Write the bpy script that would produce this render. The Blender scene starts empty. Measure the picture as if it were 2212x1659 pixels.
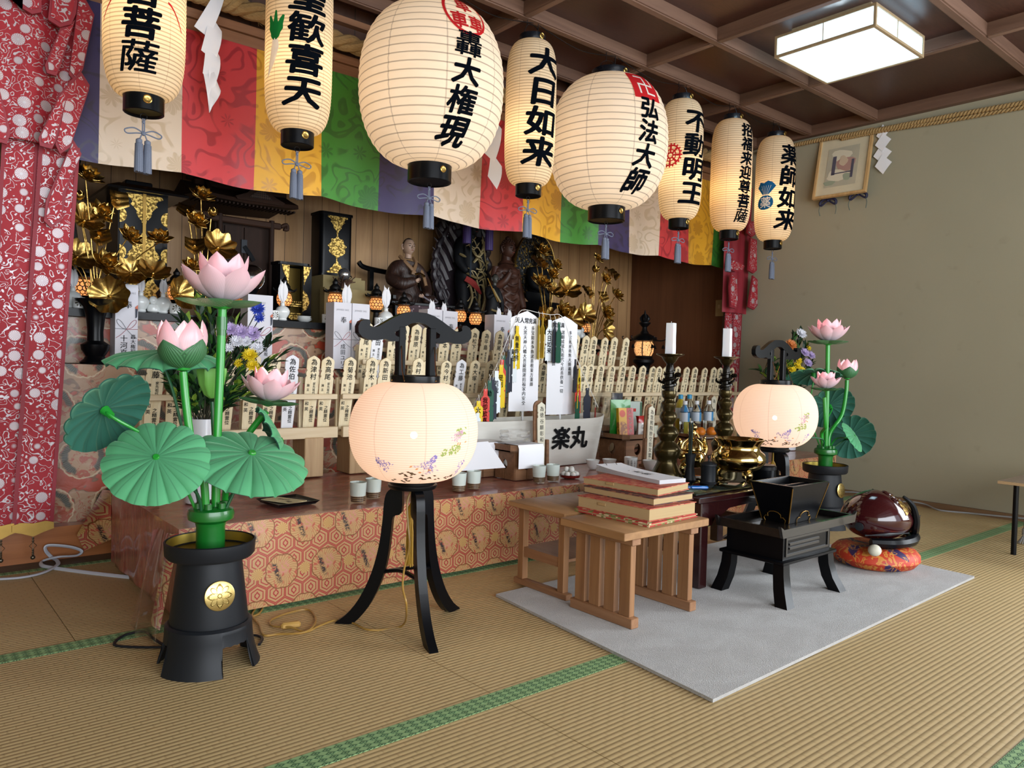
import bpy, math, random
from mathutils import Vector, Matrix, Euler
random.seed(7)
PI = math.pi
SC = bpy.context.scene
COL = SC.collection

# ------------------------------------------------------------------ camera
FPX, HC = 1648.0, 0.83
YAW, PIT, ROL = map(math.radians, (40.0, 1.52, 1.56))
_f = Vector((math.sin(YAW)*math.cos(PIT), math.cos(YAW)*math.cos(PIT), -math.sin(PIT)))
_r = Vector((math.cos(YAW), -math.sin(YAW), 0)); _u = _r.cross(_f)
CR = _r*math.cos(ROL)+_u*math.sin(ROL); CU = -_r*math.sin(ROL)+_u*math.cos(ROL); CF = _f
cam = bpy.data.cameras.new('camera'); camo = bpy.data.objects.new('camera', cam); COL.objects.link(camo)
cam.sensor_width = 36; cam.lens = FPX/2212*36; cam.clip_start = 0.02
camo.matrix_world = Matrix(((CR.x, CU.x, -CF.x, 0), (CR.y, CU.y, -CF.y, 0), (CR.z, CU.z, -CF.z, HC), (0, 0, 0, 1)))
SC.camera = camo
def at(px, py, ax, val):
    """point of the place on the plane coordinate[ax] = val, read off the photograph"""
    d = CR*((px-1106)/FPX) - CU*((py-829.5)/FPX) + CF
    o = Vector((0, 0, HC)); return o + d*((val-o[ax])/d[ax])

# ------------------------------------------------------------------ look and light
SC.view_settings.view_transform = 'Standard'; SC.view_settings.look = 'None'
SC.view_settings.gamma = 1; SC.view_settings.exposure = 1.0; SC.view_settings.use_curve_mapping = False
SC.cycles.max_bounces = 6; SC.cycles.diffuse_bounces = 3; SC.cycles.glossy_bounces = 3
SC.cycles.transmission_bounces = 5; SC.cycles.transparent_max_bounces = 8
SC.cycles.caustics_reflective = False; SC.cycles.caustics_refractive = False
SC.cycles.sample_clamp_indirect = 4; SC.cycles.use_denoising = True
w = bpy.data.worlds.new('world'); SC.world = w; w.use_nodes = True
w.node_tree.nodes['Background'].inputs[0].default_value = (0.80, 0.88, 1.0, 1)
w.node_tree.nodes["Background"].inputs[1].default_value = 0.85
def area(name, loc, rot, sx, sy, power, col):
    l = bpy.data.lights.new(name, 'AREA'); l.shape = 'RECTANGLE'; l.size = sx; l.size_y = sy; l.energy = power; l.color = col
    o = bpy.data.objects.new(name, l); o.location = loc; o.rotation_euler = rot; COL.objects.link(o); return o
# daylight from the side window in the right wall, past the frame, and from the windows behind the photographer
area('side_window_daylight', (5.02, -0.55, 1.25), (0, math.radians(90), 0), 1.9, 2.0, 70, (0.86, 0.93, 1.0))
area('rear_window_daylight', (0.8, -3.0, 1.3), (math.radians(90), 0, 0), 5.6, 2.3, 165, (0.90, 0.95, 1.0))
def point(name, loc, power, col, r=0.02, parent=None):
    l = bpy.data.lights.new(name, 'POINT'); l.energy = power; l.color = col; l.shadow_soft_size = r
    o = bpy.data.objects.new(name, l); o.location = loc; o.parent = parent; COL.objects.link(o); return o

# ------------------------------------------------------------------ materials
def hx(s, a=1.0):
    s = s.lstrip('#'); r = []
    for i in (0, 2, 4):
        c = int(s[i:i+2], 16)/255; r.append(c/12.92 if c <= .04045 else ((c+.055)/1.055)**2.4)
    return (*r, a)
class N:
    """small shader-graph writer"""
    def __init__(s, name, rough=.6, metal=0, **kw):
        s.m = bpy.data.materials.new(name); s.m.use_nodes = True; s.t = s.m.node_tree; s.b = s.t.nodes['Principled BSDF']
        s.set('Roughness', rough); s.set('Metallic', metal)
        for k, v in kw.items(): s.set(k.replace('_', ' '), v)
    def inp(s, i, v):
        if v is None: return
        if isinstance(v, bpy.types.NodeSocket): s.t.links.new(v, i)
        else:
            if i.type == 'RGBA' and isinstance(v, str): v = hx(v)
            if i.type == 'VECTOR' and isinstance(v, (int, float)): v = (v, v, v)
            i.default_value = v
    def set(s, k, v): s.inp(s.b.inputs[k], v); return s
    def n(s, typ, **p):
        n = s.t.nodes.new('ShaderNode'+typ)
        for k, v in p.items(): setattr(n, k, v)
        return n
    def M(s, op, a, b=None, c=None, clamp=False):
        n = s.n('Math', operation=op, use_clamp=clamp)
        for i, v in enumerate((a, b, c)): s.inp(n.inputs[i], v)
        return n.outputs[0]
    def V(s, op, a, b=None, sc=None):
        n = s.n('VectorMath', operation=op); s.inp(n.inputs[0], a); s.inp(n.inputs[1], b)
        if sc is not None: s.inp(n.inputs['Scale'], sc)
        return n.outputs['Value'] if op in ('LENGTH', 'DOT_PRODUCT', 'DISTANCE') else n.outputs[0]
    def co(s, which='Object'): return s.n('TexCoord').outputs[which]
    def sep(s, v): n = s.n('SeparateXYZ'); s.inp(n.inputs[0], v); return n.outputs
    def com(s, x=0, y=0, z=0):
        n = s.n('CombineXYZ')
        for i, v in enumerate((x, y, z)): s.inp(n.inputs[i], v)
        return n.outputs[0]
    def mix(s, f, a, b, bt='MIX'):
        n = s.n('Mix', data_type='RGBA', blend_type=bt); s.inp(n.inputs[0], f); s.inp(n.inputs[6], a); s.inp(n.inputs[7], b); return n.outputs[2]
    def noise(s, v, scale=5, det=2, rough=.5, dist=0, o='Fac'):
        n = s.n('TexNoise'); s.inp(n.inputs['Vector'], v)
        for k, x in (('Scale', scale), ('Detail', det), ('Roughness', rough), ('Distortion', dist)): s.inp(n.inputs[k], x)
        return n.outputs[o]
    def vor(s, v, scale=5, rand=1, feature='F1', o='Distance'):
        n = s.n('TexVoronoi', feature=feature); s.inp(n.inputs['Vector'], v); s.inp(n.inputs['Scale'], scale); s.inp(n.inputs['Randomness'], rand)
        return n.outputs if o is None else n.outputs[o]
    def step(s, x, edge, soft=.02):
        n = s.n('MapRange', interpolation_type='SMOOTHSTEP'); s.inp(n.inputs[0], x); s.inp(n.inputs[1], edge-soft); s.inp(n.inputs[2], edge+soft); return n.outputs[0]
    def line(s, x, c, w, soft=None):
        """1 where |x-c| < w"""
        return s.M('SUBTRACT', 1, s.step(s.M('ABSOLUTE', s.M('SUBTRACT', x, c)), w, soft or w*.4))
    def fr(s, x): return s.M('FRACT', x)
    def ramp(s, f, *st):
        n = s.n('ValToRGB'); e = n.color_ramp.elements; s.inp(n.inputs[0], f)
        while len(e) < len(st): e.new(.5)
        for q, (p, c) in zip(e, st): q.position = p; q.color = hx(c)
        return n.outputs[0]
    def bump(s, h, st=.3, d=.005):
        n = s.n('Bump'); s.inp(n.inputs['Height'], h); n.inputs['Strength'].default_value = st; n.inputs['Distance'].default_value = d
        s.inp(s.b.inputs['Normal'], n.outputs[0]); return s
    def col(s, c): return s.set('Base Color', c)
    def hexgrid(s, x, y, size):
        """hexagon cells of the given width: (distance to cell edge 0 centre..1 edge, local x, local y)"""
        r3 = 3**.5; X = s.M('DIVIDE', x, size); Y = s.M('DIVIDE', y, size)
        def cell(ox, oy):
            a = s.M('SUBTRACT', s.fr(s.M('ADD', X, ox)), .5)
            b = s.M('MULTIPLY', s.M('SUBTRACT', s.fr(s.M('ADD', s.M('DIVIDE', Y, r3), oy)), .5), r3)
            return a, b, s.M('ADD', s.M('MULTIPLY', a, a), s.M('MULTIPLY', b, b))
        a, b = cell(0, 0), cell(.5, .5); t = s.M('LESS_THAN', a[2], b[2])
        lx, ly = (s.M('ADD', s.M('MULTIPLY', a[i], t), s.M('MULTIPLY', b[i], s.M('SUBTRACT', 1, t))) for i in (0, 1))
        ax, ay = s.M('ABSOLUTE', lx), s.M('ABSOLUTE', ly)
        d = s.M('MAXIMUM', ax, s.M('ADD', s.M('MULTIPLY', ax, .5), s.M('MULTIPLY', ay, r3/2)))
        return s.M('MULTIPLY', d, 2), lx, ly
_mc = {}
def mat(name, col, rough=.6, metal=0, noise=0, nscale=8, **kw):
    """plain material with a little procedural mottling"""
    if name in _mc: return _mc[name]
    g = N(name, rough, metal, **kw)
    if noise:
        g.col(g.mix(g.noise(g.co(), nscale, 4), g.mix(noise, hx(col), (0, 0, 0, 1)), hx(col)))
    else: g.col(hx(col))
    _mc[name] = g.m; return g.m
def wood(name, c1, c2, axis=2, scale=18, rough=.55, plank=0, pax=0, coat=0):
    """grain running along axis; optional planks of the given width across pax"""
    if name in _mc: return _mc[name]
    g = N(name, rough, Coat_Weight=coat); o = g.co(); s = [scale, scale, scale]; s[axis] = scale*.07
    v = g.V('MULTIPLY', o, tuple(s))
    if plank:
        q = g.M('DIVIDE', g.sep(o)[pax], plank); idx = g.M('FLOOR', q)
        v = g.V('ADD', v, g.com(g.M('MULTIPLY', idx, 7.3), g.M('MULTIPLY', idx, 3.1), g.M('MULTIPLY', idx, 1.7)))
    a = g.noise(v, 1, 4, .6, 1.2); b = g.noise(v, 6, 2)
    c = g.mix(g.step(g.M('ADD', g.M('MULTIPLY', a, .8), g.M('MULTIPLY', b, .2)), .5, .22), c1, c2)
    if plank:
        gap = g.line(g.M('SUBTRACT', g.fr(q), .5), .5, .012); gap2 = g.line(g.M('SUBTRACT', g.fr(q), .5), -.5, .012)
        w1 = g.n('TexWhiteNoise', noise_dimensions='1D'); g.inp(w1.inputs['W'], idx)
        c = g.mix(g.M('MULTIPLY', w1.outputs[0], .25), c, hx(c1)); c = g.mix(g.M('MAXIMUM', gap, gap2), c, '#2a1a0e')
    g.col(c); _mc[name] = g.m; return g.m

# ------------------------------------------------------------------ mesh writing
I4 = Matrix.Identity(4)
def T(x=0, y=0, z=0): return Matrix.Translation((x, y, z))
def RX(a): return Matrix.Rotation(a, 4, 'X')
def RY(a): return Matrix.Rotation(a, 4, 'Y')
def RZ(a): return Matrix.Rotation(a, 4, 'Z')
def SCL(x, y=None, z=None):
    y = x if y is None else y; z = x if z is None else z
    return Matrix.Diagonal((x, y, z, 1))
def frame(n, up=(0, 0, 1)):
    """rotation taking +Z to n"""
    z = Vector(n).normalized(); x = Vector(up).cross(z)
    if x.length < 1e-4: x = Vector((1, 0, 0)).cross(z)
    x.normalize(); y = z.cross(x); return Matrix((x, y, z)).transposed().to_4x4()
def spline(pts, k=6):
    """Catmull-Rom through the points"""
    p = [Vector(q) for q in pts]; out = []
    for i in range(len(p)-1):
        a, b, c, d = p[max(i-1, 0)], p[i], p[i+1], p[min(i+2, len(p)-1)]
        for j in range(k):
            t = j/k; out.append(.5*((2*b)+(c-a)*t+(2*a-5*b+4*c-d)*t*t+(3*b-a-3*c+d)*t**3))
    out.append(p[-1]); return out
class MB:
    def __init__(s): s.v = []; s.f = []; s.m = []; s.uv = []
    def add(s, vs, fs, m=0, X=I4, uv=None):
        o = len(s.v); s.v += [X @ Vector(v) for v in vs]
        for i, f in enumerate(fs):
            s.f.append([o+q for q in f]); s.m.append(m); s.uv.append(uv[i] if uv else None)
        return s
    def box(s, x0, x1, y0, y1, z0, z1, m=0, X=I4):
        v = [(x, y, z) for z in (z0, z1) for y in (y0, y1) for x in (x0, x1)]
        return s.add(v, [(0, 2, 3, 1), (4, 5, 7, 6), (0, 1, 5, 4), (2, 6, 7, 3), (0, 4, 6, 2), (1, 3, 7, 5)], m, X)
    def cbox(s, c, d, m=0, X=I4, bev=0):
        """box by centre and size, optionally with chamfered edges"""
        a, b, h = d[0]/2, d[1]/2, d[2]/2
        if not bev: return s.box(-a, a, -b, b, -h, h, m, X @ T(*c))
        q = min(bev, a*.9, b*.9, h*.9); o = [(a-q, b), (a, b-q), (a, q-b), (a-q, -b), (q-a, -b), (-a, q-b), (-a, b-q), (q-a, b)][::-1]
        i = [(x*(1-q/a), y*(1-q/b)) for x, y in o]
        R = [[(x, y, -h) for x, y in i], [(x, y, q-h) for x, y in o], [(x, y, h-q) for x, y in o], [(x, y, h) for x, y in i]]
        return s.rings(R, m, X @ T(*c), cap=True)
    def rings(s, R, m=0, X=I4, cap=False, close=True, uv=False, vs=None):
        """skin a list of rings of equal length"""
        n = len(R[0]); v = [p for r in R for p in r]; f = []; U = []
        for i in range(len(R)-1):
            for j in range(n if close else n-1):
                k = (j+1) % n; f.append((i*n+j, i*n+k, (i+1)*n+k, (i+1)*n+j))
                a, b = (vs[i], vs[i+1]) if vs else (i/(len(R)-1), (i+1)/(len(R)-1)); w = n if close else n-1
                U.append(((j/w, a), ((j+1)/w, a), ((j+1)/w, b), (j/w, b)))
        if cap:
            f.append(tuple(range(n))[::-1]); U.append(((0, 0),)*n)
            f.append(tuple((len(R)-1)*n+j for j in range(n))); U.append(((0, 1),)*n)
        return s.add(v, f, m, X, U if uv else None)
    def lathe(s, prof, n=24, m=0, X=I4, cap=True, uv=False, vs=None, sq=1):
        R = [[(r*math.cos(2*PI*j/n), sq*r*math.sin(2*PI*j/n), z) for j in range(n)] for r, z in prof]
        return s.rings(R, m, X, cap, True, uv, vs)
    def cyl(s, r, z0, z1, n=16, m=0, X=I4, r2=None): return s.lathe([(r, z0), (r if r2 is None else r2, z1)], n, m, X)
    def sph(s, c, r, n=12, m=0, X=I4, sc=(1, 1, 1)):
        k = max(4, n//2); p = [(r*math.sin(PI*i/k) if 0 < i < k else r*.02, -r*math.cos(PI*i/k)) for i in range(k+1)]
        return s.lathe(p, n, m, X @ T(*c) @ SCL(*sc))
    def tube(s, pts, r, n=8, m=0, X=I4, k=0, cap=True, flat=1):
        """tube along a polyline; r a number or one per point"""
        p = spline(pts, k) if k else [Vector(q) for q in pts]; L = len(p); R = []
        rs = (lambda i: r) if isinstance(r, (int, float)) else (lambda i: r[min(int(round(i/(L-1)*(len(r)-1))), len(r)-1)] if L != len(r) else r[i])
        if k and not isinstance(r, (int, float)):
            def rs(i):
                t = i/(L-1)*(len(r)-1); a = int(t); b = min(a+1, len(r)-1); return r[a]+(r[b]-r[a])*(t-a)
        up = None
        for i in range(L):
            d = (p[min(i+1, L-1)]-p[max(i-1, 0)])
            d = d.normalized() if d.length > 1e-9 else Vector((0, 0, 1))
            if up is None: up = d.orthogonal().normalized() if abs(d.z) > .95 else Vector((0, 0, 1)).cross(d).normalized()
            x = (up - d*up.dot(d)); x = x.normalized() if x.length > 1e-6 else d.orthogonal().normalized(); up = x; y = d.cross(x)
            R.append([tuple(p[i]+x*(rs(i)*math.cos(2*PI*j/n))+y*(rs(i)*flat*math.sin(2*PI*j/n))) for j in range(n)])
        return s.rings(R, m, X, cap)
    def prism(s, pts, h0, h1, m=0, X=I4, side=None):
        """extrude a 2-D outline (x, y) from z=h0 to h1; outline may be concave"""
        n = len(pts); v = [(x, y, h) for h in (h0, h1) for x, y in pts]
        from mathutils.geometry import tessellate_polygon
        tr = tessellate_polygon([[Vector((x, y, 0)) for x, y in pts]])
        A = sum(pts[i][0]*pts[(i+1) % n][1]-pts[(i+1) % n][0]*pts[i][1] for i in range(n))
        for t in tr:
            a, b, c = (Vector(pts[q]) for q in t); cw = (b-a).cross(c-a) < 0
            if cw: t = t[::-1]
            s.add([v[n+q] for q in t], [(0, 1, 2)], m, X); s.add([v[q] for q in t], [(2, 1, 0)], m, X)
        f = [(i, (i+1) % n, n+(i+1) % n, n+i) for i in range(n)]
        return s.add(v, f if A > 0 else [q[::-1] for q in f], m if side is None else side, X)
    def grid(s, fn, nu, nv, m=0, X=I4, uv=True):
        """surface fn(u, v) -> point, u and v in 0..1"""
        v = [fn(i/nu, j/nv) for j in range(nv+1) for i in range(nu+1)]; f = []; U = []
        for j in range(nv):
            for i in range(nu):
                a = j*(nu+1)+i; f.append((a, a+1, a+nu+2, a+nu+1))
                U.append(((i/nu, j/nv), ((i+1)/nu, j/nv), ((i+1)/nu, (j+1)/nv), (i/nu, (j+1)/nv)))
        return s.add(v, f, m, X, U if uv else None)
    def sheet(s, fn, nu, nv, th, m=0, X=I4, m2=None):
        """grid with thickness th: front and back along the local normal"""
        P = [[Vector(fn(i/nu, j/nv)) for i in range(nu+1)] for j in range(nv+1)]; Q = []
        for j in range(nv+1):
            row = []
            for i in range(nu+1):
                du = P[j][min(i+1, nu)]-P[j][max(i-1, 0)]; dv = P[min(j+1, nv)][i]-P[max(j-1, 0)][i]; nn = du.cross(dv)
                row.append(P[j][i]-(nn.normalized()*th if nn.length > 1e-12 else Vector((0, 0, th))))
            Q.append(row)
        s.grid(lambda u, v: P[round(v*nv)][round(u*nu)], nu, nv, m, X)
        s.grid(lambda u, v: Q[round(v*nv)][round((1-u)*nu)], nu, nv, m if m2 is None else m2, X)
        rim = [(0, i) for i in range(nu)]+[(j, nu) for j in range(nv)]+[(nv, i) for i in range(nu, 0, -1)]+[(j, 0) for j in range(nv, 0, -1)]
        k = len(rim); v = [P[a][b] for a, b in rim]+[Q[a][b] for a, b in rim]
        return s.add(v, [(i, k+i, k+(i+1) % k, (i+1) % k) for i in range(k)], m, X)
    def build(s, name, mats, parent=None, loc=None, rot=None, smooth=40):
        me = bpy.data.meshes.new(name); me.from_pydata([tuple(v) for v in s.v], [], s.f)
        for x in (mats if isinstance(mats, (list, tuple)) else [mats]): me.materials.append(x)
        me.polygons.foreach_set('material_index', s.m)
        if any(s.uv):
            L = me.uv_layers.new(name='UVMap'); k = 0; buf = []
            for f, u in zip(s.f, s.uv):
                for i in range(len(f)): buf += (u[i] if u else (0, 0))
            L.data.foreach_set('uv', buf)
        me.update()
        if smooth:
            me.shade_smooth(); me.set_sharp_from_angle(angle=math.radians(smooth))
        o = bpy.data.objects.new(name, me); COL.objects.link(o)
        if parent: o.parent = parent
        if loc: o.location = loc
        if rot: o.rotation_euler = rot
        return o
def tag(o, label=None, cat=None, group=None, kind=None):
    if label: o['label'] = label
    if cat: o['category'] = cat
    if group: o['group'] = group
    if kind: o['kind'] = kind
    return o
def thing(name, label, cat, loc=(0, 0, 0), rz=0, group=None):
    o = bpy.data.objects.new(name, None); o.empty_display_size = .05; COL.objects.link(o)
    o.location = loc; o.rotation_euler = (0, 0, rz); return tag(o, label, cat, group)
def struct(o): o['kind'] = 'structure'; return o
def dup(root, loc=None, rz=None, label=None, group=None, scale=None):
    r = root.copy(); COL.objects.link(r)
    if loc: r.location = loc
    if rz is not None: r.rotation_euler = (0, 0, rz)
    if scale: r.scale = (scale,)*3
    tag(r, label, None, group)
    for ch in root.children:
        c = ch.copy(); COL.objects.link(c); c.parent = r
        for g in ch.children:
            d = g.copy(); COL.objects.link(d); d.parent = c
    return r
def ordn(n): return ['first', 'second', 'third', 'fourth', 'fifth', 'sixth', 'seventh', 'eighth', 'ninth', 'tenth', 'eleventh', 'twelfth', 'thirteenth', 'fourteenth', 'fifteenth', 'sixteenth', 'seventeenth', 'eighteenth', 'nineteenth', 'twentieth', 'twenty-first', 'twenty-second', 'twenty-third', 'twenty-fourth', 'twenty-fifth', 'twenty-sixth', 'twenty-seventh', 'twenty-eighth', 'twenty-ninth', 'thirtieth', 'thirty-first', 'thirty-second', 'thirty-third', 'thirty-fourth', 'thirty-fifth', 'thirty-sixth', 'thirty-seventh', 'thirty-eighth', 'thirty-ninth', 'fortieth'][n]

# ------------------------------------------------------------------ writing
import bmesh
_tc = bpy.data.curves.new('lettering', 'FONT'); _to = bpy.data.objects.new('lettering', _tc); COL.objects.link(_to)
_tc.resolution_u = 2; _gl = {}
def glyph(ch, bold=0, cuts=0):
    """flat faces of one character in a unit square, cut into strips so they can bend round a lantern"""
    k = (ch, bold, cuts)
    if k in _gl: return _gl[k]
    _tc.body = ch; _tc.offset = 0; dg = bpy.context.evaluated_depsgraph_get(); dg.update()
    e = _to.evaluated_get(dg); me = e.to_mesh(); bm = bmesh.new(); bm.from_mesh(me); me_v = list(range(len(me.vertices))); e.to_mesh_clear()
    for i in range(1, cuts):
        for ax in (0, 1):
            no = (1, 0, 0) if ax == 0 else (0, 1, 0); c = [0, 0, 0]; c[ax] = i/cuts-(.12 if ax else 0)
            bmesh.ops.bisect_plane(bm, geom=bm.verts[:]+bm.edges[:]+bm.faces[:], plane_co=c, plane_no=no)
    bm.verts.index_update(); V = [(v.co.x, v.co.y+.12) for v in bm.verts]; F = [[v.index for v in f.verts] for f in bm.faces]; bm.free()
    if bold > .018 and len(me_v) > 105: bold = .016+.0001
    elif bold > .018 and len(me_v) > 75: bold = bold*.8
    D = [(0, 0)] if bold <= 0 else ([(-bold, 0), (bold, 0)] if bold < .0155 else [(bold*math.cos(a), bold*math.sin(a)) for a in [q*PI/4+.2 for q in range(8)]]); n = len(V)
    g = ([(x+dx, y+dy) for dx, dy in D for x, y in V], [[q+n*k for q in f] for k in range(len(D)) for f in F])
    wd = max([x for x, y in g[0]] or [.5]); _gl[k] = (*g, wd); return _gl[k]
def write(mb, s, fn, size, x0=0, y0=0, m=1, bold=.012, cuts=0, gap=1.0, slant=0, horiz=False, wide=1):
    """write a column downwards (or a row) from its top left corner; fn(x, y) -> point on the surface"""
    x, y = x0, y0
    for ch in s:
        if ch != ' ':
            V, F, wd = glyph(ch, bold, cuts)
            mb.add([fn(x+(vx*wide+slant*(vy-.4))*size, y-(1-vy)*size) for vx, vy in V], F, m)
            if horiz: x += size*(wd+.04)*wide
        elif horiz: x += size*.35
        if not horiz: y -= size*gap
    return mb

# ------------------------------------------------------------------ shared materials
M_black = mat('black_lacquer', '#08090c', .3, Coat_Weight=.04, Specular_IOR_Level=.16)
M_matte = mat('matte_black', '#12151a', .5, Specular_IOR_Level=.3)
M_gold = mat('gold_leaf', '#c4a058', .28, 1, .25, 40)
M_brass = mat('brass', '#bfa164', .16, 1, .2, 10)
M_white = mat('white_paper', '#e8e8ec', .8)
M_porc = mat('porcelain', '#dfe3e2', .25, Coat_Weight=.4)
M_ink = mat('ink', '#101216', .7)
M_red = mat('red_ink', '#c8352f', .7)
M_wire = mat('wire', '#1c1c1e', .4, .6)
# ================================================================== THE ROOM
def m_tatami():
    g = N('tatami_rush', .55); o = g.co(); x, y, z = g.sep(o)
    q = g.M('DIVIDE', y, .0155); h = g.M('ABSOLUTE', g.M('SINE', g.M('MULTIPLY', q, PI)))
    row = g.M('FLOOR', q); xx = g.M('ADD', g.M('DIVIDE', x, .055), g.M('MULTIPLY', g.M('FRACT', g.M('MULTIPLY', row, .381)), 7))
    stitch = g.line(g.M('FRACT', xx), .5, .03)
    fine = g.noise(g.V('MULTIPLY', o, (60, 900, 1)), 1, 2)
    big = g.noise(o, 1.3, 3)
    c = g.mix(big, '#bea472', '#cfb689'); c = g.mix(g.M('MULTIPLY', fine, .3), c, '#a98c55')
    c = g.mix(g.M('MULTIPLY', g.M('SUBTRACT', 1, h), .42), c, '#7d633a'); c = g.mix(g.M('MULTIPLY', stitch, .25), c, '#8a6d40')
    g.col(c); g.bump(g.M('ADD', h, g.M('MULTIPLY', stitch, -.4)), .5, .002); return g.m
def m_heri():
    g = N('tatami_border_cloth', .7); x, y, z = g.sep(g.co())
    u, v = g.M('DIVIDE', x, .026), g.M('DIVIDE', y, .0165)
    d = g.M('ADD', g.M('ABSOLUTE', g.M('SUBTRACT', g.fr(u), .5)), g.M('ABSOLUTE', g.M('SUBTRACT', g.fr(v), .5)))
    ring = g.M('MAXIMUM', g.line(d, .36, .07), g.line(d, .08, .09))
    lat = g.line(g.fr(g.M('MULTIPLY', d, 1)), .5, .05)
    c = g.mix(ring, '#8fae78', '#1f4d2f'); c = g.mix(g.M('MULTIPLY', lat, .5), c, '#2f6a3f'); g.col(c); g.bump(ring, .2, .001); return g.m
M_tat = m_tatami(); M_heri = m_heri()
fl = MB(); rows = [-3.2, -2.22, -1.3, -.392, .524, 1.44, 2.418, 3.36]
fl.box(-2.2, 5.1, -3.2, 3.47, -.06, -.012)
seams = {5: [1.195], 4: [1.195, 3.2], 3: [.3, 2.12, 3.94], 2: [1.195, 3.0], 1: [.3, 2.12, 3.94], 0: [1.2, 3.0], 6: [.45, 2.3, 4.0]}
for i in range(7):
    xs = [-2.2]+seams[i]+[5.1]
    for a, b in zip(xs, xs[1:]): fl.box(a+.0012, b-.0012, rows[i]+.0008, rows[i+1]-.0008, -.02, 0)
pass
struct(fl.build('floor', M_tat, smooth=0))
struct(MB().box(-2.2, 5.1, 3.3608, 3.466, -.02, .001).build('trim_43', wood('sill_wood', '#4a3a2a', '#5e4b38', 0, 10, .6), smooth=0))
k = 0
for yb in rows[1:]:
    k += 1; b = MB()
    if yb < 3.3:
        b.box(-2.2, 5.1, yb+.001, yb+.032, .0002, .0016); b.box(-2.2, 5.1, yb-.032, yb-.001, .0002, .0016)
    else: b.box(-2.2, 5.1, yb-.034, yb, .0002, .0016)
    struct(b.build('trim_%d' % k, M_heri, smooth=0))
# plaster wall on the right
g = N('sand_plaster', .9); o = g.co(); c = g.mix(g.noise(o, .9, 5), '#8f8871', '#a39c85'); st = g.noise(o, 9, 3)
c = g.mix(g.M('MULTIPLY', g.step(st, .72, .08), .3), c, '#79715c'); g.col(c); g.bump(g.noise(o, 900, 2), .15, .001); M_plas = g.m
struct(MB().box(5.1, 5.2, -3.2, 5.0, 0, 2.62).build('wall_right', M_plas, smooth=0))
M_dkwood = wood('aged_cedar', '#4a2a1a', '#5e3a26', 0, 14)
M_batt = wood('batten_wood', '#5a4032', '#735645', 0, 12); M_batty = wood('batten_wood_across', '#5a4032', '#735645', 1, 12)
M_step = wood('honey_wood', '#8a4f24', '#a8683a', 0, 10, .3, coat=.3)
struct(MB().box(5.075, 5.1, -3.2, 3.3, 0, .035).build('baseboard_right', wood('base_wood', '#6d5136', '#7d6044', 1, 10), smooth=0))
# ceiling boards, coffered by battens
g = N('stained_ply_ceiling', .38); o = g.co(); v = g.V('MULTIPLY', o, (1.2, 7, 1)); wv = g.noise(v, 1.6, 5, .55, 1.6)
fig = g.M('SINE', g.M('MULTIPLY', wv, 60)); c = g.mix(g.noise(o, 2.1, 3), '#341c16', '#4a2c21'); c = g.mix(g.M('MULTIPLY', g.step(fig, .2, .7), .35), c, '#26140f'); g.col(c)
struct(MB().box(-2.2, 5.1, -3.2, 3.46, 2.56, 2.62).build('ceiling', g.m, smooth=0))
k = 10
for yb in (3.28, 2.845, 2.385, 1.455, .52, -.41, -1.34, -2.27):
    k += 1; b = MB().box(-2.2, 5.05, yb-.024, yb+.024, 2.5, 2.56); b.box(-2.2, 5.05, yb-.016, yb+.016, 2.494, 2.5)
    struct(b.build('trim_%d' % k, M_batt, smooth=0))
for xb in (-1.2, -.3, .6, 1.5, 2.4, 3.3, 4.195):
    k += 1; b = MB()
    ys = [-3.2, -2.27, -1.34, -.41, .52, 1.455, 2.385, 2.845, 3.28, 3.46]
    for a, c2 in zip(ys, ys[1:]):
        b.box(xb-.024, xb+.024, a+.0245, c2-.0245, 2.5, 2.56); b.box(xb-.016, xb+.016, a+.0245, c2-.0245, 2.494, 2.5)
    struct(b.build('trim_%d' % k, M_batty, smooth=0))
k += 1; struct(MB().box(5.05, 5.1, -3.2, 3.46, 2.49, 2.56).build('trim_%d' % k, M_batty, smooth=0))
# the altar alcove: step, floor, plank walls, lintel and transom
struct(MB().box(-.2, 5.1, 3.467, 3.535, 0, .132).build('trim_41', M_step, smooth=0))
struct(MB().box(-.2, 5.1, 3.536, 4.5, .0, .12).build('floor_alcove', M_step, smooth=0))
M_plank = wood('cedar_planks', '#a67d54', '#c29a6b', 2, 13, .5, plank=.118, pax=0)
struct(MB().box(-.2, 5.1, 4.4, 4.5, .12, 2.62).build('wall_alcove_back', M_plank, smooth=0))
struct(MB().box(5.0, 5.1, 3.47, 4.4, .12, 2.56).build('wall_alcove_right', wood('red_brown_board', '#5c3722', '#6f452c', 2, 10, .4), smooth=0))
struct(MB().box(-.3, .1, 3.47, 4.4, .12, 2.56).build('wall_alcove_left', M_plank, smooth=0))
struct(MB().box(-2.3, .1, 3.47, 3.55, 0, 2.62).build('wall_back_left', M_plas, smooth=0))
struct(MB().box(-2.3, -2.2, -3.2, 3.5, 0, 2.62).build('wall_left', M_plas, smooth=0))
l = MB(); l.box(.1, 5.1, 3.42, 3.5, 2.185, 2.26); l.box(.1, 5.1, 3.405, 3.5, 2.262, 2.30)
l.box(.1, 5.1, 3.41, 3.5, 2.455, 2.485)
struct(l.build('trim_42', wood('lintel_wood', '#7a5236', '#94694a', 0, 12), smooth=0))
struct(MB().box(.1, 5.1, 3.45, 3.5, 2.30, 2.56).build('wall_transom', wood('transom_boards', '#3d2519', '#4d3022', 2, 10, .6, plank=.26, pax=0), smooth=0))
struct(MB().box(.1, 5.1, 3.5, 4.4, 2.5, 2.56).build('ceiling_alcove', M_dkwood, smooth=0))
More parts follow.
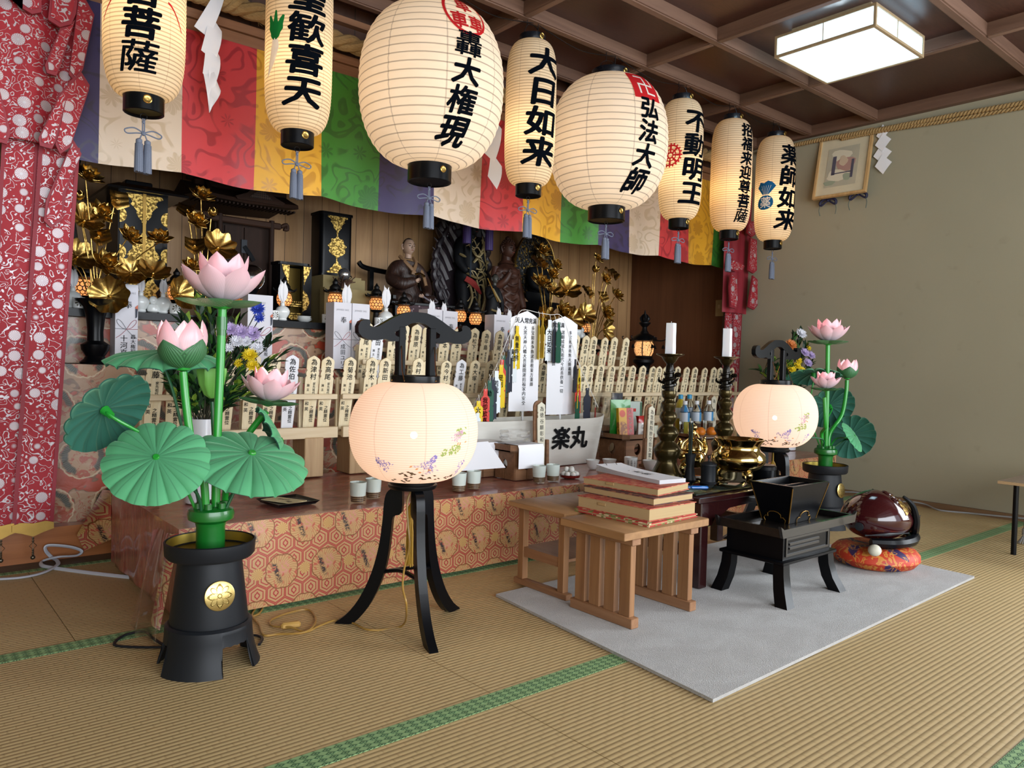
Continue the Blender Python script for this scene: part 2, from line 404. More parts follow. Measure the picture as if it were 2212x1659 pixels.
# light switch on the side board of the alcove
sw = thing('light_switch', 'beige wall switch plate on the brown side board', 'switch', (5.0, 3.494, 1.302))
X = RY(-PI/2); MB().cbox((0, 0, .004), (.125, .072, .008), X=X, bev=.003).build('plate', mat('ivory_plastic', '#a89a78', .5), sw)
MB().cbox((.01, 0, .01), (.03, .022, .008), X=X, bev=.002).build('rocker', mat('switch_key', '#c8bc9c', .4), sw)

# ------------------------------------------------------------------ straw ropes
g = N('rice_straw', .9); o = g.co(); c = g.mix(g.noise(g.V('MULTIPLY', o, (30, 260, 260)), 1, 3), '#7c6038', '#b89a68'); g.col(c); g.bump(g.noise(o, 300, 2), .6, .004); M_straw = g.m
def rope(path, R, r, turns, n=3, k=160):
    mb = MB(); L = len(path)-1
    for s in range(n):
        pts = []
        for i in range(k+1):
            t = i/k*L; a = min(int(t), L-1); f = t-a; P = Vector(path[a]).lerp(Vector(path[a+1]), f); d = (Vector(path[a+1])-Vector(path[a])).normalized()
            x = d.cross(Vector((0, 0, 1))).normalized(); y = x.cross(d); ph = 2*PI*(s/n+turns*i/k); pts.append(P+x*(R*math.cos(ph))+y*(R*math.sin(ph)))
        mb.tube(pts, r, 8)
    return mb
mb = rope([(.68, 3.33, 2.335), (1.2, 3.33, 2.335), (2.4, 3.33, 2.315), (3.7, 3.33, 2.33), (4.78, 3.33, 2.36)], .021, .022, 18, 3, 240)
for i in range(150):
    x = random.uniform(.7, 4.7); a = random.uniform(0, 2*PI); p = Vector((x, 3.33+.035*math.cos(a), 2.33+.03*math.sin(a)))
    mb.tube([p, p+Vector((random.uniform(-.03, .03), random.uniform(-.02, .005), random.uniform(-.03, .01)))], .0006, 3)
tag(mb.build('straw_rope', M_straw), 'thick twisted straw rope lying along the lintel above the banner', 'rope')
mb = rope([(5.07, 3.25, 2.455), (5.072, 2.8, 2.455), (5.072, 2.35, 2.435), (5.072, 1.9, 2.425), (5.072, 1.4, 2.405), (5.072, .6, 2.41)], .008, .009, 60, 2, 420)
mb2 = rope([(5.085, 2.62, 2.43), (5.078, 2.35, 2.425), (5.078, 1.95, 2.40), (5.078, 1.5, 2.385), (5.078, .6, 2.39)], .006, .007, 40, 2, 300)
mb.add(mb2.v, mb2.f)
tag(mb.build('straw_rope', M_straw), 'thin doubled straw rope along the top of the plaster wall', 'rope')

# ------------------------------------------------------------------ paper streamers
def shide(name, label, cx, y, pts, X=None, curl=.012):
    mb = MB()
    for i, q in enumerate(pts):
        P = [Vector((x-cx, 0, z)) for x, z in q]; dy = .004*(i % 2)
        mb.sheet(lambda u, v: (P[0].lerp(P[1], u)).lerp(P[3].lerp(P[2], u), v)+Vector((0, -dy-curl*math.sin(PI*v)*(.4+u), 0)), 4, 6, .0008)
    o = mb.build(name, M_white); o.location = (cx, y, 0); return tag(o, label, 'paper streamer', 'folded paper streamers')
shide('paper_streamer', 'long white folded paper streamer hanging before the red banner panel', 1.07, 3.27,
      [[(1.075, 2.32), (1.125, 2.345), (1.06, 2.14), (1.0, 2.17)], [(1.06, 2.24), (1.11, 2.18), (1.085, 2.05), (1.028, 2.08)], [(1.05, 2.16), (1.105, 2.075), (1.09, 1.96), (1.037, 1.99)], [(1.055, 2.05), (1.11, 1.935), (1.075, 1.86), (1.066, 1.835)], [(1.04, 1.99), (1.075, 2.02), (1.09, 1.93), (1.066, 1.835)]], curl=.02)
shide('paper_streamer', 'white zigzag paper streamer half hidden behind the largest round lantern', 2.57, 3.285,
      [[(2.55, 2.33), (2.62, 2.33), (2.60, 2.12), (2.53, 2.15)], [(2.56, 2.16), (2.63, 2.11), (2.585, 1.92), (2.51, 1.96)], [(2.56, 1.98), (2.64, 1.91), (2.61, 1.78), (2.545, 1.84)]])
s = shide('paper_streamer', 'white zigzag paper streamer on the plaster wall beside the framed picture', 0, 0,
      [[(-.005, .18), (.03, .12), (-.005, .07), (-.045, .11)], [(.0, .12), (.055, .07), (.0, .0), (-.05, .05)], [(-.01, .05), (.06, -.01), (.0, -.08), (-.06, -.02)], [(.0, -.02), (.065, -.08), (.01, -.15), (-.045, -.09)]], curl=.002)
s.location = (5.085, 2.335, 2.29); s.rotation_euler = (0, 0, -PI/2)

# ------------------------------------------------------------------ framed picture leaning from the wall
pic = thing('framed_picture', 'tilted pale wooden framed print high on the plaster wall', 'picture', (5.02, 2.59, 2.03))
X = RZ(-PI/2) @ RX(math.radians(-11)) @ T(0, 0, .22)
F = MB(); W, H = .372, .445
for a in ((-W/2, -W/2+.016, -H/2, H/2), (W/2-.016, W/2, -H/2, H/2), (-W/2+.016, W/2-.016, -H/2, -H/2+.016), (-W/2+.016, W/2-.016, H/2-.016, H/2)): F.box(a[0], a[1], -.012, .012, a[2], a[3], 0, X)
F.build('frame', wood('pale_frame', '#b08a58', '#c9a674', 2, 20), pic)
g = N('print_paper', .35, Coat_Weight=.3); o = g.co('Generated'); x, y, z = g.sep(o)
c = g.mix(g.noise(o, 7, 3), '#d8cdb0', '#c9bfa4'); g.col(c); MB().box(-W/2+.016, W/2-.016, .0, .008, -H/2+.016, H/2-.016, 0, X).build('mount', g.m, pic)
art = MB(); XP = X @ T(0, -.001, 0) @ RX(PI/2)
g = N('print_ground', .5); g.col(g.mix(g.noise(g.co(), 14, 3), '#a8a595', '#c2b79c'))
art.box(-.115, .105, -.15, .13, 0, .0006, 0, XP)
def blob(mb, cx, cy, rx, ry, m, X, h, n=14, ph=0, w=.18): mb.prism([(cx+rx*math.cos(2*PI*i/n)*(1+w*math.sin(3*2*PI*i/n+ph)), cy+ry*math.sin(2*PI*i/n)*(1+w*math.cos(2*2*PI*i/n+ph))) for i in range(n)], 0, h, m, X)
blob(art, -.02, .07, .07, .045, 1, XP, .001, ph=1); blob(art, .02, 0, .065, .06, 2, XP, .0013); blob(art, -.03, -.07, .08, .04, 1, XP, .0016, ph=2); blob(art, .04, -.09, .03, .03, 3, XP, .0018, ph=.5)
for bx in ((-.075, -.05, -.065, .07), (.06, .078, -.1, .03), (-.075, .075, -.06, -.052)): art.box(bx[0], bx[1], bx[2], bx[3], 0, .002, 4, XP)
blob(art, .0, .03, .03, .035, 5, XP, .0022, ph=2); blob(art, -.08, -.12, .04, .02, 3, XP, .0014)
art.build('print', [g.m, mat('print_cream', '#d9d0b8'), mat('print_rose', '#b08a7e'), mat('print_green', '#9aa18a'), mat('print_dark', '#565260'), mat('print_skin', '#c9b49a')], pic, smooth=0)
for i, (yy, zz, lab) in enumerate(((2.685, 2.018, 'left'), (2.475, 2.03, 'right'))):
    t = thing('ribbon_bow', 'dark blue ribbon bow under the %s lower corner of the framed picture' % lab, 'bow', (5.06, yy, zz), 0, 'bows under the picture')
    b = MB()
    for s in (-1, 1):
        b.tube([(0, 0, 0), (0, s*.025, .012), (0, s*.055, -.008), (0, s*.05, -.03), (0, 0, 0)], [.006, .012, .01, .008, .004], 6, k=4)
    b.sph((0, 0, 0), .012, 8); b.tube([(.035, 0, .0), (0, 0, 0)], .004, 6)
    b.build('bow', mat('navy_ribbon', '#1b1d3c', .6), t)
    b = MB()
    for s in (-1, 1): b.tube([(0, s*.05, -.02), (-.004, s*.062, -.06), (0, s*.055, -.1)], .003, 5, k=4)
    b.build('ribbon_end', mat('grey_ribbon', '#5a6258', .7), t)

# ------------------------------------------------------------------ five-colour banner
def damask(name, c1, c2):
    g = N(name, .42, Sheen_Weight=.3); o = g.co(); x, y, z = g.sep(o); v = g.com(x, z, 0)
    vo = g.vor(v, 4.4, .35, o=None); dl = g.V('SUBTRACT', v, g.V('DIVIDE', vo['Position'], (1, 1, 1)))
    dx, dz, _ = g.sep(dl); an = g.M('ARCTAN2', dz, dx); d = g.V('LENGTH', dl)
    pet = g.M('SUBTRACT', d, g.M('MULTIPLY', g.M('ABSOLUTE', g.M('SINE', g.M('MULTIPLY', an, 4))), .016))
    flower = g.M('SUBTRACT', 1, g.step(pet, .05, .003)); vein = g.line(g.fr(g.M('ADD', g.M('MULTIPLY', an, 2.2), g.M('MULTIPLY', d, 30))), .5, .06)
    scroll = g.line(g.fr(g.M('MULTIPLY', g.noise(v, 8, 0, .4, .9), 4)), .5, .15)
    p = g.M('MAXIMUM', g.M('MULTIPLY', flower, g.M('SUBTRACT', 1, g.M('MULTIPLY', vein, .8))), g.M('MULTIPLY', scroll, g.step(d, .085, .01)))
    g.col(g.mix(p, c1, c2)); g.set('Roughness', g.M('SUBTRACT', .5, g.M('MULTIPLY', p, .15))); return g.m
BC = [damask('purple_silk', '#261b4e', '#1b133a'), damask('white_silk', '#cdbba6', '#bba78d'), damask('red_silk', '#bf2d33', '#9c1f2a'), damask('yellow_silk', '#d8a01d', '#bb8415'), damask('green_silk', '#2f7d1e', '#1f6118')]
ban = thing('banner', 'five-coloured silk banner hung across the front of the altar alcove', 'banner', (0, 3.4, 0))
xs = [.372, .684, .998, 1.312, 1.629, 1.946, 2.27, 2.595, 2.895, 3.213, 3.528, 3.826, 4.134, 4.457, 4.761, 5.06]
for i in range(15):
    a, b = xs[i], xs[i+1]
    def fn(u, v):
        x = a+(b-a)*u; sag = .02*math.sin(PI*((i+u) % 2.0)/2.0)
        y = -.012*math.sin(x*9+v*2)*(1-v)-.006*math.sin(x*23+1)*(1-v)
        return (x, y, 1.60-sag+(2.205-1.60+sag)*v)
    mb = MB().sheet(fn, 14, 12, .0012); mb.build('panel', BC[i % 5], ban)

# ------------------------------------------------------------------ brocade curtains
def m_curtain():
    g = N('red_silver_brocade', .5); o = g.co(); x, y, z = g.sep(o); v = g.com(x, z, 0)
    vo = g.vor(v, 15, .45, o=None); dl = g.V('SUBTRACT', v, vo['Position']); dx, dz, _ = g.sep(dl); an = g.M('ARCTAN2', dz, dx); d = g.V('LENGTH', dl)
    edge = g.M('ADD', .0215, g.M('MULTIPLY', g.M('SINE', g.M('MULTIPLY', an, 16)), .0012))
    mum = g.M('SUBTRACT', 1, g.step(g.M('SUBTRACT', d, edge), 0, .0008))
    pet = g.M('MULTIPLY', g.step(g.M('SINE', g.M('MULTIPLY', an, 16)), .55, .3), g.step(d, .005, .001))
    scr = g.line(g.fr(g.M('MULTIPLY', g.noise(v, 38, 0, .5, .6), 3.6)), .5, .075); scr = g.M('MULTIPLY', scr, g.step(d, .0255, .001))
    dots = g.M('SUBTRACT', 1, g.step(g.vor(v, 55, .8), .24, .04)); dots = g.M('MULTIPLY', dots, g.step(d, .026, .001))
    p = g.M('MAXIMUM', g.M('MULTIPLY', mum, g.M('SUBTRACT', 1, g.M('MULTIPLY', pet, .55))), g.M('MAXIMUM', scr, dots), clamp=True)
    tone = g.mix(g.noise(v, 18, 2), '#a6a0a8', '#cbc4c4'); g.col(g.mix(p, '#9b1b28', tone)); g.set('Metallic', g.M('MULTIPLY', p, .35)); g.set('Roughness', g.M('SUBTRACT', .7, g.M('MULTIPLY', p, .25))); return g.m
M_cur = m_curtain(); M_curb = mat('plain_red_silk', '#8e2230', .6, noise=.15)
XZ = RX(PI/2)
def inset(pts, d):
    n = len(pts); cx = sum(p[0] for p in pts)/n; cz = sum(p[1] for p in pts)/n; out = []
    for x, z in pts:
        dx, dz = cx-x, cz-z; L = math.hypot(dx, dz); out.append((x+dx/L*d*1.35, z+dz/L*d*1.35))
    return out
def tab(par, pix, Y, off, th=.012):
    """one pleat tail: a bordered strip of brocade"""
    pts = [at(px, py, 1, Y) for px, py in pix]; pts = [(p.x, p.z) for p in pts]
    t = MB().prism(pts, 0, th, 0, T(0, Y-off, 0) @ XZ); t.prism(inset(pts, .011), th, th+.003, 1, T(0, Y-off, 0) @ XZ, side=0)
    return t.build('pleat_tail', [M_curb, M_cur], par)
cl = thing('brocade_curtain', 'red and silver brocade curtain tied up at the far end under the purple banner panel', 'curtain', (0, 0, 0), 0, 'brocade curtains')
cl['label'] = 'wide red and silver brocade curtain with gold fringe ornaments and hanging beads'
def fu(u, v):
    xr = .60-.03*(1-v); x = .06+(xr-.06)*u
    return (x, 3.36-.05*math.sin(PI*min(1, u*1.02))-.012*math.sin(u*19), 1.60+(2.2-1.60)*v+.3*v*.0)
MB().sheet(lambda u, v: fu(u, v*1.42), 26, 14, .003).build('swag', M_cur, cl)
low = [(.06, .2, 0), (.2, .33, .012), (.31, .425, .02), (.40, .535, .03)]
for i, (a, b, o) in enumerate(low):
    def fl2(u, v):
        sh = .075*v*(i/3.0)
        x = a+(b-a)*u+sh; return (x, 3.385-o-.006*math.sin(PI*u), .165+(1.615-.165)*v)
    s = MB().sheet(fl2, 6, 16, .003); s.build('strip', M_cur, cl)
    e = MB()
    for uu in ((.0, .1), (.9, 1.0)): e.sheet(lambda u, v: Vector(fl2(uu[0]+(uu[1]-uu[0])*u, v))+Vector((0, -.002, 0)), 2, 16, .003)
    e.build('border', M_curb, cl)
    w = b-a; z0 = .165; gm = MB().prism([(a, z0+.012), (a, z0-.012), (a+w*.25, z0-.022), (a+w*.5, z0-.036), (a+w*.75, z0-.022), (b, z0-.012), (b, z0+.012), (a+w*.8, z0+.02), (a+w*.5, z0+.014), (a+w*.2, z0+.02)], 0, .004, 0, T(0, 3.382-o-.006, 0) @ XZ)
    gm.build('gold_fitting', M_gold, cl)
    if i:
        cx = a+w*.5; Y = 3.378-o-.004; c = MB()
        for zz in (.122, .112, .078, .07, .062): c.lathe([(.003, zz-.004), (.0045, zz), (.003, zz+.004)], 8, X=T(cx, Y, 0))
        c.tube([(cx, Y, .132), (cx, Y, .058)], .0012, 5)
        c.tube([(cx, Y, .108), (cx-.012, Y, .094), (cx, Y, .08), (cx+.012, Y, .094), (cx, Y, .108)], .0012, 5); c.sph((cx, Y, .05), .0085, 12)
        c.build('bead', mat('old_metal', '#6b6356', .3, .9), cl)
TL = [([(-70, -60), (42, -60), (40, 38), (60, 50), (80, 46), (78, -60)], .09), ([(105, -60), (165, -60), (152, 50), (142, 72), (118, 78), (93, 62)], .095), ([(168, -60), (172, 15), (192, 50), (168, 165), (150, 190), (138, 175)], .085),
      ([(120, 78), (152, 60), (120, 160), (112, 178), (92, 172), (88, 155)], .08), ([(135, 195), (162, 172), (180, 200), (178, 212), (140, 330), (118, 345), (108, 325)], .10), ([(118, 218), (140, 195), (108, 320), (100, 335), (75, 328), (72, 312)], .105),
      ([(150, 310), (168, 340), (135, 420), (126, 480), (104, 498), (88, 482), (92, 440)], .06), ([(-60, 210), (-8, 215), (14, 300), (6, 325), (-40, 310)], .10)]
for q, off in TL: tab(cl, q, 3.38, off)
cr = thing('brocade_curtain', 'narrow red brocade curtain hanging in the far corner against the plaster wall', 'curtain', (0, 0, 0), 0, 'brocade curtains')
MB().sheet(lambda u, v: (4.75+.30*u+.03*v*u, 3.30-.025*math.sin(PI*u)-.006*math.sin(u*20), 1.25+.95*v), 14, 10, .003).build('swag', M_curb, cr)
for i, (a, b) in enumerate(((4.80, 4.90), (4.885, 5.0))):
    f3 = lambda u, v: (a+(b-a)*u+.03*v, 3.325-.01*i-.006*math.sin(PI*u), .3+1.0*v)
    MB().sheet(f3, 5, 14, .003).build('strip', M_cur, cr); e = MB()
    for uu in ((0, .1), (.9, 1)): e.sheet(lambda u, v: Vector(f3(uu[0]+(uu[1]-uu[0])*u, v))+Vector((0, -.002, 0)), 2, 14, .003)
    e.build('border', M_curb, cr)
for q, off in (([(1560, 575), (1572, 560), (1598, 575), (1594, 585), (1578, 588), (1565, 582)], .03), ([(1568, 590), (1580, 600), (1582, 652), (1578, 668), (1566, 664), (1564, 620)], .035), ([(1608, 515), (1622, 520), (1622, 585), (1614, 592), (1603, 585)], .04), ([(1612, 596), (1622, 605), (1622, 660), (1614, 670), (1602, 664)], .045), ([(1604, 480), (1618, 480), (1620, 508), (1612, 514), (1602, 505)], .035)): tab(cr, q, 3.27, off)

# ------------------------------------------------------------------ ceiling lamp
lampo = thing('ceiling_lamp', 'square wood-framed ceiling lamp with white diffuser panels', 'ceiling lamp', (3.755, 1.913, 2.52))
fm = MB(); A2, B2 = .262, .255; h = .108
for z0, z1 in ((-h, -h+.012), (-.012, 0)):
    fm.box(-A2, A2, -B2, -B2+.014, z0, z1); fm.box(-A2, A2, B2-.014, B2, z0, z1); fm.box(-A2, -A2+.014, -B2+.014, B2-.014, z0, z1); fm.box(A2-.014, A2, -B2+.014, B2-.014, z0, z1)
for sx in (-1, 1):
    for sy in (-1, 1): fm.cbox((sx*(A2-.006), sy*(B2-.006), -h/2), (.012, .012, h-.024))
for sy in (-1, 1): fm.cbox((-.03, sy*(B2-.004), -h/2), (.004, .004, h-.024))
for sx in (-1, 1): fm.cbox((sx*(A2-.004), 0, -h/2), (.004, .004, h-.024))
fm.box(-.2, .2, -.2, .2, 0, .04)
fm.build('frame', wood('lamp_wood', '#8f7a5c', '#a08a6a', 0, 20), lampo)
g = N('lamp_diffuser', .5); em = g.n('Emission'); em.inputs[0].default_value = (.60, .83, 1, 1); em.inputs[1].default_value = .48
tr = g.n('BsdfTranslucent'); tr.inputs[0].default_value = (.85, .95, 1, 1); ad = g.n('AddShader'); g.t.links.new(em.outputs[0], ad.inputs[0]); g.t.links.new(tr.outputs[0], ad.inputs[1])
g.t.links.new(ad.outputs[0], g.t.nodes['Material Output'].inputs[0]); M_dif = g.m
MB().box(-A2+.013, A2-.013, -B2+.013, B2-.013, -h+.004, -h+.008).build('diffuser', M_dif, lampo, smooth=0)
d = MB(); d.box(-A2+.006, A2-.006, -B2+.006, -B2+.008, -h+.012, -.012); d.box(-A2+.006, A2-.006, B2-.008, B2-.006, -h+.012, -.012)
d.box(-A2+.006, -A2+.008, -B2+.008, B2-.008, -h+.012, -.012); d.box(A2-.008, A2-.006, -B2+.008, B2-.008, -h+.012, -.012); d.build('side_panel', M_dif, lampo, smooth=0)
for i in range(8): point('lamp_ring_light', (.095*math.cos(i*PI/4), .095*math.sin(i*PI/4), -.06), .22, (.75, .9, 1), .012, lampo)
# ================================================================== HANGING PAPER LANTERNS
def m_paper(name, col, rib, ribw, seams, sc, trans=0, warm='#ffe2b0'):
    g = N(name, .8); u, v, _ = g.sep(g.co('UV'))
    rl = g.line(g.M('SUBTRACT', g.fr(v), .5), .5, ribw); rl = g.M('MAXIMUM', rl, g.line(g.fr(v), 0, ribw))
    sl = g.line(g.fr(g.M('MULTIPLY', u, seams)), .5, .012); fib = g.noise(g.V('MULTIPLY', g.co(), (sc, sc, sc*3)), 14, 4)
    c = g.mix(g.M('MULTIPLY', fib, .28), col, '#c8a878'); c = g.mix(g.M('MULTIPLY', rl, .55), c, rib); c = g.mix(g.M('MULTIPLY', sl, .35), c, rib)
    df = g.n('BsdfDiffuse'); tl = g.n('BsdfTranslucent'); mx = g.n('MixShader'); g.inp(df.inputs[0], c); g.inp(tl.inputs[0], c); mx.inputs[0].default_value = .5
    g.t.links.new(df.outputs[0], mx.inputs[1]); g.t.links.new(tl.outputs[0], mx.inputs[2]); out = mx.outputs[0]
    if trans:
        tp = g.n('BsdfTransparent'); m2 = g.n('MixShader'); m2.inputs[0].default_value = trans; g.t.links.new(out, m2.inputs[1]); g.t.links.new(tp.outputs[0], m2.inputs[2]); out = m2.outputs[0]
    g.t.links.new(out, g.t.nodes['Material Output'].inputs[0]); return g.m
M_lan = m_paper('lantern_paper', '#f3e4c8', '#8a6f4c', .16, 8, 1)
M_lanb = m_paper('lantern_paper_wide_ribs', '#f5ebdc', '#57483c', .075, 8, .6)
def inkm(name, col):
    g = N(name, .6); df = g.n('BsdfDiffuse'); tl = g.n('BsdfTranslucent'); mx = g.n('MixShader'); mx.inputs[0].default_value = .25
    for q in (df, tl): q.inputs[0].default_value = hx(col)
    g.t.links.new(df.outputs[0], mx.inputs[1]); g.t.links.new(tl.outputs[0], mx.inputs[2]); g.t.links.new(mx.outputs[0], g.t.nodes['Material Output'].inputs[0]); return g.m
M_link, M_lred, M_lgrn, M_lblu, M_lwht = inkm('lantern_ink', '#0c1016'), inkm('lantern_red', '#c0282c'), inkm('lantern_green', '#1f7a3a'), inkm('lantern_blue', '#1f5a8c'), inkm('lantern_white', '#efe9dd')
M_cord = mat('blue_grey_cord', '#6c7486', .7, noise=.3, nscale=300); M_navy = mat('dark_lacquer_cap', '#0b1018', .25, Coat_Weight=.5)
YL = 2.83
def lprof(R, rc, zb, zt, p, n):
    """meridian sampled at equal steps of arc"""
    def rr(t): return rc+(R-rc)*max(0, 1-abs(2*t-1)**p)**.5
    fine = [(rr(i/400), zb+(zt-zb)*i/400) for i in range(401)]; L = [0]
    for a, b in zip(fine, fine[1:]): L.append(L[-1]+math.hypot(b[0]-a[0], b[1]-a[1]))
    out = []; j = 0
    for i in range(n+1):
        t = L[-1]*i/n
        while j < 399 and L[j+1] < t: j += 1
        f = (t-L[j])/(L[j+1]-L[j]); out.append((fine[j][0]+(fine[j+1][0]-fine[j][0])*f, fine[j][1]+(fine[j+1][1]-fine[j][1])*f))
    return out, rr
def ring2(mb, cx, cy, r0, r1, fn, m, n=40, a0=0, a1=2*PI, ph=0):
    for i in range(n):
        a, b = a0+(a1-a0)*i/n+ph, a0+(a1-a0)*(i+1)/n+ph
        mb.add([fn(cx+r*math.cos(t), cy+r*math.sin(t)) for r, t in ((r0, a), (r1, a), (r1, b), (r0, b))], [(0, 1, 2, 3)], m)
def poly2(mb, pts, fn, m):
    cx = sum(p[0] for p in pts)/len(pts); cy = sum(p[1] for p in pts)/len(pts)
    for i in range(len(pts)):
        a, b = pts[i], pts[(i+1) % len(pts)]; mid = lambda p: ((p[0]+cx)/2, (p[1]+cy)/2)
        mb.add([fn(*mid(a)), fn(*a), fn(*b), fn(*mid(b))], [(0, 1, 2, 3)], m); mb.add([fn(cx, cy), fn(*mid(a)), fn(*mid(b))], [(0, 1, 2)], m)
def tassel(par, z0, s=1.0):
    b = MB(); b.tube([(.011*math.cos(a), 0, z0-.011+.011*math.sin(a)) for a in [i*PI/6 for i in range(13)]], .0013, 5); b.build('ring', M_wire, par)
    b = MB(); zk = z0-.068*s
    for dx in (-.003, .003): b.tube([(dx, 0, z0-.018), (dx, 0, zk), (dx*4, 0, zk-.022)], .0022, 6)
    for sg in (-1, 1): b.tube([(0, -.003, zk), (sg*.03*s, -.004, zk+.012*s), (sg*.058*s, 0, zk+.003), (sg*.05*s, .003, zk-.008*s), (sg*.02*s, .002, zk-.002), (0, 0, zk)], .0024, 6, k=5)
    b.sph((0, 0, zk), .0085*s, 8); b.sph((0, 0, z0-.03), .006, 8); b.build('cord_knot', M_cord, par)
    for sg in (-1, 1):
        t = MB(); zt = zk-.02*s; P = []
        for r, z in ((.004, zt), (.010, zt-.004), (.0105, zt-.012), (.0095, zt-.015), (.0115, zt-.018), (.0125, zt-.06*s), (.0135, zt-.112*s)): P.append((r*s, z))
        R = [[(r*math.cos(2*PI*j/28)*(1+.09*(j % 2)*(i > 3)), r*math.sin(2*PI*j/28)*(1+.09*(j % 2)*(i > 3)), z-(.004*random.random() if i == len(P)-1 else 0)) for j in range(28)] for i, (r, z) in enumerate(P)]
        t.rings(R, cap=True, X=T(sg*.0145*s, .004*sg, 0)); t.build('tassel', M_cord, par)
def lantern(x, R, rc, text, z0, z1, label, big=False, art=None, wd=1.0, zt=2.385, zb=1.70, extra=None, pw=1, rot=-.07, warm=(1, .74, .44)):
    t = thing('paper_lantern', label, 'lantern', (x, YL, 0), 0, 'paper lanterns hanging before the altar')
    n = 26 if big else 54; P, rr = lprof(R, rc, zb, zt, 2.3 if big else 5.5, n); prof = []; vs = []
    for i, (r, z) in enumerate(P):
        prof.append((r, z)); vs.append(i)
        if i < n:
            q = P[i+1]; rm = (r+q[0])/2+(.0035 if big else .0012); prof.append((rm, (z+q[1])/2)); vs.append(i+.5)
    mb = MB().lathe(prof, 56 if big else 44, 0, cap=False, uv=True, vs=vs)
    def fn(px, py):
        tt = min(1, max(0, (py-zb)/(zt-zb))); r = rr(tt)+(.0052 if big else .0032); a = (px-(.09 if big else .05)*max(0, z0-py))/max(r, R*.75)+rot; return (r*math.sin(a), -r*math.cos(a), py)
    s = (z0-z1)/len(text); write(mb, text, fn, s, -s*wd/2, z0, 1, .034, 10, 1.0, .06, wide=wd)
    if extra: write(mb, extra[0], fn, extra[1], extra[2], extra[3], 1, .02, 6)
    if art: art(mb, fn)
    mb.build('shade', [M_lanb if big else M_lan, M_link, M_lred, M_lgrn, M_lblu, M_lwht], t)
    hc = .07 if big else .052; MB().lathe([(rc*.2, zt-.004), (rc, zt-.004), (rc*1.03, zt+.004), (rc*1.03, zt+hc*.62), (rc*.9, zt+hc*.62), (rc*.2, zt+hc*.3)], 28).build('top_cap', M_navy, t)
    MB().lathe([(rc*.2, zb+.006), (rc*1.02, zb+.006), (rc*1.02, zb-hc), (rc*.97, zb-hc-.002), (rc*.9, zb-hc+.004), (.012, zb-hc+.006), (.001, zb-hc+.006)], 28).build('bottom_cap', M_black, t)
    for z in (zt+hc*.34, zb-hc*.4):
        a = rot+.12; c = MB().lathe([(.0145, 0), (.0145, .003), (.0115, .0048), (.009, .0035), (.0002, .005)], 18, X=T(rc*1.02*math.sin(a), -rc*1.02*math.cos(a), z) @ RZ(a) @ RX(PI/2)); c.build('crest', M_gold, t)
    h = MB(); zc = zt+hc*.62
    h.tube([(-rc*.92, 0, zc-.006), (-rc*.7, 0, zc+.03), (-.02, 0, zc+.052), (.03, .005, zc+.05), (rc*.92, 0, zc-.006)], .0018, 5, k=5)
    for dx in (-.025, .045): h.tube([(dx, .012, 2.499), (dx, .012, zc+.055), (dx-.008, .004, zc+.044), (dx-.014, 0, zc+.052)], .0018, 5, k=4)
    h.build('hook', M_wire, t); tassel(t, zb-hc)
    point('lantern_bulb', (0, 0, zb+(zt-zb)*(.36 if not big else .42)), (1.45 if big else .62)*pw, (1, .80, .58) if big else warm, .03, t)
    return t
def a_wheel(mb, fn):
    cx, cy = -.155, 2.045
    ring2(mb, cx, cy, .052, .06, fn, 2); ring2(mb, cx, cy, .03, .036, fn, 2, 28); ring2(mb, cx, cy, .012, .02, fn, 2, 16)
    for i in range(8):
        a = i*PI/4; c, s = math.cos(a), math.sin(a)
        poly2(mb, [(cx+c*.018-s*.004, cy+s*.018+c*.004), (cx+c*.018+s*.004, cy+s*.018-c*.004), (cx+c*.055+s*.007, cy+s*.055-c*.007), (cx+c*.055-s*.007, cy+s*.055+c*.007)], fn, 2)
    for i in range(20):
        a = i*PI/10; c, s = math.cos(a), math.sin(a); poly2(mb, [(cx+c*.058-s*.005, cy+s*.058+c*.005), (cx+c*.058+s*.005, cy+s*.058-c*.005), (cx+c*.069+s*.004, cy+s*.069-c*.004), (cx+c*.069-s*.004, cy+s*.069+c*.004)], fn, 2)
def a_daikon(mb, fn):
    cx, cz = -.125, 2.0
    poly2(mb, [(cx+.016, cz+.01), (cx+.022, cz-.02), (cx+.005, cz-.075), (cx-.02, cz-.115), (cx-.03, cz-.125), (cx-.026, cz-.09), (cx-.016, cz-.03), (cx-.012, cz+.008), (cx, cz+.014)], fn, 5)
    for tip, w in (((-.03, .09), .014), ((0, .105), .012), ((.034, .085), .015)):
        d = Vector((tip[0], tip[1])); nn = Vector((-d.y, d.x)).normalized(); q = []
        for k in range(7): p = Vector((cx, cz+.01))+d*(k/6); q.append(p+nn*w*(.3+.7*math.sin(PI*min(1, k/6+.1)))*(1+.3*(k % 2)))
        for k in range(6, -1, -1): p = Vector((cx, cz+.01))+d*(k/6); q.append(p-nn*w*(.3+.7*math.sin(PI*min(1, k/6+.1)))*(1+.3*(k % 2)))
        poly2(mb, [(p.x, p.y) for p in q], fn, 3)
def a_crest(mb, fn):
    cx, cz = .0, 2.255; ring2(mb, cx, cz, .088, .1, fn, 2, 44)
    for ch, x, z in (('車', -.038, cz+.085), ('車', -.078, cz+.0), ('車', .004, cz+.0)): write(mb, ch, fn, .078, x, z, 2, .03, 4)
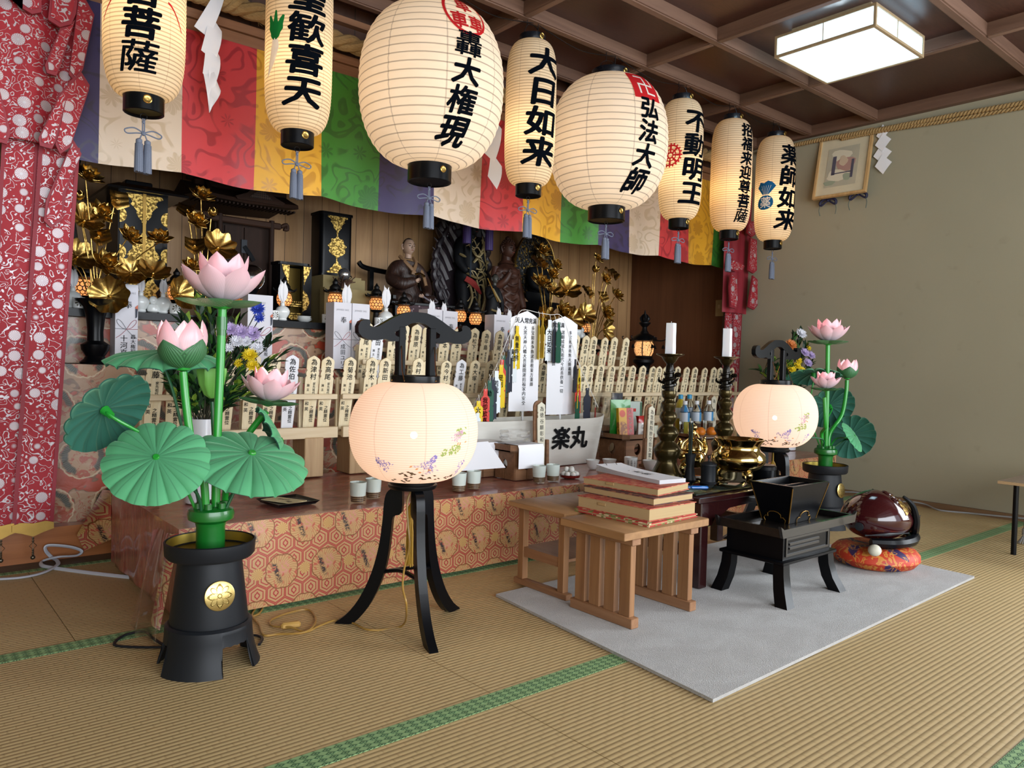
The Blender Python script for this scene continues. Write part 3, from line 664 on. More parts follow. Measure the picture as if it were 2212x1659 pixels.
def a_square(mb, fn):
    cx, cz = -.005, 2.245
    for i in range(6):
        for j in range(6):
            a, b = -.085+i*.17/6, -.075+j*.15/6; mb.add([fn(cx+p, cz+q) for p, q in ((a, b), (a+.0284, b), (a+.0284, b+.0251), (a, b+.0251))], [(0, 1, 2, 3)], 2)
    f2 = lambda x, y: tuple(Vector(fn(x, y))*1.0+Vector((0, -.0012, 0))); write(mb, '卍', f2, .13, cx-.065, cz+.07, 5, -.012, 5)
def a_bag(mb, fn):
    cx, cz = -.165, 1.985; f2 = lambda x, y: tuple(Vector(fn(x, y))+Vector((-.001, -.0012, 0)))
    poly2(mb, [(cx+.055*math.cos(i*PI/8)*(1.05 if i > 8 else 1), cz-.05+.048*math.sin(i*PI/8)) for i in range(16)], fn, 4)
    poly2(mb, [(cx-.02, cz), (cx-.062, cz+.05), (cx-.045, cz+.085), (cx-.015, cz+.078), (cx+.01, cz+.092), (cx+.04, cz+.08), (cx+.065, cz+.055), (cx+.02, cz)], fn, 4)
    for k in range(-2, 3): poly2(mb, [(cx+k*.006-.001, cz), (cx+k*.006+.001, cz), (cx+k*.016+.001, cz+.06), (cx+k*.016-.001, cz+.06)], f2, 5)
    for k in range(2): poly2(mb, [(cx-.025, cz-.006+k*.007), (cx+.025, cz-.006+k*.007), (cx+.025, cz-.003+k*.007), (cx-.025, cz-.003+k*.007)], f2, 5)
    write(mb, '薬', f2, .075, cx-.036, cz-.012, 5, .02, 4)
def a_lines(mb, fn):
    for s in (-1, 1):
        for k in range(14):
            x0, z0 = s*(.08+.065*(k/14)**.7), 1.99-.075*(k/14); x1, z1 = s*(.08+.065*((k+1)/14)**.7), 1.99-.075*((k+1)/14)
            mb.add([fn(x0, z0+.004), fn(x1, z1+.004), fn(x1, z1-.004), fn(x0, z0-.004)], [(0, 1, 2, 3)], 2)
lantern(.705, .128, .063, '観世音菩薩', 2.27, 1.745, 'tall paper lantern inked 音菩薩 before the white and red banner panels', art=a_lines, wd=1.2, rot=-.2)
lantern(1.257, .125, .061, '大聖歓喜天', 2.345, 1.765, 'tall paper lantern inked 歓喜天 with a white radish emblem', art=a_daikon, wd=1.3)
lantern(1.87, .312, .094, '轟大権現', 2.175, 1.72, 'largest round paper lantern inked 轟大権現 with a red ring crest', True, a_crest, 1.15, 2.365, 1.685)
lantern(2.445, .122, .062, '大日如来', 2.33, 1.765, 'tall paper lantern inked 大日如来 between the two round lanterns', wd=1.3)
lantern(3.0, .31, .097, '弘法大師', 2.185, 1.71, 'round paper lantern inked 弘法大師 with a red square emblem', True, a_square, 1.1, 2.352, 1.675, pw=.9)
lantern(3.615, .124, .058, '不動明王', 2.31, 1.765, 'tall paper lantern inked 不動明王 with a red wheel emblem', art=a_wheel, wd=1.25)
lantern(4.12, .125, .058, '招福来迎尊菩薩', 2.345, 1.735, 'tall amber paper lantern inked with seven small characters 招福来迎尊菩薩', wd=1.15, warm=(1, .6, .24))
lantern(4.622, .126, .058, '薬師如来', 2.315, 1.755, 'tall paper lantern inked 薬師如来 with a blue bag emblem', art=a_bag, wd=1.25, pw=1.25, warm=(1, .74, .45))
w = MB()
for a, b in ((2.47, 3.0), (3.03, 3.6), (3.65, 4.1), (4.15, 4.6), (1.9, 2.43)): w.tube([(a, 2.81, 2.47), ((a+b)/2, 2.80, 2.425), (b, 2.81, 2.47)], .002, 5, k=8)
tag(w.build('lantern_wire', M_wire), 'thin dark wire strung along the ceiling batten between lanterns', 'wire')

# ================================================================== LOTUS LAMPS
def m_petal():
    g = N('petal_plastic', .35); u, v, _ = g.sep(g.co('UV')); rib = g.M('SINE', g.M('MULTIPLY', u, 95))
    c = g.mix(v, '#f6eef2', '#f3ced6'); c = g.mix(g.M('MULTIPLY', g.step(rib, .3, .5), .12), c, '#d6b4c0')
    tl = g.n('BsdfTranslucent'); g.inp(tl.inputs[0], c); mx = g.n('MixShader'); mx.inputs[0].default_value = .45; g.set('Coat Weight', .3)
    g.col(c); g.t.links.new(g.b.outputs[0], mx.inputs[1]); g.t.links.new(tl.outputs[0], mx.inputs[2]); g.t.links.new(mx.outputs[0], g.t.nodes['Material Output'].inputs[0]); return g.m
M_pet = m_petal()
def m_sepal():
    g = N('sepal_green', .55); u, v, _ = g.sep(g.co('UV')); rib = g.M('SINE', g.M('MULTIPLY', u, 90)); g.col(g.mix(g.step(rib, .2, .5), '#2c5a36', '#41754a')); g.bump(rib, .3, .001); return g.m
M_sep = m_sepal()
def m_leaf(name, a, b, ve):
    g = N(name, .85, Sheen_Weight=.5, Sheen_Roughness=.4); x, y, z = g.sep(g.co('UV')); an = g.M('MULTIPLY', x, 15); vn = g.line(g.fr(an), .5, .035)
    g.set('Sheen Tint', hx('#a8e0b4')); g.col(g.mix(g.M('MULTIPLY', vn, .5), g.mix(y, a, b), ve)); return g.m
M_leaf = m_leaf('leaf_velvet', '#3b7f55', '#4d9868', '#2f6344'); M_leafu = m_leaf('leaf_underside', '#12483a', '#175343', '#0d382c')
M_stem = mat('green_stem_plastic', '#1f8a2a', .35, Coat_Weight=.3); M_pot = mat('green_pot_plastic', '#0c5f1c', .35, Coat_Weight=.3); M_dkst = mat('dark_stem_plastic', '#134d2a', .4)
def petal(mb, az, L, W, a0, a1, r0=.01, z0=0, cup=.35, m=0, nu=8, nv=10, tip=1.15, X=I4):
    """one cupped petal leaving the axis at azimuth az, its rise turning from angle a0 to a1"""
    path = [(r0, z0)]; K = 40
    for i in range(K):
        a = a0+(a1-a0)*(i/K); path.append((path[-1][0]+L/K*math.cos(a), path[-1][1]+L/K*math.sin(a)))
    def f(u, v):
        s = 2*u-1; i = min(int(v*K), K); r, z = path[i]; a = a0+(a1-a0)*v
        wd = W*(max(0, math.sin(PI*(.10+.90*v)**tip)))**.75 if v < 1 else W*.015
        c = cup*wd*s*s; rr_ = r-c*math.sin(a); zz = z+c*math.cos(a)
        return (rr_*math.cos(az)-s*wd*math.sin(az), rr_*math.sin(az)+s*wd*math.cos(az), zz)
    mb.sheet(f, nu, nv, .0012, m, X)
def lotus_flower(par, P, s, tilt=(0, 0), power=.5, ph=.3, name='lotus_flower'):
    X = T(*P) @ RX(tilt[0]) @ RY(tilt[1]) @ SCL(s)
    fl_ = MB().lathe([(.004, -.008), (.022, -.002), (.02, .006), (.002, .006)], 12, X=X).build(name, M_stem, par)
    for i in range(8):
        b = MB(); petal(b, ph+i*PI/4, .125, .037, .25, 1.25, .012, .012, X=X); b.build('petal', M_pet, fl_)
    for i in range(7):
        b = MB(); petal(b, ph+.4+i*2*PI/7, .125, .034, .75, 1.65, .012, .014, X=X); b.build('petal', M_pet, fl_)
    for i in range(5):
        b = MB(); petal(b, ph+.2+i*2*PI/5, .098, .042, -.12, .42, .01, 0, .3, X=X); b.build('sepal', M_sep, fl_)
    point('lotus_bulb', X @ Vector((0, 0, .075)), power*.75, (1, .58, .52), .012, par)
def lotus_bud(par, P, s, tilt=(0, 0), power=.25, ph=0):
    X = T(*P) @ RX(tilt[0]) @ RY(tilt[1]) @ SCL(s); bud = MB().lathe([(.003, -.01), (.02, -.004), (.016, .006), (.002, .006)], 12, X=X).build('lotus_bud', M_stem, par)
    for i in range(5):
        b = MB(); petal(b, ph+.6+i*2*PI/5, .155, .04, .35, 2.12, .006, .002, .5, X=X, tip=1.05); b.build('petal', M_pet, bud)
    for i in range(4):
        b = MB(); petal(b, ph+i*PI/2, .112, .048, .1, 1.78, .007, -.002, .5, X=X, tip=1.1); b.build('sepal', M_sep, bud)
    point('bud_bulb', X @ Vector((0, 0, .07)), power*.8, (1, .60, .55), .01, par)
def lotus_leaf(par, P, n, R, stem, dome=.16, ph=0):
    X = T(*P) @ frame(n); NL = 15
    def f(u, v):
        a = 2*PI*u+ph; r = R*(.03+.97*v); lob = abs(math.sin(NL*(2*PI*u)/2)); rr_ = r*(1+.045*v*v*(lob-.6))
        z = R*(dome*(1-v*v)-dome)+R*.075*v*(lob**.4-.6)-R*.10*max(0, v-.82)*3
        return (rr_*math.cos(a), rr_*math.sin(a), z)
    lf = MB(); lf.sheet(lambda u, v: f(u, v), 120, 12, .003, 1, X, 0)
    lf = lf.build('lotus_leaf', [M_leaf, M_leafu], par, smooth=60)
    c = MB().lathe([(R*.07, -R*.004), (R*.07, R*.04), (R*.055, R*.06), (R*.002, R*.06)], 14, X=X); c.build('leaf_boss', M_stem, lf)
    q = X @ Vector((0, 0, -.01)); b = MB().tube([q, q-Vector(n).normalized()*.03, *stem], .0042, 8, k=6); b.cyl(.009, -.03, -.004, 10, X=X, r2=.013); b.build('leaf_stem', M_dkst if n[1] < 0.1 else M_stem, lf)
def lotus_stand(name, label, x, y, face):
    t = thing(name, label, 'lotus lamp', (x, y, 0), 0, 'lotus lamps')
    def foot(u, v):
        a = 2*PI*u; k = (u*3+.12) % 1; gap = .36 < k < .72; e = .02+.004*math.cos((k-.54)*70); zb = (.078-e*.3) if gap else 0
        z = zb+(.112-zb)*v; r = .111+.022*(1-z/.112)**2.2 if z < .112 else .109; return (r*math.cos(a), r*math.sin(a), z)
    MB().sheet(foot, 150, 8, .006).lathe([(.111, .112), (.104, .118), (.09, .118)], 60, cap=False).build('foot_ring', M_matte, t)
    MB().lathe([(.05, .112), (.099, .112), (.1, .125), (.083, .27), (.082, .286), (.06, .292)], 48).build('drum', M_matte, t)
    MB().lathe([(.02, .29), (.085, .288), (.108, .292), (.114, .3), (.116, .334), (.112, .336), (.109, .31), (.1, .306)], 48, 0, cap=False).build('dish', M_matte, t)
    MB().lathe([(.1095, .333), (.107, .309), (.098, .304), (.001, .302)], 48, cap=False).build('dish_lining', mat('olive_gold', '#8d7a34', .35, .8), t)
    g = N('engraved_gold', .3, 1); o = g.co(); xx, yy, zz = g.sep(o); an = g.M('ARCTAN2', yy, xx); d = g.V('LENGTH', g.com(xx, yy, 0))
    pt = g.line(g.M('SUBTRACT', d, g.M('MULTIPLY', g.M('ABSOLUTE', g.M('COSINE', g.M('MULTIPLY', an, 2))), .021)), .006, .0012)
    pt = g.M('MAXIMUM', pt, g.M('MAXIMUM', g.line(g.M('SUBTRACT', d, g.M('MULTIPLY', g.M('ABSOLUTE', g.M('COSINE', g.M('MULTIPLY', an, 4))), .016)), .014, .0012), g.line(d, .005, .001))); g.col(g.mix(pt, '#c9b070', '#6d5a2c')); g.bump(pt, .4, .001)
    em = MB().lathe([(.0385, 0), (.0385, .0025), (.037, .0035), (.0002, .0035)], 40); em = em.build('crest_medallion', g.m, t); em.matrix_local = T(.0925*math.sin(face), -.0925*math.cos(face), .205) @ RZ(face) @ RX(PI/2-.1)
    p = MB().lathe([(.03, .303), (.037, .306), (.037, .37), (.04, .382), (.058, .392), (.06, .405), (.057, .417), (.048, .422), (.001, .424)], 32)
    for i in range(6): a = i*PI/3; p.cyl(.011, .418, .436, 10, X=T(.035*math.cos(a), .035*math.sin(a), 0))
    p.build('pot', M_pot, t); return t
la = lotus_stand('lotus_lamp', 'tall lotus lamp with five velvet leaves at the left end of the altar', .701, 2.083, -.06)
def stem(par, pts, r=.0095, m=None): return MB().tube(pts, r, 10, k=8).build('flower_stem', m or M_stem, par)
stem(la, [(.012, .0, .42), (.013, .0, .6), (.018, 0, .8), (.021, 0, .955)], .0115); lotus_flower(la, (.021, 0, .962), 1.12, (.03, .0), .55, .12)
b = MB().cyl(.0145, .9, .935, 12, X=T(.02, 0, 0)); b.cyl(.0125, .885, .9, 12, 0, T(.02, 0, 0)); b.build('stem_collar', M_pot, la)
stem(la, [(-.02, -.02, .42), (-.03, -.02, .52), (-.058, -.015, .6), (-.072, -.01, .7), (-.078, 0, .785)], .0105); lotus_bud(la, (-.078, 0, .795), .98, (0, -.05), .3, .55)
stem(la, [(.035, .0, .42), (.07, .06, .5), (.12, .07, .6), (.165, .04, .675)], .0095); lotus_flower(la, (.166, .035, .695), .83, (.05, .1), .32, .5)
stem(la, [(.03, .04, .42), (.035, .09, .6), (.032, .1, .7)], .006, M_dkst)
pd = MB()
R = [[(r*(1+.06*math.cos(j*PI/2))*math.cos(2*PI*j/32), r*(1+.06*math.cos(j*PI/2))*math.sin(2*PI*j/32), z) for j in range(32)] for r, z in ((.006, .71), (.02, .72), (.034, .75), (.04, .785), (.039, .795), (.03, .796), (.002, .794))]
pd.rings(R, X=T(.03, .1, 0)); pd.build('seed_pod', mat('pod_green', '#6fae4e', .5), la)
lotus_leaf(la, (-.165, -.09, .575), (-.28, -.70, .66), .122, [(-.06, -.05, .48), (-.035, -.03, .42)])
lotus_leaf(la, (.07, -.1, .572), (.02, -.46, .88), .150, [(.06, -.05, .5), (.03, -.03, .42)], ph=.2)
lotus_leaf(la, (-.26, .02, .69), (-.45, .72, .53), .115, [(-.12, 0, .58), (-.04, .0, .42)], ph=.4)
lotus_leaf(la, (-.085, .14, .835), (-.03, -.1, 1), .15, [(-.06, .12, .7), (-.02, .03, .42)], ph=.1)
lotus_leaf(la, (.205, .03, .59), (.78, -.22, .36), .115, [(.1, .02, .5), (.04, .01, .42)], ph=.3)
lb = lotus_stand('lotus_lamp', 'lotus lamp by the plaster wall, its leaves turned away', 3.94, 2.05, -.02)
stem(lb, [(.0, 0, .42), (-.004, 0, .6), (-.012, 0, .8), (-.02, 0, .975)], .0115); lotus_flower(lb, (-.02, 0, .982), 1.05, (.0, .0), .4, .35)
stem(lb, [(.03, -.0, .42), (.04, .0, .5), (.12, -.02, .6), (.16, -.02, .72), (.165, -.02, .79)], .0105); lotus_bud(lb, (.165, -.02, .8), .82, (0, .05), .2, -.9)
stem(lb, [(-.03, -.0, .42), (-.05, .0, .5), (-.08, -.03, .53), (-.13, -.06, .56), (-.15, -.06, .7)], .0095); lotus_flower(lb, (-.125, -.05, .735), .78, (.0, .0), .22, .2)
lotus_leaf(lb, (.06, .12, .825), (.22, .20, .95), .145, [(.0, .1, .6), (0, .03, .42)], ph=.1)
lotus_leaf(lb, (.25, .12, .64), (.50, .66, .5), .135, [(.08, .06, .52), (.03, .02, .42)], ph=.3)
lotus_leaf(lb, (.31, .02, .475), (.62, .52, .25), .130, [(.12, 0, .47), (.04, 0, .42)], ph=.2)
lotus_leaf(lb, (.13, -.09, .49), (.17, -.69, .47), .088, [(.09, -.06, .47), (.03, -.02, .42)], ph=.5)
lotus_leaf(lb, (-.36, .06, .52), (-.5, -.3, .7), .09, [(-.1, -.02, .48), (-.03, 0, .42)], ph=.5)

# ================================================================== FLOOR LANTERNS
def m_globe():
    g = N('silk_globe', .7); u, v, _ = g.sep(g.co('UV')); rl = g.line(g.fr(v), .5, .13); sl = g.line(g.fr(g.M('MULTIPLY', u, 8)), .5, .012)
    o = g.co(); c = g.mix(g.M('MULTIPLY', rl, .3), '#f6e6de', '#c99b86'); c = g.mix(g.M('MULTIPLY', sl, .25), c, '#b08a78')
    df = g.n('BsdfDiffuse'); tl = g.n('BsdfTranslucent'); mx = g.n('MixShader'); mx.inputs[0].default_value = .55; g.inp(df.inputs[0], c); g.inp(tl.inputs[0], c)
    tp = g.n('BsdfTransparent'); m2 = g.n('MixShader'); m2.inputs[0].default_value = .05
    for a, b in ((df.outputs[0], mx.inputs[1]), (tl.outputs[0], mx.inputs[2]), (mx.outputs[0], m2.inputs[1]), (tp.outputs[0], m2.inputs[2]), (m2.outputs[0], g.t.nodes['Material Output'].inputs[0])): g.t.links.new(a, b)
    return g.m
M_globe = m_globe(); M_bulb = N('lit_bulb').set('Emission Color', (1, .72, .36, 1)).set('Emission Strength', 60).m
M_pp = [inkm('painted_lilac', '#8d86c9'), inkm('painted_brown', '#5a4630'), inkm('painted_green', '#9fb36a'), inkm('painted_orange', '#e0a070'), inkm('painted_mist', '#cbbccb'), inkm('painted_rose', '#c8a0bb')]
def floor_lantern(x, y, label, face, legrot, seed, cordlen=True):
    t = thing('floor_lantern', label, 'lantern', (x, y, 0), 0, 'floor lanterns'); rnd = random.Random(seed)
    R, rc, zb, zt = .198, .062, .462, .764; P, rr = lprof(R, .075, zb, zt, 2.1, 58); vs = list(range(59)); mb = MB()
    pr = []; v2 = []
    for i, (r, z) in enumerate(P):
        pr.append((r, z)); v2.append(i)
        if i < 58: pr.append(((r+P[i+1][0])/2+.0011, (z+P[i+1][1])/2)); v2.append(i+.5)
    mb.lathe(pr, 64, 0, cap=False, uv=True, vs=v2)
    def fn(px, py):
        tt = min(1, max(0, (py-zb)/(zt-zb))); r = rr(tt)+.0016; a = px/max(r, .12)+face; return (r*math.sin(a), -r*math.cos(a), py)
    def dab(cx, cz, a, L, w, m): c, s = math.cos(a), math.sin(a); poly2(mb, [(cx-c*L, cz-s*L), (cx-s*w, cz+c*w), (cx+c*L, cz+s*L), (cx+s*w, cz-c*w)], fn, m)
    for bx, bz, n, ax, m in ((.03, .515, 70, .9, 1), (-.075, .515, 60, 2.5, 1), (.11, .60, 60, .5, 6), (.13, .505, 30, .6, 1)):
        for i in range(n):
            tt = rnd.random()**.8; wv = (1-tt)*.018+.004; q = rnd.uniform(-wv, wv); px = bx+math.cos(ax)*tt*.055-math.sin(ax)*q; pz = bz+math.sin(ax)*tt*.055+math.cos(ax)*q; dab(px, pz, rnd.uniform(0, PI), .0035, .0016, m)
    for bx, bz, n in ((-.02, .503, 12), (.04, .492, 10), (-.04, .484, 9), (.1, .49, 9)):
        for i in range(n): dab(bx+rnd.uniform(-.028, .028), bz+rnd.uniform(-.006, .006)-(i % 3)*.003, rnd.uniform(-.5, .5), .0065, .0024, 2)
    for bx, bz, n, m in ((.15, .625, 18, 3), (.125, .575, 22, 3), (.1, .565, 14, 3), (.0, .515, 3, 4), (.06, .506, 3, 4), (.15, .6, 3, 4), (.02, .53, 10, 5), (.05, .515, 8, 5)):
        for i in range(n): dab(bx+rnd.uniform(-.02, .02), bz+rnd.uniform(-.012, .012), rnd.uniform(0, PI), .006, .0028, m)
    mb.build('globe', [M_globe]+M_pp, t)
    MB().lathe([(.066, .760), (.076, .760), (.077, .766), (.077, .784), (.073, .786), (.068, .784), (.066, .766)], 40).build('top_ring', M_black, t)
    for sx in (-1, 1): MB().cbox((sx*.056, 0, .85), (.026, .024, .17), bev=.003).build('post', M_black, t)
    H = [(0, .981), (.03, .980), (.06, .972), (.09, .958), (.118, .942), (.14, .930), (.157, .927), (.168, .932), (.166, .940), (.17, .948), (.184, .949), (.199, .942), (.206, .928), (.205, .910), (.193, .897), (.17, .889), (.14, .889), (.115, .894), (.092, .887), (.069, .889), (.064, .9), (.08, .906), (.082, .916), (.07, .922), (.05, .932), (.025, .945), (0, .949)]
    H = H+[(-x_, z_) for x_, z_ in H[-2:0:-1]]
    MB().prism(H, -.011, .011, 0, RX(PI/2)).build('handle', M_black, t)
    for sx in (-1, 1):
        for sy in (-1, 1): MB().tube([(sx*.06, sy*.014, .875), (sx*.06+.018*sy, sy*.05, .8), (sx*.06+.02*sy, sy*.066, .77)], .0016, 6).build('brass_pin', M_brass, t)
    for i in range(3): MB().sph((.077*math.cos(i*2.1-1.2), .077*math.sin(i*2.1-1.2), .771), .003, 8).build('brass_stud', M_brass, t)
    MB().lathe([(.05, .436), (.072, .436), (.076, .442), (.076, .448), (.07, .451), (.071, .46), (.066, .466), (.05, .466)], 40).build('bottom_ring', M_black, t)
    leg = [(.03, .436), (.058, .435), (.078, .42), (.086, .39), (.09, .33), (.1, .25), (.122, .165), (.158, .085), (.2, .03), (.236, 0), (.19, 0), (.165, .014), (.128, .06), (.094, .13), (.072, .21), (.062, .3), (.056, .345), (.03, .36)]
    leg = [(p.x, p.y) for p in spline([(a, b_, 0) for a, b_ in leg]+[(leg[0][0], leg[0][1], 0)], 3)][:-1]
    for i in range(3):
        a = legrot+i*2*PI/3; MB().prism(leg, -.0135, .0135, 0, RZ(a) @ RX(PI/2)).build('leg', M_black, t)
    b = MB()
    for i in range(3):
        a = legrot+i*2*PI/3; q = [(.09*math.cos(a), .09*math.sin(a), .168), (.03*math.cos(a+.5), .03*math.sin(a+.5), .178), (.09*math.cos(a+2*PI/3), .09*math.sin(a+2*PI/3), .168)]
        b.tube(q, .009, 6, k=6, flat=.7)
    b.build('stretcher', M_black, t)
    b = MB()
    for i in range(34):
        a = i*2.4; r = .016*math.sqrt(i/34); b.tube([(r*.5*math.cos(a)-.004, r*.5*math.sin(a), .345), (r*math.cos(a), r*math.sin(a), .3), (r*1.1*math.cos(a), r*1.1*math.sin(a), .19+.012*random.random())], .0017, 4)
    b.lathe([(.003, .43), (.0035, .39), (.012, .375), (.0155, .36), (.014, .345), (.002, .345)], 12, X=T(-.002, 0, 0)); b.build('tassel', mat('gold_tassel', '#c79a2c', .6, noise=.3, nscale=200), t)
    MB().sph((0, 0, .6), .011, 10).build('bulb', M_bulb, t); point('lantern_bulb', (0, 0, .615), .5, (1, .76, .56), .025, t)
    return t
fa = floor_lantern(1.29, 2.005, 'white painted floor lantern on tripod in front of the altar, nearest the camera', -.55, math.radians(135), 3)
fa['label'] = 'large painted floor lantern on black tripod beside the tall lotus lamp, with a gold cord'
fb = floor_lantern(3.39, 2.03, 'painted floor lantern behind the brass censer and black rice box', -.98, math.radians(140), 5)

# ================================================================== COVERED ALTAR TABLE
def m_brocade():
    g = N('crane_brocade', .38, Coat_Weight=.6, Coat_Roughness=.12); x, y, z = g.sep(g.co())
    hd, lx, ly = g.hexgrid(x, z, .062)
    red = g.M('MAXIMUM', g.M('MAXIMUM', g.line(hd, .93, .055), g.line(hd, .62, .055)), g.line(hd, .25, .04))
    dia = g.M('ADD', g.M('MULTIPLY', g.M('ABSOLUTE', lx), 1.4), g.M('ABSOLUTE', ly)); fillr = g.M('MULTIPLY', g.line(dia, .19, .05), 1)
    c = g.mix(g.M('MAXIMUM', red, fillr), '#bd9868', '#a83034')
    h2, rx, rz = g.hexgrid(g.M('ADD', x, .03), g.M('ADD', z, .02), .165); d = g.V('LENGTH', g.com(rx, rz, 0)); an = g.M('ARCTAN2', rz, rx)
    ed = g.M('SUBTRACT', d, g.M('MULTIPLY', g.M('ABSOLUTE', g.M('SINE', g.M('MULTIPLY', an, 4))), .025)); ins = g.M('SUBTRACT', 1, g.step(ed, .335, .006))
    v2 = g.com(rx, rz, 0); nz = g.noise(v2, 9, 3, .6, .5); wing = g.line(g.fr(g.M('ADD', g.M('MULTIPLY', an, 5), g.M('MULTIPLY', d, 9))), .5, .1)
    cr = g.mix(wing, '#c39a68', '#9a6f40'); cr = g.mix(g.M('MULTIPLY', g.step(nz, .58, .03), .8), cr, '#b5413c')
    dk = g.M('MULTIPLY', g.line(g.M('ADD', rx, g.M('MULTIPLY', rz, .35)), -.11, .05, .03), g.M('MULTIPLY', g.line(rz, -.02, .2, .05), g.step(g.noise(g.com(x, g.M('MULTIPLY', z, 1.6), 0), 95, 2, .6, .8), .47, .05))); cr = g.mix(dk, cr, '#1a2228')
    pk = g.M('MULTIPLY', g.line(rx, .05, .1), g.M('MULTIPLY', g.line(rz, .07, .12), g.step(g.noise(v2, 16, 2), .5, .04))); cr = g.mix(g.M('MULTIPLY', pk, .7), cr, '#d08a80')
    cr = g.mix(g.line(ed, .325, .012), cr, '#7d4a28'); c = g.mix(ins, c, cr)
    h3, mx_, mz = g.hexgrid(g.M('ADD', x, .1125), g.M('ADD', z, .02), .165); d3 = g.V('LENGTH', g.com(mx_, mz, 0))
    mum = g.M('MULTIPLY', g.M('SUBTRACT', 1, g.step(d3, .115, .006)), g.M('SUBTRACT', 1, ins)); pl = g.line(g.fr(g.M('MULTIPLY', g.M('ARCTAN2', mz, mx_), 2.2)), .5, .08)
    c = g.mix(mum, c, g.mix(pl, '#c79f62', '#8a5a30'))
    c = g.mix(g.M('MULTIPLY', g.noise(g.co(), 2.2, 3), .25), c, '#6d3a22'); g.col(c); g.bump(g.noise(g.com(x, 0, g.M('MULTIPLY', z, .4)), 14, 3, .5, .4), .25, .012); return g.m
M_broc = m_brocade()
def m_brocflat(name, ax):
    g = N(name, .35, Coat_Weight=.7, Coat_Roughness=.1); o = g.co(); v = g.V('MULTIPLY', o, ax); a = g.noise(v, 1, 4, .6, 1.2); b = g.noise(v, 2.6, 3)
    c = g.mix(g.step(a, .5, .2), '#8a463e', '#b07a66'); c = g.mix(g.M('MULTIPLY', g.step(b, .58, .07), .7), c, '#8a5c38'); c = g.mix(g.M('MULTIPLY', g.line(g.fr(g.M('MULTIPLY', b, 6)), .5, .1), .55), c, '#c0463f'); g.col(c); g.bump(a, .5, .02); return g.m
alt = thing('altar_table', 'low altar table covered with red and gold crane brocade under clear vinyl', 'altar table', (0, 0, 0))
x0, x1, y0, y1, ht = .715, 4.76, 2.405, 3.25, .30
MB().box(x0+.012, x1-.01, y0+.03, y1-.01, .0, ht-.006).build('body', mat('plain_board', '#7a5a3a', .7), alt, smooth=0)
def ff(u, v): return (x0+(x1-x0)*u, y0-.006*math.sin(u*31)*(1-v)*.8-.004*math.sin(u*77+v*4)*(1-v), .012+(ht-.012)*v)
MB().sheet(ff, 120, 8, .004).build('brocade_front', M_broc, alt)
MB().sheet(lambda u, v: (x0+(x1-x0)*u, y0+(y1-y0)*v, ht+.0012*math.sin(u*60)+.001*math.sin(v*30)), 60, 16, .005).build('brocade_top', m_brocflat('brocade_under_vinyl', (5, 9, 5)), alt)
MB().sheet(lambda u, v: (x0+.005*math.sin(u*24)*(1-v)-.03*(1-v)*(1-v)*0, y1+(y0-y1)*u, .02+(ht-.02)*v), 24, 8, .004).build('brocade_side', m_brocflat('brocade_side', (6, 22, 5)), alt)
# ================================================================== RUG, DESKS AND WHAT STANDS ON THEM
g = N('pale_carpet', .95, Sheen_Weight=.4); o = g.co(); n1 = g.noise(o, 420, 2); n2 = g.noise(g.V('MULTIPLY', o, (1, 1.6, 1)), 5, 4, .6, 1.0)
g.col(g.mix(g.M('MULTIPLY', g.step(n1, .42, .12), .5), g.mix(g.step(n2, .52, .16), '#a6a39f', '#bbbab7'), '#918e8a')); g.bump(n1, .8, .004); M_rug = g.m
RG = [(1.603, 1.101), (3.468, 1.149), (3.53, 2.13), (1.701, 2.085)]
tag(MB().prism(RG, .002, .011).build('rug', M_rug, smooth=0), 'pale grey carpet mat spread under the desks and the wooden fish drum', 'rug')
M_desk = wood('desk_wood', '#80583a', '#9a7150', 1, 16, .5); M_deskt = wood('desk_top_wood', '#8a6440', '#a37a50', 1, 16, .42); M_deskv = wood('desk_leg_wood', '#7a5233', '#946a44', 2, 16, .5)
ZR = .011
d1 = thing('sutra_desk', 'sturdy wooden desk with slatted sides carrying the pile of books', 'desk', (1.98, 1.69, ZR))
MB().cbox((0, 0, .2965), (.43, .285, .026), bev=.002).build('top', M_deskt, d1)
for sx in (-1, 1):
    x = sx*.148
    MB().cbox((x, 0, .0165), (.034, .275, .033), bev=.002).build('foot_rail', M_desk, d1)
    MB().cbox((x, 0, .2725), (.04, .27, .022), bev=.002).build('cleat', M_desk, d1)
    for i in range(4): MB().cbox((x, -.1+i*.066, .1475), (.024, .046, .229), bev=.0015).build('slat', M_deskv, d1)
d2 = thing('low_desk', 'thin-topped wooden desk with a lower shelf behind the slatted desk', 'desk', (2.05, 2.02, ZR))
MB().cbox((0, 0, .2995), (.46, .30, .02), bev=.002).build('top', M_deskt, d2)
MB().cbox((0, 0, .133), (.36, .24, .01)).build('shelf', M_desk, d2)
for sx in (-1, 1):
    x = sx*.188
    MB().cbox((x, 0, .011), (.03, .285, .022), bev=.002).build('foot_rail', M_desk, d2)
    for sy in (-1, 1): MB().cbox((x, sy*.108, .1555), (.026, .03, .267), bev=.0015).build('leg', M_deskv, d2)
    MB().cbox((x, 0, .125), (.018, .186, .035)).build('side_rail', M_desk, d2)
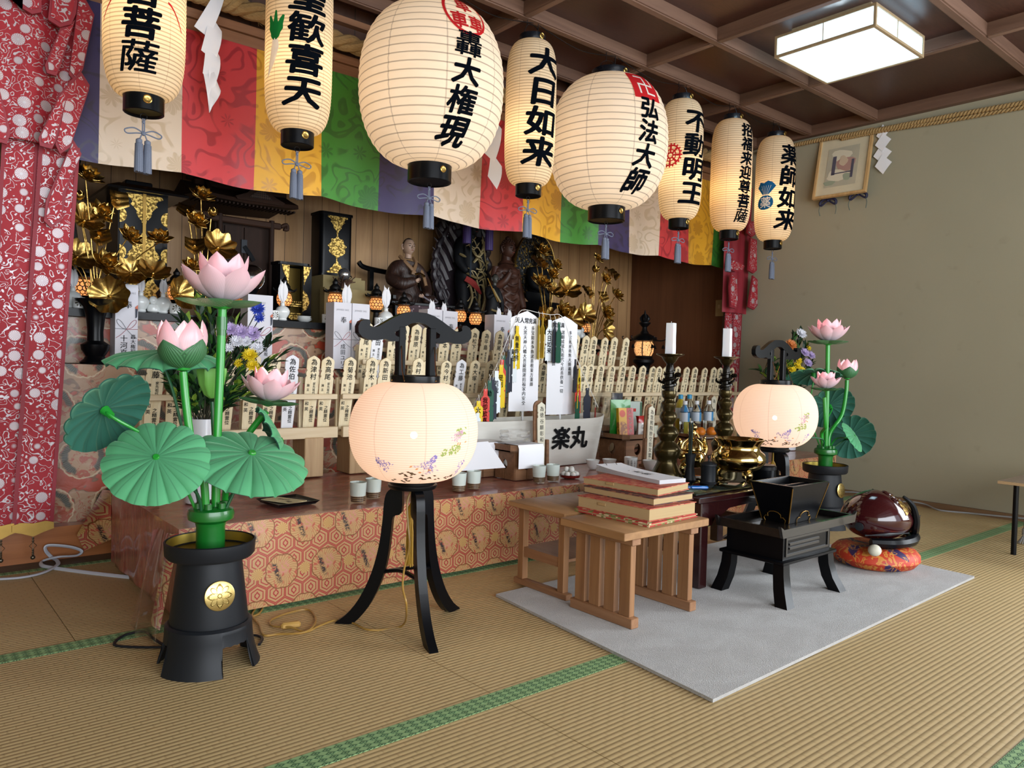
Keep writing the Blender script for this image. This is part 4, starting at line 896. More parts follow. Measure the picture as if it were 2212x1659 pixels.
# books
g = N('old_page_edges', .8); x, y, z = g.sep(g.co()); ln = g.noise(g.com(g.M('MULTIPLY', x, 3), g.M('MULTIPLY', y, 3), g.M('MULTIPLY', z, 900)), 1, 2); g.col(g.mix(g.M('MULTIPLY', ln, .7), '#b89f74', '#8d744c')); M_page = g.m
def m_bookc(nm, a, b, c2):
    g = N(nm, .7); o = g.co(); v = g.vor(o, 70, 1, o=None); s = g.n('SeparateColor'); g.inp(s.inputs[0], v['Color']); g.col(g.mix(g.step(s.outputs[0], .55, .05), a, g.mix(g.step(s.outputs[1], .5, .05), b, c2))); return g.m
M_bk1 = m_bookc('coral_book_silk', '#b5543f', '#c07a5c', '#a03a30'); M_bk2 = m_bookc('red_flower_cloth', '#b02b2a', '#d8c39a', '#6f7b3a')
def book(label, near, left, right, z0, z1, cover, ct=.0025, grp='books on the slatted desk', tag2=None):
    nr, lf, rt = (Vector((p[0], p[1], 0)) for p in (near, left, right)); q = [nr, rt, rt+lf-nr, lf]; t = thing('book', label, 'book', (nr.x, nr.y, z0), 0, grp)
    Q = [((p-nr).x, (p-nr).y) for p in q]; c = Vector((sum(p[0] for p in Q)/4, sum(p[1] for p in Q)/4)); ins = [(c.x+(p[0]-c.x)*.975, c.y+(p[1]-c.y)*.98) for p in Q]; h = z1-z0
    MB().prism(Q, 0, ct).build('back_cover', cover, t, smooth=0); MB().prism(ins, ct, h-ct).build('pages', M_page, t, smooth=0); MB().prism(Q, h-ct, h).build('front_cover', cover, t, smooth=0)
    if tag2:
        d = (Vector(Q[3])-Vector(Q[0])).normalized(); s = Vector(ins[0]); k = MB(); nn = Vector((-d.y, d.x)).normalized()*-1
        p0 = s+d*.20; a = math.atan2(d.y, d.x); k.cbox((0, 0, 0), (.035, .003, .01), X=T(p0.x-.0015, p0.y, h*.62) @ RZ(a), bev=.001); k.build('title_tab', mat('kraft_label', '#a98a5c', .7), t)
    return t
book('thin red flowered folder lying lowest in the book pile', (1.895, 1.562), (1.885, 1.887), (2.178, 1.584), .3212, .332, M_bk2, .003)
book('thickest old book of the pile, coral cover and kraft title tab', (1.922, 1.583), (1.906, 1.896), (2.168, 1.583), .3325, .374, M_bk1, tag2=True)
book('thin old book with dark worn cover between the two coral ones', (1.975, 1.61), (1.965, 1.925), (2.195, 1.615), .3745, .3985, m_bookc('worn_dark_silk', '#5a3030', '#8f5a44', '#3a2a2a'))
book('uppermost old book of the pile, coral cover, under the ringed pad', (2.02, 1.63), (1.99, 1.955), (2.235, 1.665), .399, .424, M_bk1, tag2=True)
pad = thing('ringed_pad', 'white ring-bound card pad lettered in black on top of the books', 'notepad', (2.10, 1.69, .4245), math.radians(-8))
pg = MB()
for i in range(9): pg.sheet(lambda u, v: (.125*u-.002*i*0, .355*v, .001+i*.0016+.012*(v**4)*(i/8.0)+.004*(1-v)**3*0), 2, 14, .0008)
pgo = pg.build('cards', M_white, pad); lt = MB(); write(lt, '般若心経', lambda x, y: (.0625+y*.0+.0+x*.0-(.0) , 0, 0), .0001)
lt = MB(); write(lt, '真言集', lambda x, y: (.0625-x, .10+.0-y, .0162), .04, -.02, -.06, 0, .01, gap=1.3) if False else write(lt, '真言集', lambda x, y: (.0425+(x), .26+y, .0158), .042, 0, 0, 0, .01, gap=1.25)
lt.build('lettering', M_ink, pad, smooth=0)
for i in range(2):
    r = MB(); r.tube([(.035+i*.05, .345+.017*math.cos(a), .012+.017*math.sin(a)) for a in [k*PI/9 for k in range(19)]], .0012, 6); r.build('ring', mat('steel', '#b0b4ba', .25, 1), pad)
# maroon offering table
M_mar = mat('maroon_lacquer', '#2b0f10', .22, noise=.3, Coat_Weight=.5)
mt = thing('maroon_table', 'dark maroon lacquered offering table with a sheet of glass on top', 'table', (2.74, 1.93, ZR))
MB().cbox((0, 0, .334), (.84, .50, .022), bev=.003).build('top', M_mar, mt)
for sx in (-1, 1):
    for sy in (-1, 1): MB().cbox((sx*.365, sy*.215, .1615), (.046, .046, .323), bev=.004).build('leg', M_mar, mt)
    MB().cbox((sx*.365, 0, .13), (.026, .39, .045)).build('side_rail', M_mar, mt)
ap = [(-.342, .323), (-.342, .225), (-.30, .228), (-.275, .262), (-.255, .25), (-.235, .262), (-.19, .283), (0, .29), (.19, .283), (.235, .262), (.255, .25), (.275, .262), (.30, .228), (.342, .225), (.342, .323)]
for sy in (-1, 1): MB().prism(ap, -.007, .007, 0, T(0, sy*.215, 0) @ RX(PI/2)).build('apron', M_mar, mt)
g = N('table_glass', .02, IOR=1.45); g.set('Transmission Weight', 1.0); g.set('Base Color', hx('#a8c8bc')); M_glass = g.m
tag(MB().cbox((2.73, 1.94, .3615), (.78, .46, .006), bev=.001).build('glass_sheet', M_glass), 'clear green-edged glass sheet laid on the maroon table', 'glass')
ZT = .3647
M_brz = mat('dark_bronze', '#4a3f22', .22, .75, .55, 14); M_brzd = mat('black_bronze', '#1a1712', .2, .6)
def candlestick(x, y, label):
    t = thing('candlestick', label, 'candlestick', (x, y, ZT), 0, 'bronze candlesticks'); zz = lambda py: (1030-py)/508
    lo = [(.066, 1030), (.066, 1021), (.058, 1014), (.043, 998), (.042, 990), (.05, 984), (.058, 972), (.058, 967), (.05, 960), (.033, 953), (.031, 950), (.036, 944), (.046, 936), (.046, 931), (.036, 922), (.025, 918), (.023, 914), (.03, 908), (.037, 900), (.037, 896), (.03, 889), (.023, 886), (.026, 881), (.032, 875), (.032, 869), (.022, 864), (.021, 860), (.028, 856), (.031, 850), (.0315, 844), (.03, 842), (.004, 842)]
    MB().lathe([(r, zz(p)) for r, p in lo], 28, cap=False).build('stem', M_brz, t)
    MB().lathe([(r, zz(p)) for r, p in ((.02, 842), (.024, 825), (.021, 812), (.018, 800), (.017, 792), (.014, 787), (.018, 783), (.004, 783))], 20, cap=False).build('neck', M_brzd, t)
    dg = MB(); n = 46
    path = [(.026*math.cos(i*.42)*(1-i/n*.25), .026*math.sin(i*.42)*(1-i/n*.25), zz(840)+.085*i/n) for i in range(n)]
    dg.tube(path, [.004, .008, .009, .009, .008, .006, .003], 7)
    for i in range(0, n, 3): p = Vector(path[i]); dg.tube([p, p*1.22+Vector((0, 0, .012-p.z*.22))], [.004, .0008], 5)
    for a in (.4, 2.4, 4.4): dg.tube([(.02*math.cos(a), .02*math.sin(a), .40), (.043*math.cos(a), .043*math.sin(a), .41), (.048*math.cos(a+.3), .048*math.sin(a+.3), .425)], [.006, .006, .002], 6, k=3)
    dg.sph((.012, -.034, .438), .013, 8, sc=(1, 1.3, .9)); dg.build('dragon', M_brzd, t)
    MB().lathe([(r, zz(p)) for r, p in ((.012, 786), (.022, 781), (.03, 776), (.036, 770), (.055, 766), (.059, 764.5), (.059, 763.5), (.05, 764.5), (.002, 766))], 32, cap=False).build('drip_pan', M_brz, t)
    c = thing('candle', 'white square candle on the '+label, 'candle', (x, y, ZT+zz(764.8)), .3, 'white candles')
    b = MB(); rnd = random.Random(int(x*100)); R = []
    for i in range(9): s = .0165*(1-.05*i/8); R.append([(s*sx*(1+.06*rnd.random()), s*sy*(1+.06*rnd.random()), .133*i/8) for sx, sy in ((-1, -1), (0, -1.04), (1, -1), (1.04, 0), (1, 1), (0, 1.04), (-1, 1), (-1.04, 0))])
    b.rings(R, cap=True); b.tube([(0, 0, .133), (.001, 0, .14)], .001, 5, 0); b.build('wax', mat('candle_wax', '#e6e9ee', .5, Subsurface_Weight=.2), c); return t
candlestick(2.585, 2.045, 'tall bronze dragon candlestick nearer the book pile')
candlestick(3.03, 2.07, 'tall bronze dragon candlestick nearer the right floor lantern')
# vessels on the maroon table
M_gilt = mat('polished_brass', '#c2a768', .11, 1, .12, 5)
c = thing('incense_censer', 'large polished brass bowl censer on three curled legs', 'censer', (2.765, 1.815, ZT))
MB().lathe([(.02, .05), (.06, .046), (.09, .06), (.108, .085), (.11, .1), (.104, .12), (.088, .132), (.084, .14), (.086, .16), (.102, .176), (.103, .18), (.098, .181), (.082, .165), (.078, .14), (.07, .135), (.002, .13)], 48, cap=False).build('bowl', M_gilt, c)
MB().lathe([(.079, .15), (.001, .152)], 30, cap=False).build('ash', mat('grey_ash', '#8e8a82', .95), c)
for i in range(3): a = i*2*PI/3-1.9; MB().tube([(.05*math.cos(a), .05*math.sin(a), .055), (.072*math.cos(a), .072*math.sin(a), .035), (.066*math.cos(a), .066*math.sin(a), .015), (.078*math.cos(a), .078*math.sin(a), .0105)], [.016, .014, .009, .01], 8, k=4).build('leg', M_brass, c)
for s in (-1, 1): MB().tube([(s*.105, 0, .11), (s*.135, 0, .118), (s*.135, 0, .145), (s*.112, 0, .15)], .008, 8, k=4).build('handle', M_gilt, c)
k = thing('lidded_censer', 'ornate gilt censer with a lion on its pierced lid', 'censer', (2.79, 2.07, ZT))
MB().lathe([(.035, .03), (.05, .045), (.06, .07), (.055, .09), (.045, .1), (.05, .108), (.002, .11)], 28).build('body', M_gilt, k)
MB().lathe([(.05, .108), (.048, .12), (.038, .14), (.022, .152), (.015, .16), (.002, .162)], 24).build('lid', M_gilt, k)
r = MB()
for i in range(14): a = i*2*PI/14; r.tube([(.05*math.cos(a), .05*math.sin(a), .112), (.043*math.cos(a), .043*math.sin(a), .135), (.02*math.cos(a), .02*math.sin(a), .154)], .003, 5)
r.build('lid_ribs', M_brass, k)
li = MB(); li.sph((0, 0, .178), .022, 10, sc=(1, .8, 1)); li.sph((-.006, -.012, .206), .015, 10)
for i in range(8): a = i*PI/4; li.sph((-.006+.013*math.cos(a), -.006, .206+.013*math.sin(a)), .006, 6)
for sx in (-1, 1): li.tube([(sx*.012, -.012, .18), (sx*.018, -.022, .16)], .006, 6)
li.tube([(0, .015, .18), (.01, .025, .2), (0, .02, .222)], [.006, .008, .002], 6, k=3); li.build('lion', M_gilt, k)
for s in (-1, 1): MB().tube([(s*.05, 0, .085), (s*.085, 0, .08), (s*.1, 0, .11), (s*.085, 0, .145), (s*.095, 0, .16)], [.01, .012, .012, .01, .004], 8, k=4).build('handle', M_gilt, k)
for i in range(3): a = i*2*PI/3-1.2; MB().tube([(.035*math.cos(a), .035*math.sin(a), .045), (.058*math.cos(a), .058*math.sin(a), .03), (.05*math.cos(a), .05*math.sin(a), .004)], [.014, .012, .008], 8, k=4).build('leg', M_gilt, k)
v = thing('incense_holder', 'slim black waisted vase holding dark green incense sticks', 'vase', (2.633, 1.96, ZT))
MB().lathe([(.026, 0), (.026, .006), (.021, .02), (.0165, .055), (.02, .09), (.024, .108), (.021, .109), (.016, .09), (.002, .085)], 24).build('vase', M_matte, v)
b = MB()
for i in range(12): a = i*2.4; q = Vector((.006*math.cos(a), .006*math.sin(a), 0)); b.tube([q+Vector((.01, .01, .09)), q*1.3+Vector((-.018, -.012, .24))], .0017, 5)
b.build('incense_stick', mat('incense_green', '#16261f', .8), v); v.children[-1]['kind'] = 'stuff'
cn = thing('incense_canister', 'small black lidded canister in front of the brass censer', 'canister', (2.615, 1.855, ZT))
MB().lathe([(.033, 0), (.034, .004), (.0295, .008), (.03, .07), (.032, .074), (.001, .074)], 28).build('body', M_matte, cn)
MB().lathe([(.033, .074), (.033, .079), (.022, .087), (.004, .09), (.003, .1), (.007, .106), (.006, .112), (.001, .114)], 28).build('lid', M_matte, cn)
lg = thing('lighter', 'blue translucent plastic lighter on the edge of the maroon table', 'lighter', (2.46, 1.785, ZT), math.radians(-35))
MB().cbox((0, 0, .006), (.07, .018, .012), bev=.004).build('body', mat('blue_plastic', '#1766b5', .15, Coat_Weight=.5), lg); MB().cbox((-.042, 0, .006), (.014, .014, .01), bev=.003).build('head', mat('blue_cap', '#0d4684', .3), lg)
bx = thing('round_box', 'round black lacquer box beside the brass censer', 'box', (2.985, 1.83, ZT))
MB().lathe([(.046, 0), (.05, .006), (.05, .034), (.051, .036)], 32).build('body', M_black, bx); MB().lathe([(.052, .036), (.052, .05), (.046, .056), (.002, .058)], 32).build('lid', M_black, bx)
# black stand with rice box
M_ebo = wood('ebony_grain', '#0c0b0b', '#1d1917', 0, 30, .3, coat=.3)
st = thing('black_stand', 'black lacquered tray stand on four splayed legs, front of the mat', 'stand', (2.61, 1.525, ZR))
def legp(top, foot):
    P = [Vector((top[0]+(foot[0]-top[0])*f, top[1]+(foot[1]-top[1])*f, z)) for z, f in ((.145, 0), (.1, .08), (.05, .4), (0, 1))]; b = MB(); R = []
    for p in P: w = .0195+.004*(1-p.z/.145); R.append([(p.x+sx*w, p.y+sy*w, p.z) for sx, sy in ((-1, -1), (1, -1), (1, 1), (-1, 1))])
    return b.rings(R, cap=True)
for tx, ty, fx, fy in ((-.145, -.095, -.183, -.135), (.165, -.095, .178, -.14), (-.145, .115, -.175, .135), (.165, .115, .19, .145)): legp((tx, ty), (fx, fy)).build('leg', M_black, st, smooth=20)
b = MB(); b.cbox((.01, .01, .145), (.375, .265, .012), bev=.002); b.build('base_board', M_black, st)
b = MB(); b.box(-.155, .175, -.105, .125, .151, .24); b.build('body', M_black, st, smooth=0)
b = MB()
for z0, z1 in ((.163, .171), (.222, .23)): b.box(-.14, .16, -.109, -.105, z0, z1)
for xx in (-.14, .152): b.box(xx, xx+.008, -.109, -.105, .171, .222)
for i in range(2): b.box(-.115, .09, -.1085, -.105, .186+i*.015, .194+i*.015)
b.build('drawer_front', M_ebo, st, smooth=0)
b = MB(); b.box(-.18, .32, -.115, .145, .24, .248); b.build('tray', M_ebo, st, smooth=0)
for nm, yy in (('a', -.125), ('a', .135), ('b', -.19), ('b', .31)):
    w = MB()
    if nm == 'a': w.prism([(-.19, .238), (.33, .238), (.345, .28), (.325, .268), (-.185, .268), (-.205, .28)], 0, .012, 0, T(0, yy+.012, 0) @ RX(PI/2))
    else: w.cbox((yy+.005, .011, .254), (.012, .246, .03))
    w.build('tray_rim', M_ebo, st, smooth=20)
mb_ = thing('rice_box', 'square tapered black and gold lacquer box on the tray stand', 'box', (2.72, 1.553, ZR+.249))
R = [[(sx*a, sy*b_, z) for sx, sy in ((-1, -1), (1, -1), (1, 1), (-1, 1))] for a, b_, z in ((.098, .055, 0), (.132, .086, .138), (.134, .088, .146), (.122, .077, .147), (.118, .073, .125), (.117, .072, .12))]
MB().rings(R, cap=True).build('body', M_black, mb_, smooth=0)
b = MB()
for sx in (-1, 1):
    for sy in (-1, 1): b.tube([(sx*.0985, sy*.0555, .002), (sx*.1325, sy*.0865, .139)], .0022, 4)
b.build('gold_edge', mat('worn_gold', '#9c7431', .4, .8, .4, 60), mb_)
b = MB(); b.box(-.11, .11, -.065, .065, .118, .122); b.cbox((0, 0, .128), (.24, .012, .012)); b.build('lid_board', M_black, mb_)
cl_ = [(-.045, 0), (-.05, .012), (-.04, .022), (-.03, .02), (-.03, .032), (-.018, .04), (0, .043), (.018, .04), (.03, .032), (.03, .02), (.04, .022), (.05, .012), (.045, 0)]
for k_, X in enumerate((T(0, -.0558, 0) @ RX(.22) @ RX(PI/2), RZ(-PI/2) @ T(0, -.0985, 0) @ RX(.24) @ RX(PI/2))):
    o_ = MB(); o_.tube([X @ Vector((p[0]*(.9 if k_ else 1), p[1], .0018)) for p in cl_], .0016, 5); o_.build('cloud_fitting', mat('worn_gold', ''), mb_)
# wooden fish drum on its cushion
cu = thing('drum_cushion', 'round orange and purple brocade cushion under the wooden fish drum', 'cushion', (3.30, 1.48, ZR))
g = N('cushion_brocade', .55); o = g.co(); x, y, z = g.sep(o); an = g.M('ARCTAN2', y, x); d4 = g.M('ADD', g.M('MULTIPLY', an, 1.9), g.M('MULTIPLY', z, 26)); ck = g.M('MULTIPLY', g.step(g.M('SINE', g.M('MULTIPLY', an, 5)), .1, .1), g.step(g.M('SINE', g.M('ADD', g.M('MULTIPLY', an, 5), g.M('MULTIPLY', z, 60))), .0, .1))
fl2 = g.line(g.fr(g.M('MULTIPLY', g.noise(o, 30, 1, .5, .6), 4)), .5, .15); g.col(g.mix(g.M('MULTIPLY', fl2, .85), g.mix(ck, '#b8371b', '#33224f'), '#c98a3a')); g.bump(g.noise(o, 20, 3), .3, .008)
MB().lathe([(.02, 0), (.12, .0), (.155, .012), (.176, .038), (.174, .06), (.155, .08), (.115, .092), (.09, .088), (.002, .085)], 48).build('cover', g.m, cu)
mk = thing('wooden_fish_drum', 'large carved maroon wooden fish drum with gilt scales and dragon handle', 'drum', (3.30, 1.48, ZR+.106), math.radians(-22))
M_mok = mat('maroon_drum_lacquer', '#3a1013', .12, noise=.2, nscale=6, Coat_Weight=.6)
def moku(u, v):
    a = 2*PI*u; th = PI*v; x = math.sin(th)*math.cos(a); y = math.sin(th)*math.sin(a); z = -math.cos(th)
    sx = .142*(1+.10*(1-z)*.5); return (sx*x*(1-.10*max(0, z))-.02*(1-z)*.0, .135*y*(1-.12*max(0, z)), .108+.108*z*(1 if z > 0 else .95)-.02*max(0, x)*(z+1)*.6)
body = MB().grid(moku, 40, 24).build('body', M_mok, mk)
sl = MB(); sl.sheet(lambda u, v: (-.175+.23*u, -.142+.02*abs(u-.45)-.004*math.sin(PI*v), .055+.012*(v-.5)*(1.2-abs(2*u-1))), 16, 3, .004); so = sl.build('slit', M_matte, mk); so.location = (0, .008, 0)
MB().lathe([(.018, 0), (.016, .004), (.002, .005)], 18, X=T(-.14, -.055, .075) @ RZ(-.9) @ RX(PI/2)).build('sound_hole', M_matte, mk)
g = N('gilt_scales', .4, .6); o = g.co(); vv = g.vor(o, 75, .4); g.col(g.mix(g.step(vv, .45, .1), '#b08d3d', '#6d4f1e')); g.bump(vv, .5, .004)
def onmok(a, v, k=1.012): p = Vector(moku(a/(2*PI), v)); c = Vector((0, 0, .108)); return c+(p-c)*k
for a0 in (-.95, -.1):
    s = MB(); s.sheet(lambda u, v: onmok(a0-.38+.76*u, .60+.26*v+.03*math.cos(PI*2*(u-.5)), 1.012+.008*math.sin(PI*u)*math.sin(PI*v)), 14, 12, .003); s.build('gilt_fish', g.m, mk)
    for q in ((a0-.42, .9, -1), (a0-.45, .76, 1), (a0+.40, .62, -1)):
        s = MB(); P = []
        for i in range(16): r_ = .075*(1-i/17); th = q[2]*i*.55; P.append(onmok(q[0]+r_*2.6*math.cos(th), q[1]+r_*.9*math.sin(th), 1.015))
        s.tube(P, .004, 6); s.build('carved_curl', M_mok, mk)
for sy in (-1, 1):
    h = MB(); P = [(.055, sy*.085, .20), (.09, sy*.10, .165), (.112, sy*.10, .11), (.125, sy*.085, .065), (.155, sy*.05, .04), (.175, sy*.025, .03)]
    h.tube(P, [.006, .012, .015, .018, .02, .016], 8, k=6)
    for i in range(9): t_ = i/8; p = Vector(P[2]).lerp(Vector(P[4]), t_); h.tube([p, p+Vector((.012, sy*.012, .014))], [.008, .001], 5)
    h.build('dragon_handle', M_black, mk)
h = MB(); h.tube([(-.1, -.08, .012), (0, -.11, .01), (.10, -.09, .012), (.155, -.05, .02), (.175, 0, .025), (.155, .05, .02), (.10, .09, .012)], [.018, .022, .024, .026, .028, .026, .02], 8, k=5)
for i in range(7): h.tube([(.165-.01*abs(i-3), -.045+.015*i, .02), (.195-.014*abs(i-3), -.052+.0175*i, .022), (.20-.014*abs(i-3), -.052+.0175*i, .006)], [.009, .008, .004], 6)
h.build('dragon_base', M_black, mk)
ml = thing('drum_mallet', 'pale round-headed mallet tucked at the edge of the drum cushion', 'mallet', (3.13, 1.405, ZR+.088), math.radians(20))
MB().sph((0, 0, .012), .026, 16, sc=(1, 1, .92)).build('head', mat('bone_white', '#c9c5b2', .6), ml); MB().tube([(.02, 0, .016), (.13, .0, .022)], .005, 8).build('shaft', mat('mallet_stick', '#a5773a', .6), ml)
# plywood table at the far right
pt = thing('plywood_table', 'low plywood table reaching in from the right edge', 'table', (4.62, 1.0, 0))
P0 = at(2155, 1038, 2, .345); pl = [(0, 0), (.8, .0), (.8, .55), (0, .55)]
g = N('ply_edge', .5); zz = g.sep(g.co())[2]; g.col(g.mix(g.line(g.fr(g.M('MULTIPLY', zz, 330)), .5, .18), '#c0a27a', '#6d5234'))
pt.location = (P0.x, P0.y-.55, 0)
pe = MB().prism(pl, .331, .345, side=1); pe.build('top', [wood('ply_face', '#6b5a4a', '#7d6a58', 0, 16, .4), g.m], pt, smooth=0)
for lx, ly in ((.06, .06), (.74, .06), (.06, .49), (.74, .49)): MB().tube([(lx, ly, 0), (lx, ly, .331)], .012, 10).build('leg', M_black, pt)
tp = thing('drum_stick', 'dark red stick with white cord tassel at the right edge', 'stick', (4.38, 1.245, 0))
MB().tube([(.04, 0, .02), (.045, 0, .2)], .009, 10).build('shaft', mat('red_lacquer', '#5a1512', .3), tp)
b = MB(); 
for i in range(5): b.tube([(.04+.012*math.cos(a), .012*math.sin(a), .045+i*.007) for a in [k*PI/6 for k in range(13)]], .004, 5)
for i in range(26): a = i*2.4; b.tube([(.04+.008*math.cos(a), .008*math.sin(a), .042), (.035+.03*math.cos(a), .03*math.sin(a), .004)], .002, 4)
b.build('tassel', mat('grey_cotton', '#8f8d8a', .9), tp)
# ================================================================== TIERS OF THE ALTAR
def PX(px, py, Y): return at(px, py, 1, Y)
ZA = .3035
def m_dragon():
    g = N('dragon_brocade', .4, Coat_Weight=.45, Coat_Roughness=.2); x, y, z = g.sep(g.co()); v = g.com(x, z, 0)
    n1 = g.noise(g.com(g.M('MULTIPLY', x, .7), z, 0), 13, 2, .5, .5); cl = g.step(n1, .47, .015); edge = g.line(n1, .47, .018)
    c = g.mix(cl, '#a8432a', '#a98668'); c = g.mix(g.M('MULTIPLY', edge, .8), c, '#6d5038')
    sw = g.line(g.fr(g.M('MULTIPLY', g.noise(v, 22, 1, .5, 1.2), 4)), .5, .12); m2 = g.step(g.noise(v, 5, 1), .55, .03); c = g.mix(g.M('MULTIPLY', g.M('MULTIPLY', sw, m2), .7), c, '#a04028')
    h, lx, lz = g.hexgrid(g.M('ADD', x, .05), g.M('ADD', z, .02), .24); d = g.V('LENGTH', g.com(lx, lz, 0)); wob = g.M('ADD', d, g.M('MULTIPLY', g.M('SUBTRACT', g.noise(v, 40, 2), .5), .09))
    inside = g.M('SUBTRACT', 1, g.step(wob, .36, .01)); nn = g.noise(v, 26, 3, .6, 1); ci = g.mix(g.step(nn, .52, .03), '#b08a68', '#a5482c')
    an = g.M('ARCTAN2', lz, lx); gap = g.step(g.M('SINE', g.M('ADD', an, g.M('MULTIPLY', x, 9))), -.65, .1); ring = g.M('MULTIPLY', g.line(wob, .28, .05), gap); sc = g.line(g.fr(g.M('MULTIPLY', an, 9)), .5, .2)
    ci = g.mix(ring, ci, g.mix(sc, '#2f2d20', '#57503a')); c = g.mix(inside, c, ci); c = g.mix(g.line(wob, .36, .012), c, '#c9b090'); g.col(c); g.bump(g.noise(v, 12, 4, .6, .8), .35, .01); return g.m
M_drag = m_dragon()
t1 = thing('altar_tier', 'lower altar tier faced with orange dragon brocade, standing on the alcove step', 'altar tier', (0, 0, 0))
MB().box(.14, 4.97, 3.56, 4.38, .121, .772).build('body', mat('plain_board', ''), t1, smooth=0)
MB().sheet(lambda u, v: (.14+4.83*u, 3.545-.006*math.sin(u*60)*(1-v), .128+.648*v), 90, 8, .004).build('brocade_front', M_drag, t1)
MB().box(.14, 4.97, 3.54, 4.38, .772, .78).build('brocade_top', M_drag, t1, smooth=0)
t2 = thing('altar_tier', 'upper altar tier faced with dragon brocade behind the gift boxes', 'altar tier', (0, 0, 0))
MB().box(.14, 3.95, 3.68, 4.38, .781, .975).build('body', mat('plain_board', ''), t2, smooth=0)
MB().sheet(lambda u, v: (.14+3.81*u, 3.665-.005*math.sin(u*50)*(1-v), .783+.195*v), 70, 4, .004).build('brocade_front', M_drag, t2)
sh = thing('offering_shelf', 'long black lacquered shelf on the upper tier holding vases and cabinets', 'shelf', (0, 0, 0))
MB().box(.14, 3.95, 3.62, 4.38, .980, 1.012).build('board', M_black, sh, smooth=0)
b = MB()
for x in (.15, 1.3, 2.5, 3.7): b.cbox((x+.03, 3.63, .992), (.02, .015, .02))

# ================================================================== MEMORIAL PLAQUES IN THEIR RACKS
M_pine = wood('fresh_pine', '#d3bb94', '#e4d2b2', 0, 22, .6); M_pinev = wood('plaque_pine', '#dcc79c', '#efe2c2', 2, 30, .6)
def rack(label, x0, x1, y, zr, zb, zt, feet):
    r = thing('plaque_rack', label, 'rack', (0, y, 0), 0, 'pine plaque racks')
    MB().cbox(((x0+x1)/2, -.045, zr), (x1-x0, .012, .024), bev=.002).build('front_rail', M_pine, r)
    MB().cbox(((x0+x1)/2, -.05, zb), (x1-x0, .022, .05), bev=.002).build('bottom_beam', M_pine, r)
    MB().cbox(((x0+x1)/2, .04, zt-.02), (x1-x0, .012, .022), bev=.002).build('back_rail', M_pine, r)
    MB().cbox(((x0+x1)/2, .01, zb-.012), (x1-x0, .1, .012)).build('base_board', M_pine, r)
    n = int((x1-x0)/.12)
    for i in range(n+1): MB().cbox((x0+.012+(x1-x0-.024)*i/n, .028, (zb+zt)/2), (.016, .014, zt-zb)).build('post', M_pinev, r)
    for fx, fz in feet: MB().cbox((fx, 0, (zb-.02+fz)/2), (.09, .13, zb-.02-fz), bev=.003).build('foot_block', wood('block_pine', '#a5845c', '#bfa077', 2, 26), r)
    return r
YF, YU = 3.2, 3.4
rack('front pine rack left of the boat, holding the lower row of plaques', .80, 1.615, YF, .66, .50, .745, [(.9, .3045), (1.5, .3045)])
rack('long front pine rack behind the boat and bottles', 1.64, 4.86, YF, .66, .50, .745, [(1.72, .3045), (2.75, .3045), (3.9, .3045), (4.7, .3045)])
rack('upper pine rack behind, holding the higher row of plaques', 1.84, 3.88, YU, .82, .67, .90, [(1.9, .3005), (2.9, .3005), (3.8, .3005)]) if False else None
def rack_up():
    r = rack('upper pine rack behind, holding the higher row of plaques', 1.86, 3.86, 3.42, .82, .68, .905, [])
    for fx in (1.93, 2.9, 3.8): MB().box(fx-.02, fx+.02, -.06, .05, .001, .655).build('foot_block', M_pinev, r, smooth=0)
rack_up()
def plaque(x, y, z, w, h, lines, label, grp, lean=.16, white=False, n=1, roll=0):
    t = thing('memorial_plaque', label, 'plaque', (x, y, z), 0, grp); X = RY(roll) @ RX(lean); hw = w/2
    half = [(0, h), (hw*.5, h-.008), (hw*.86, h-.017), (hw*.93, h-.025), (hw*.93, h-.06), (hw*.8, h-.066), (hw*.93, h-.075), (hw*.93, h-.085), (hw*.82, h-.09), (hw*1.0, h-.1), (hw*.97, h-.16), (hw*.78, 0)]
    P = half+[(-a, b_) for a, b_ in half[::-1] if a > 0]
    mb = MB().prism(P, -.003, .003, 0, X @ RX(PI/2))
    fn = lambda px, py: X @ Vector((px, -.0036, py))
    for s, size, px, py, gp in lines: write(mb, s, fn, size, px, py, 1, .016, 0, gp)
    mb.build('plaque', [M_white if white else M_pinev, M_ink], t, smooth=0)
    return t
NM = ['津村', '高尾', '菊池', '村木', '新田', '村上', '池田', '今村', '工藤', '大塚', '稲垣', '中村', '吉田', '藤原', '上田', '近藤', '三浦', '田辺', '山口', '西本', '日野', '佐伯', '岡本', '石川', '林田', '松下', '川口', '森本', '平島', '長尾']
def pl_lines(i, w, h):
    nm = NM[i % len(NM)]; return [('為'+nm, .030, -.012, h-.022, 1.08), ('家先祖代々', .0135, .004, h-.128, 1.02), ('施主', .0135, -.024, h-.135, 1.5), ('之精霊位', .019, -.001, h-.235, 1.0), ('和英', .019, -.026, h-.215, 1.3)]
front = [335, 383, 440, 495, 548, 593, 631, 681.5, 710.5, 757, 803, 834, 900, 925, 963.5, 998, 1025, 1062, 1098, 1136, 1173, 1210, 1261, 1277.5, 1298, 1323, 1344, 1367, 1388, 1411, 1423, 1441, 1464, 1485, 1500, 1524, 1541, 1557, 1580]
rnd = random.Random(11); H = .35
for i, px in enumerate(front):
    p = at(px, 768 if px < 900 else 790, 1, YF-.045); x = p.x; bx = x+rnd.uniform(-.004, .004)
    plaque(bx, YF+.004+(i % 2)*.008, .505, .066, H-.012+rnd.uniform(0, .008), pl_lines(i+(15 if i < 7 else -7), .066, H), 'inked pine plaque, %s from the left in the lower front row' % ordn(i), 'plaques in the lower front row', .165, i in (6, 15), roll=rnd.uniform(-.008, .012))
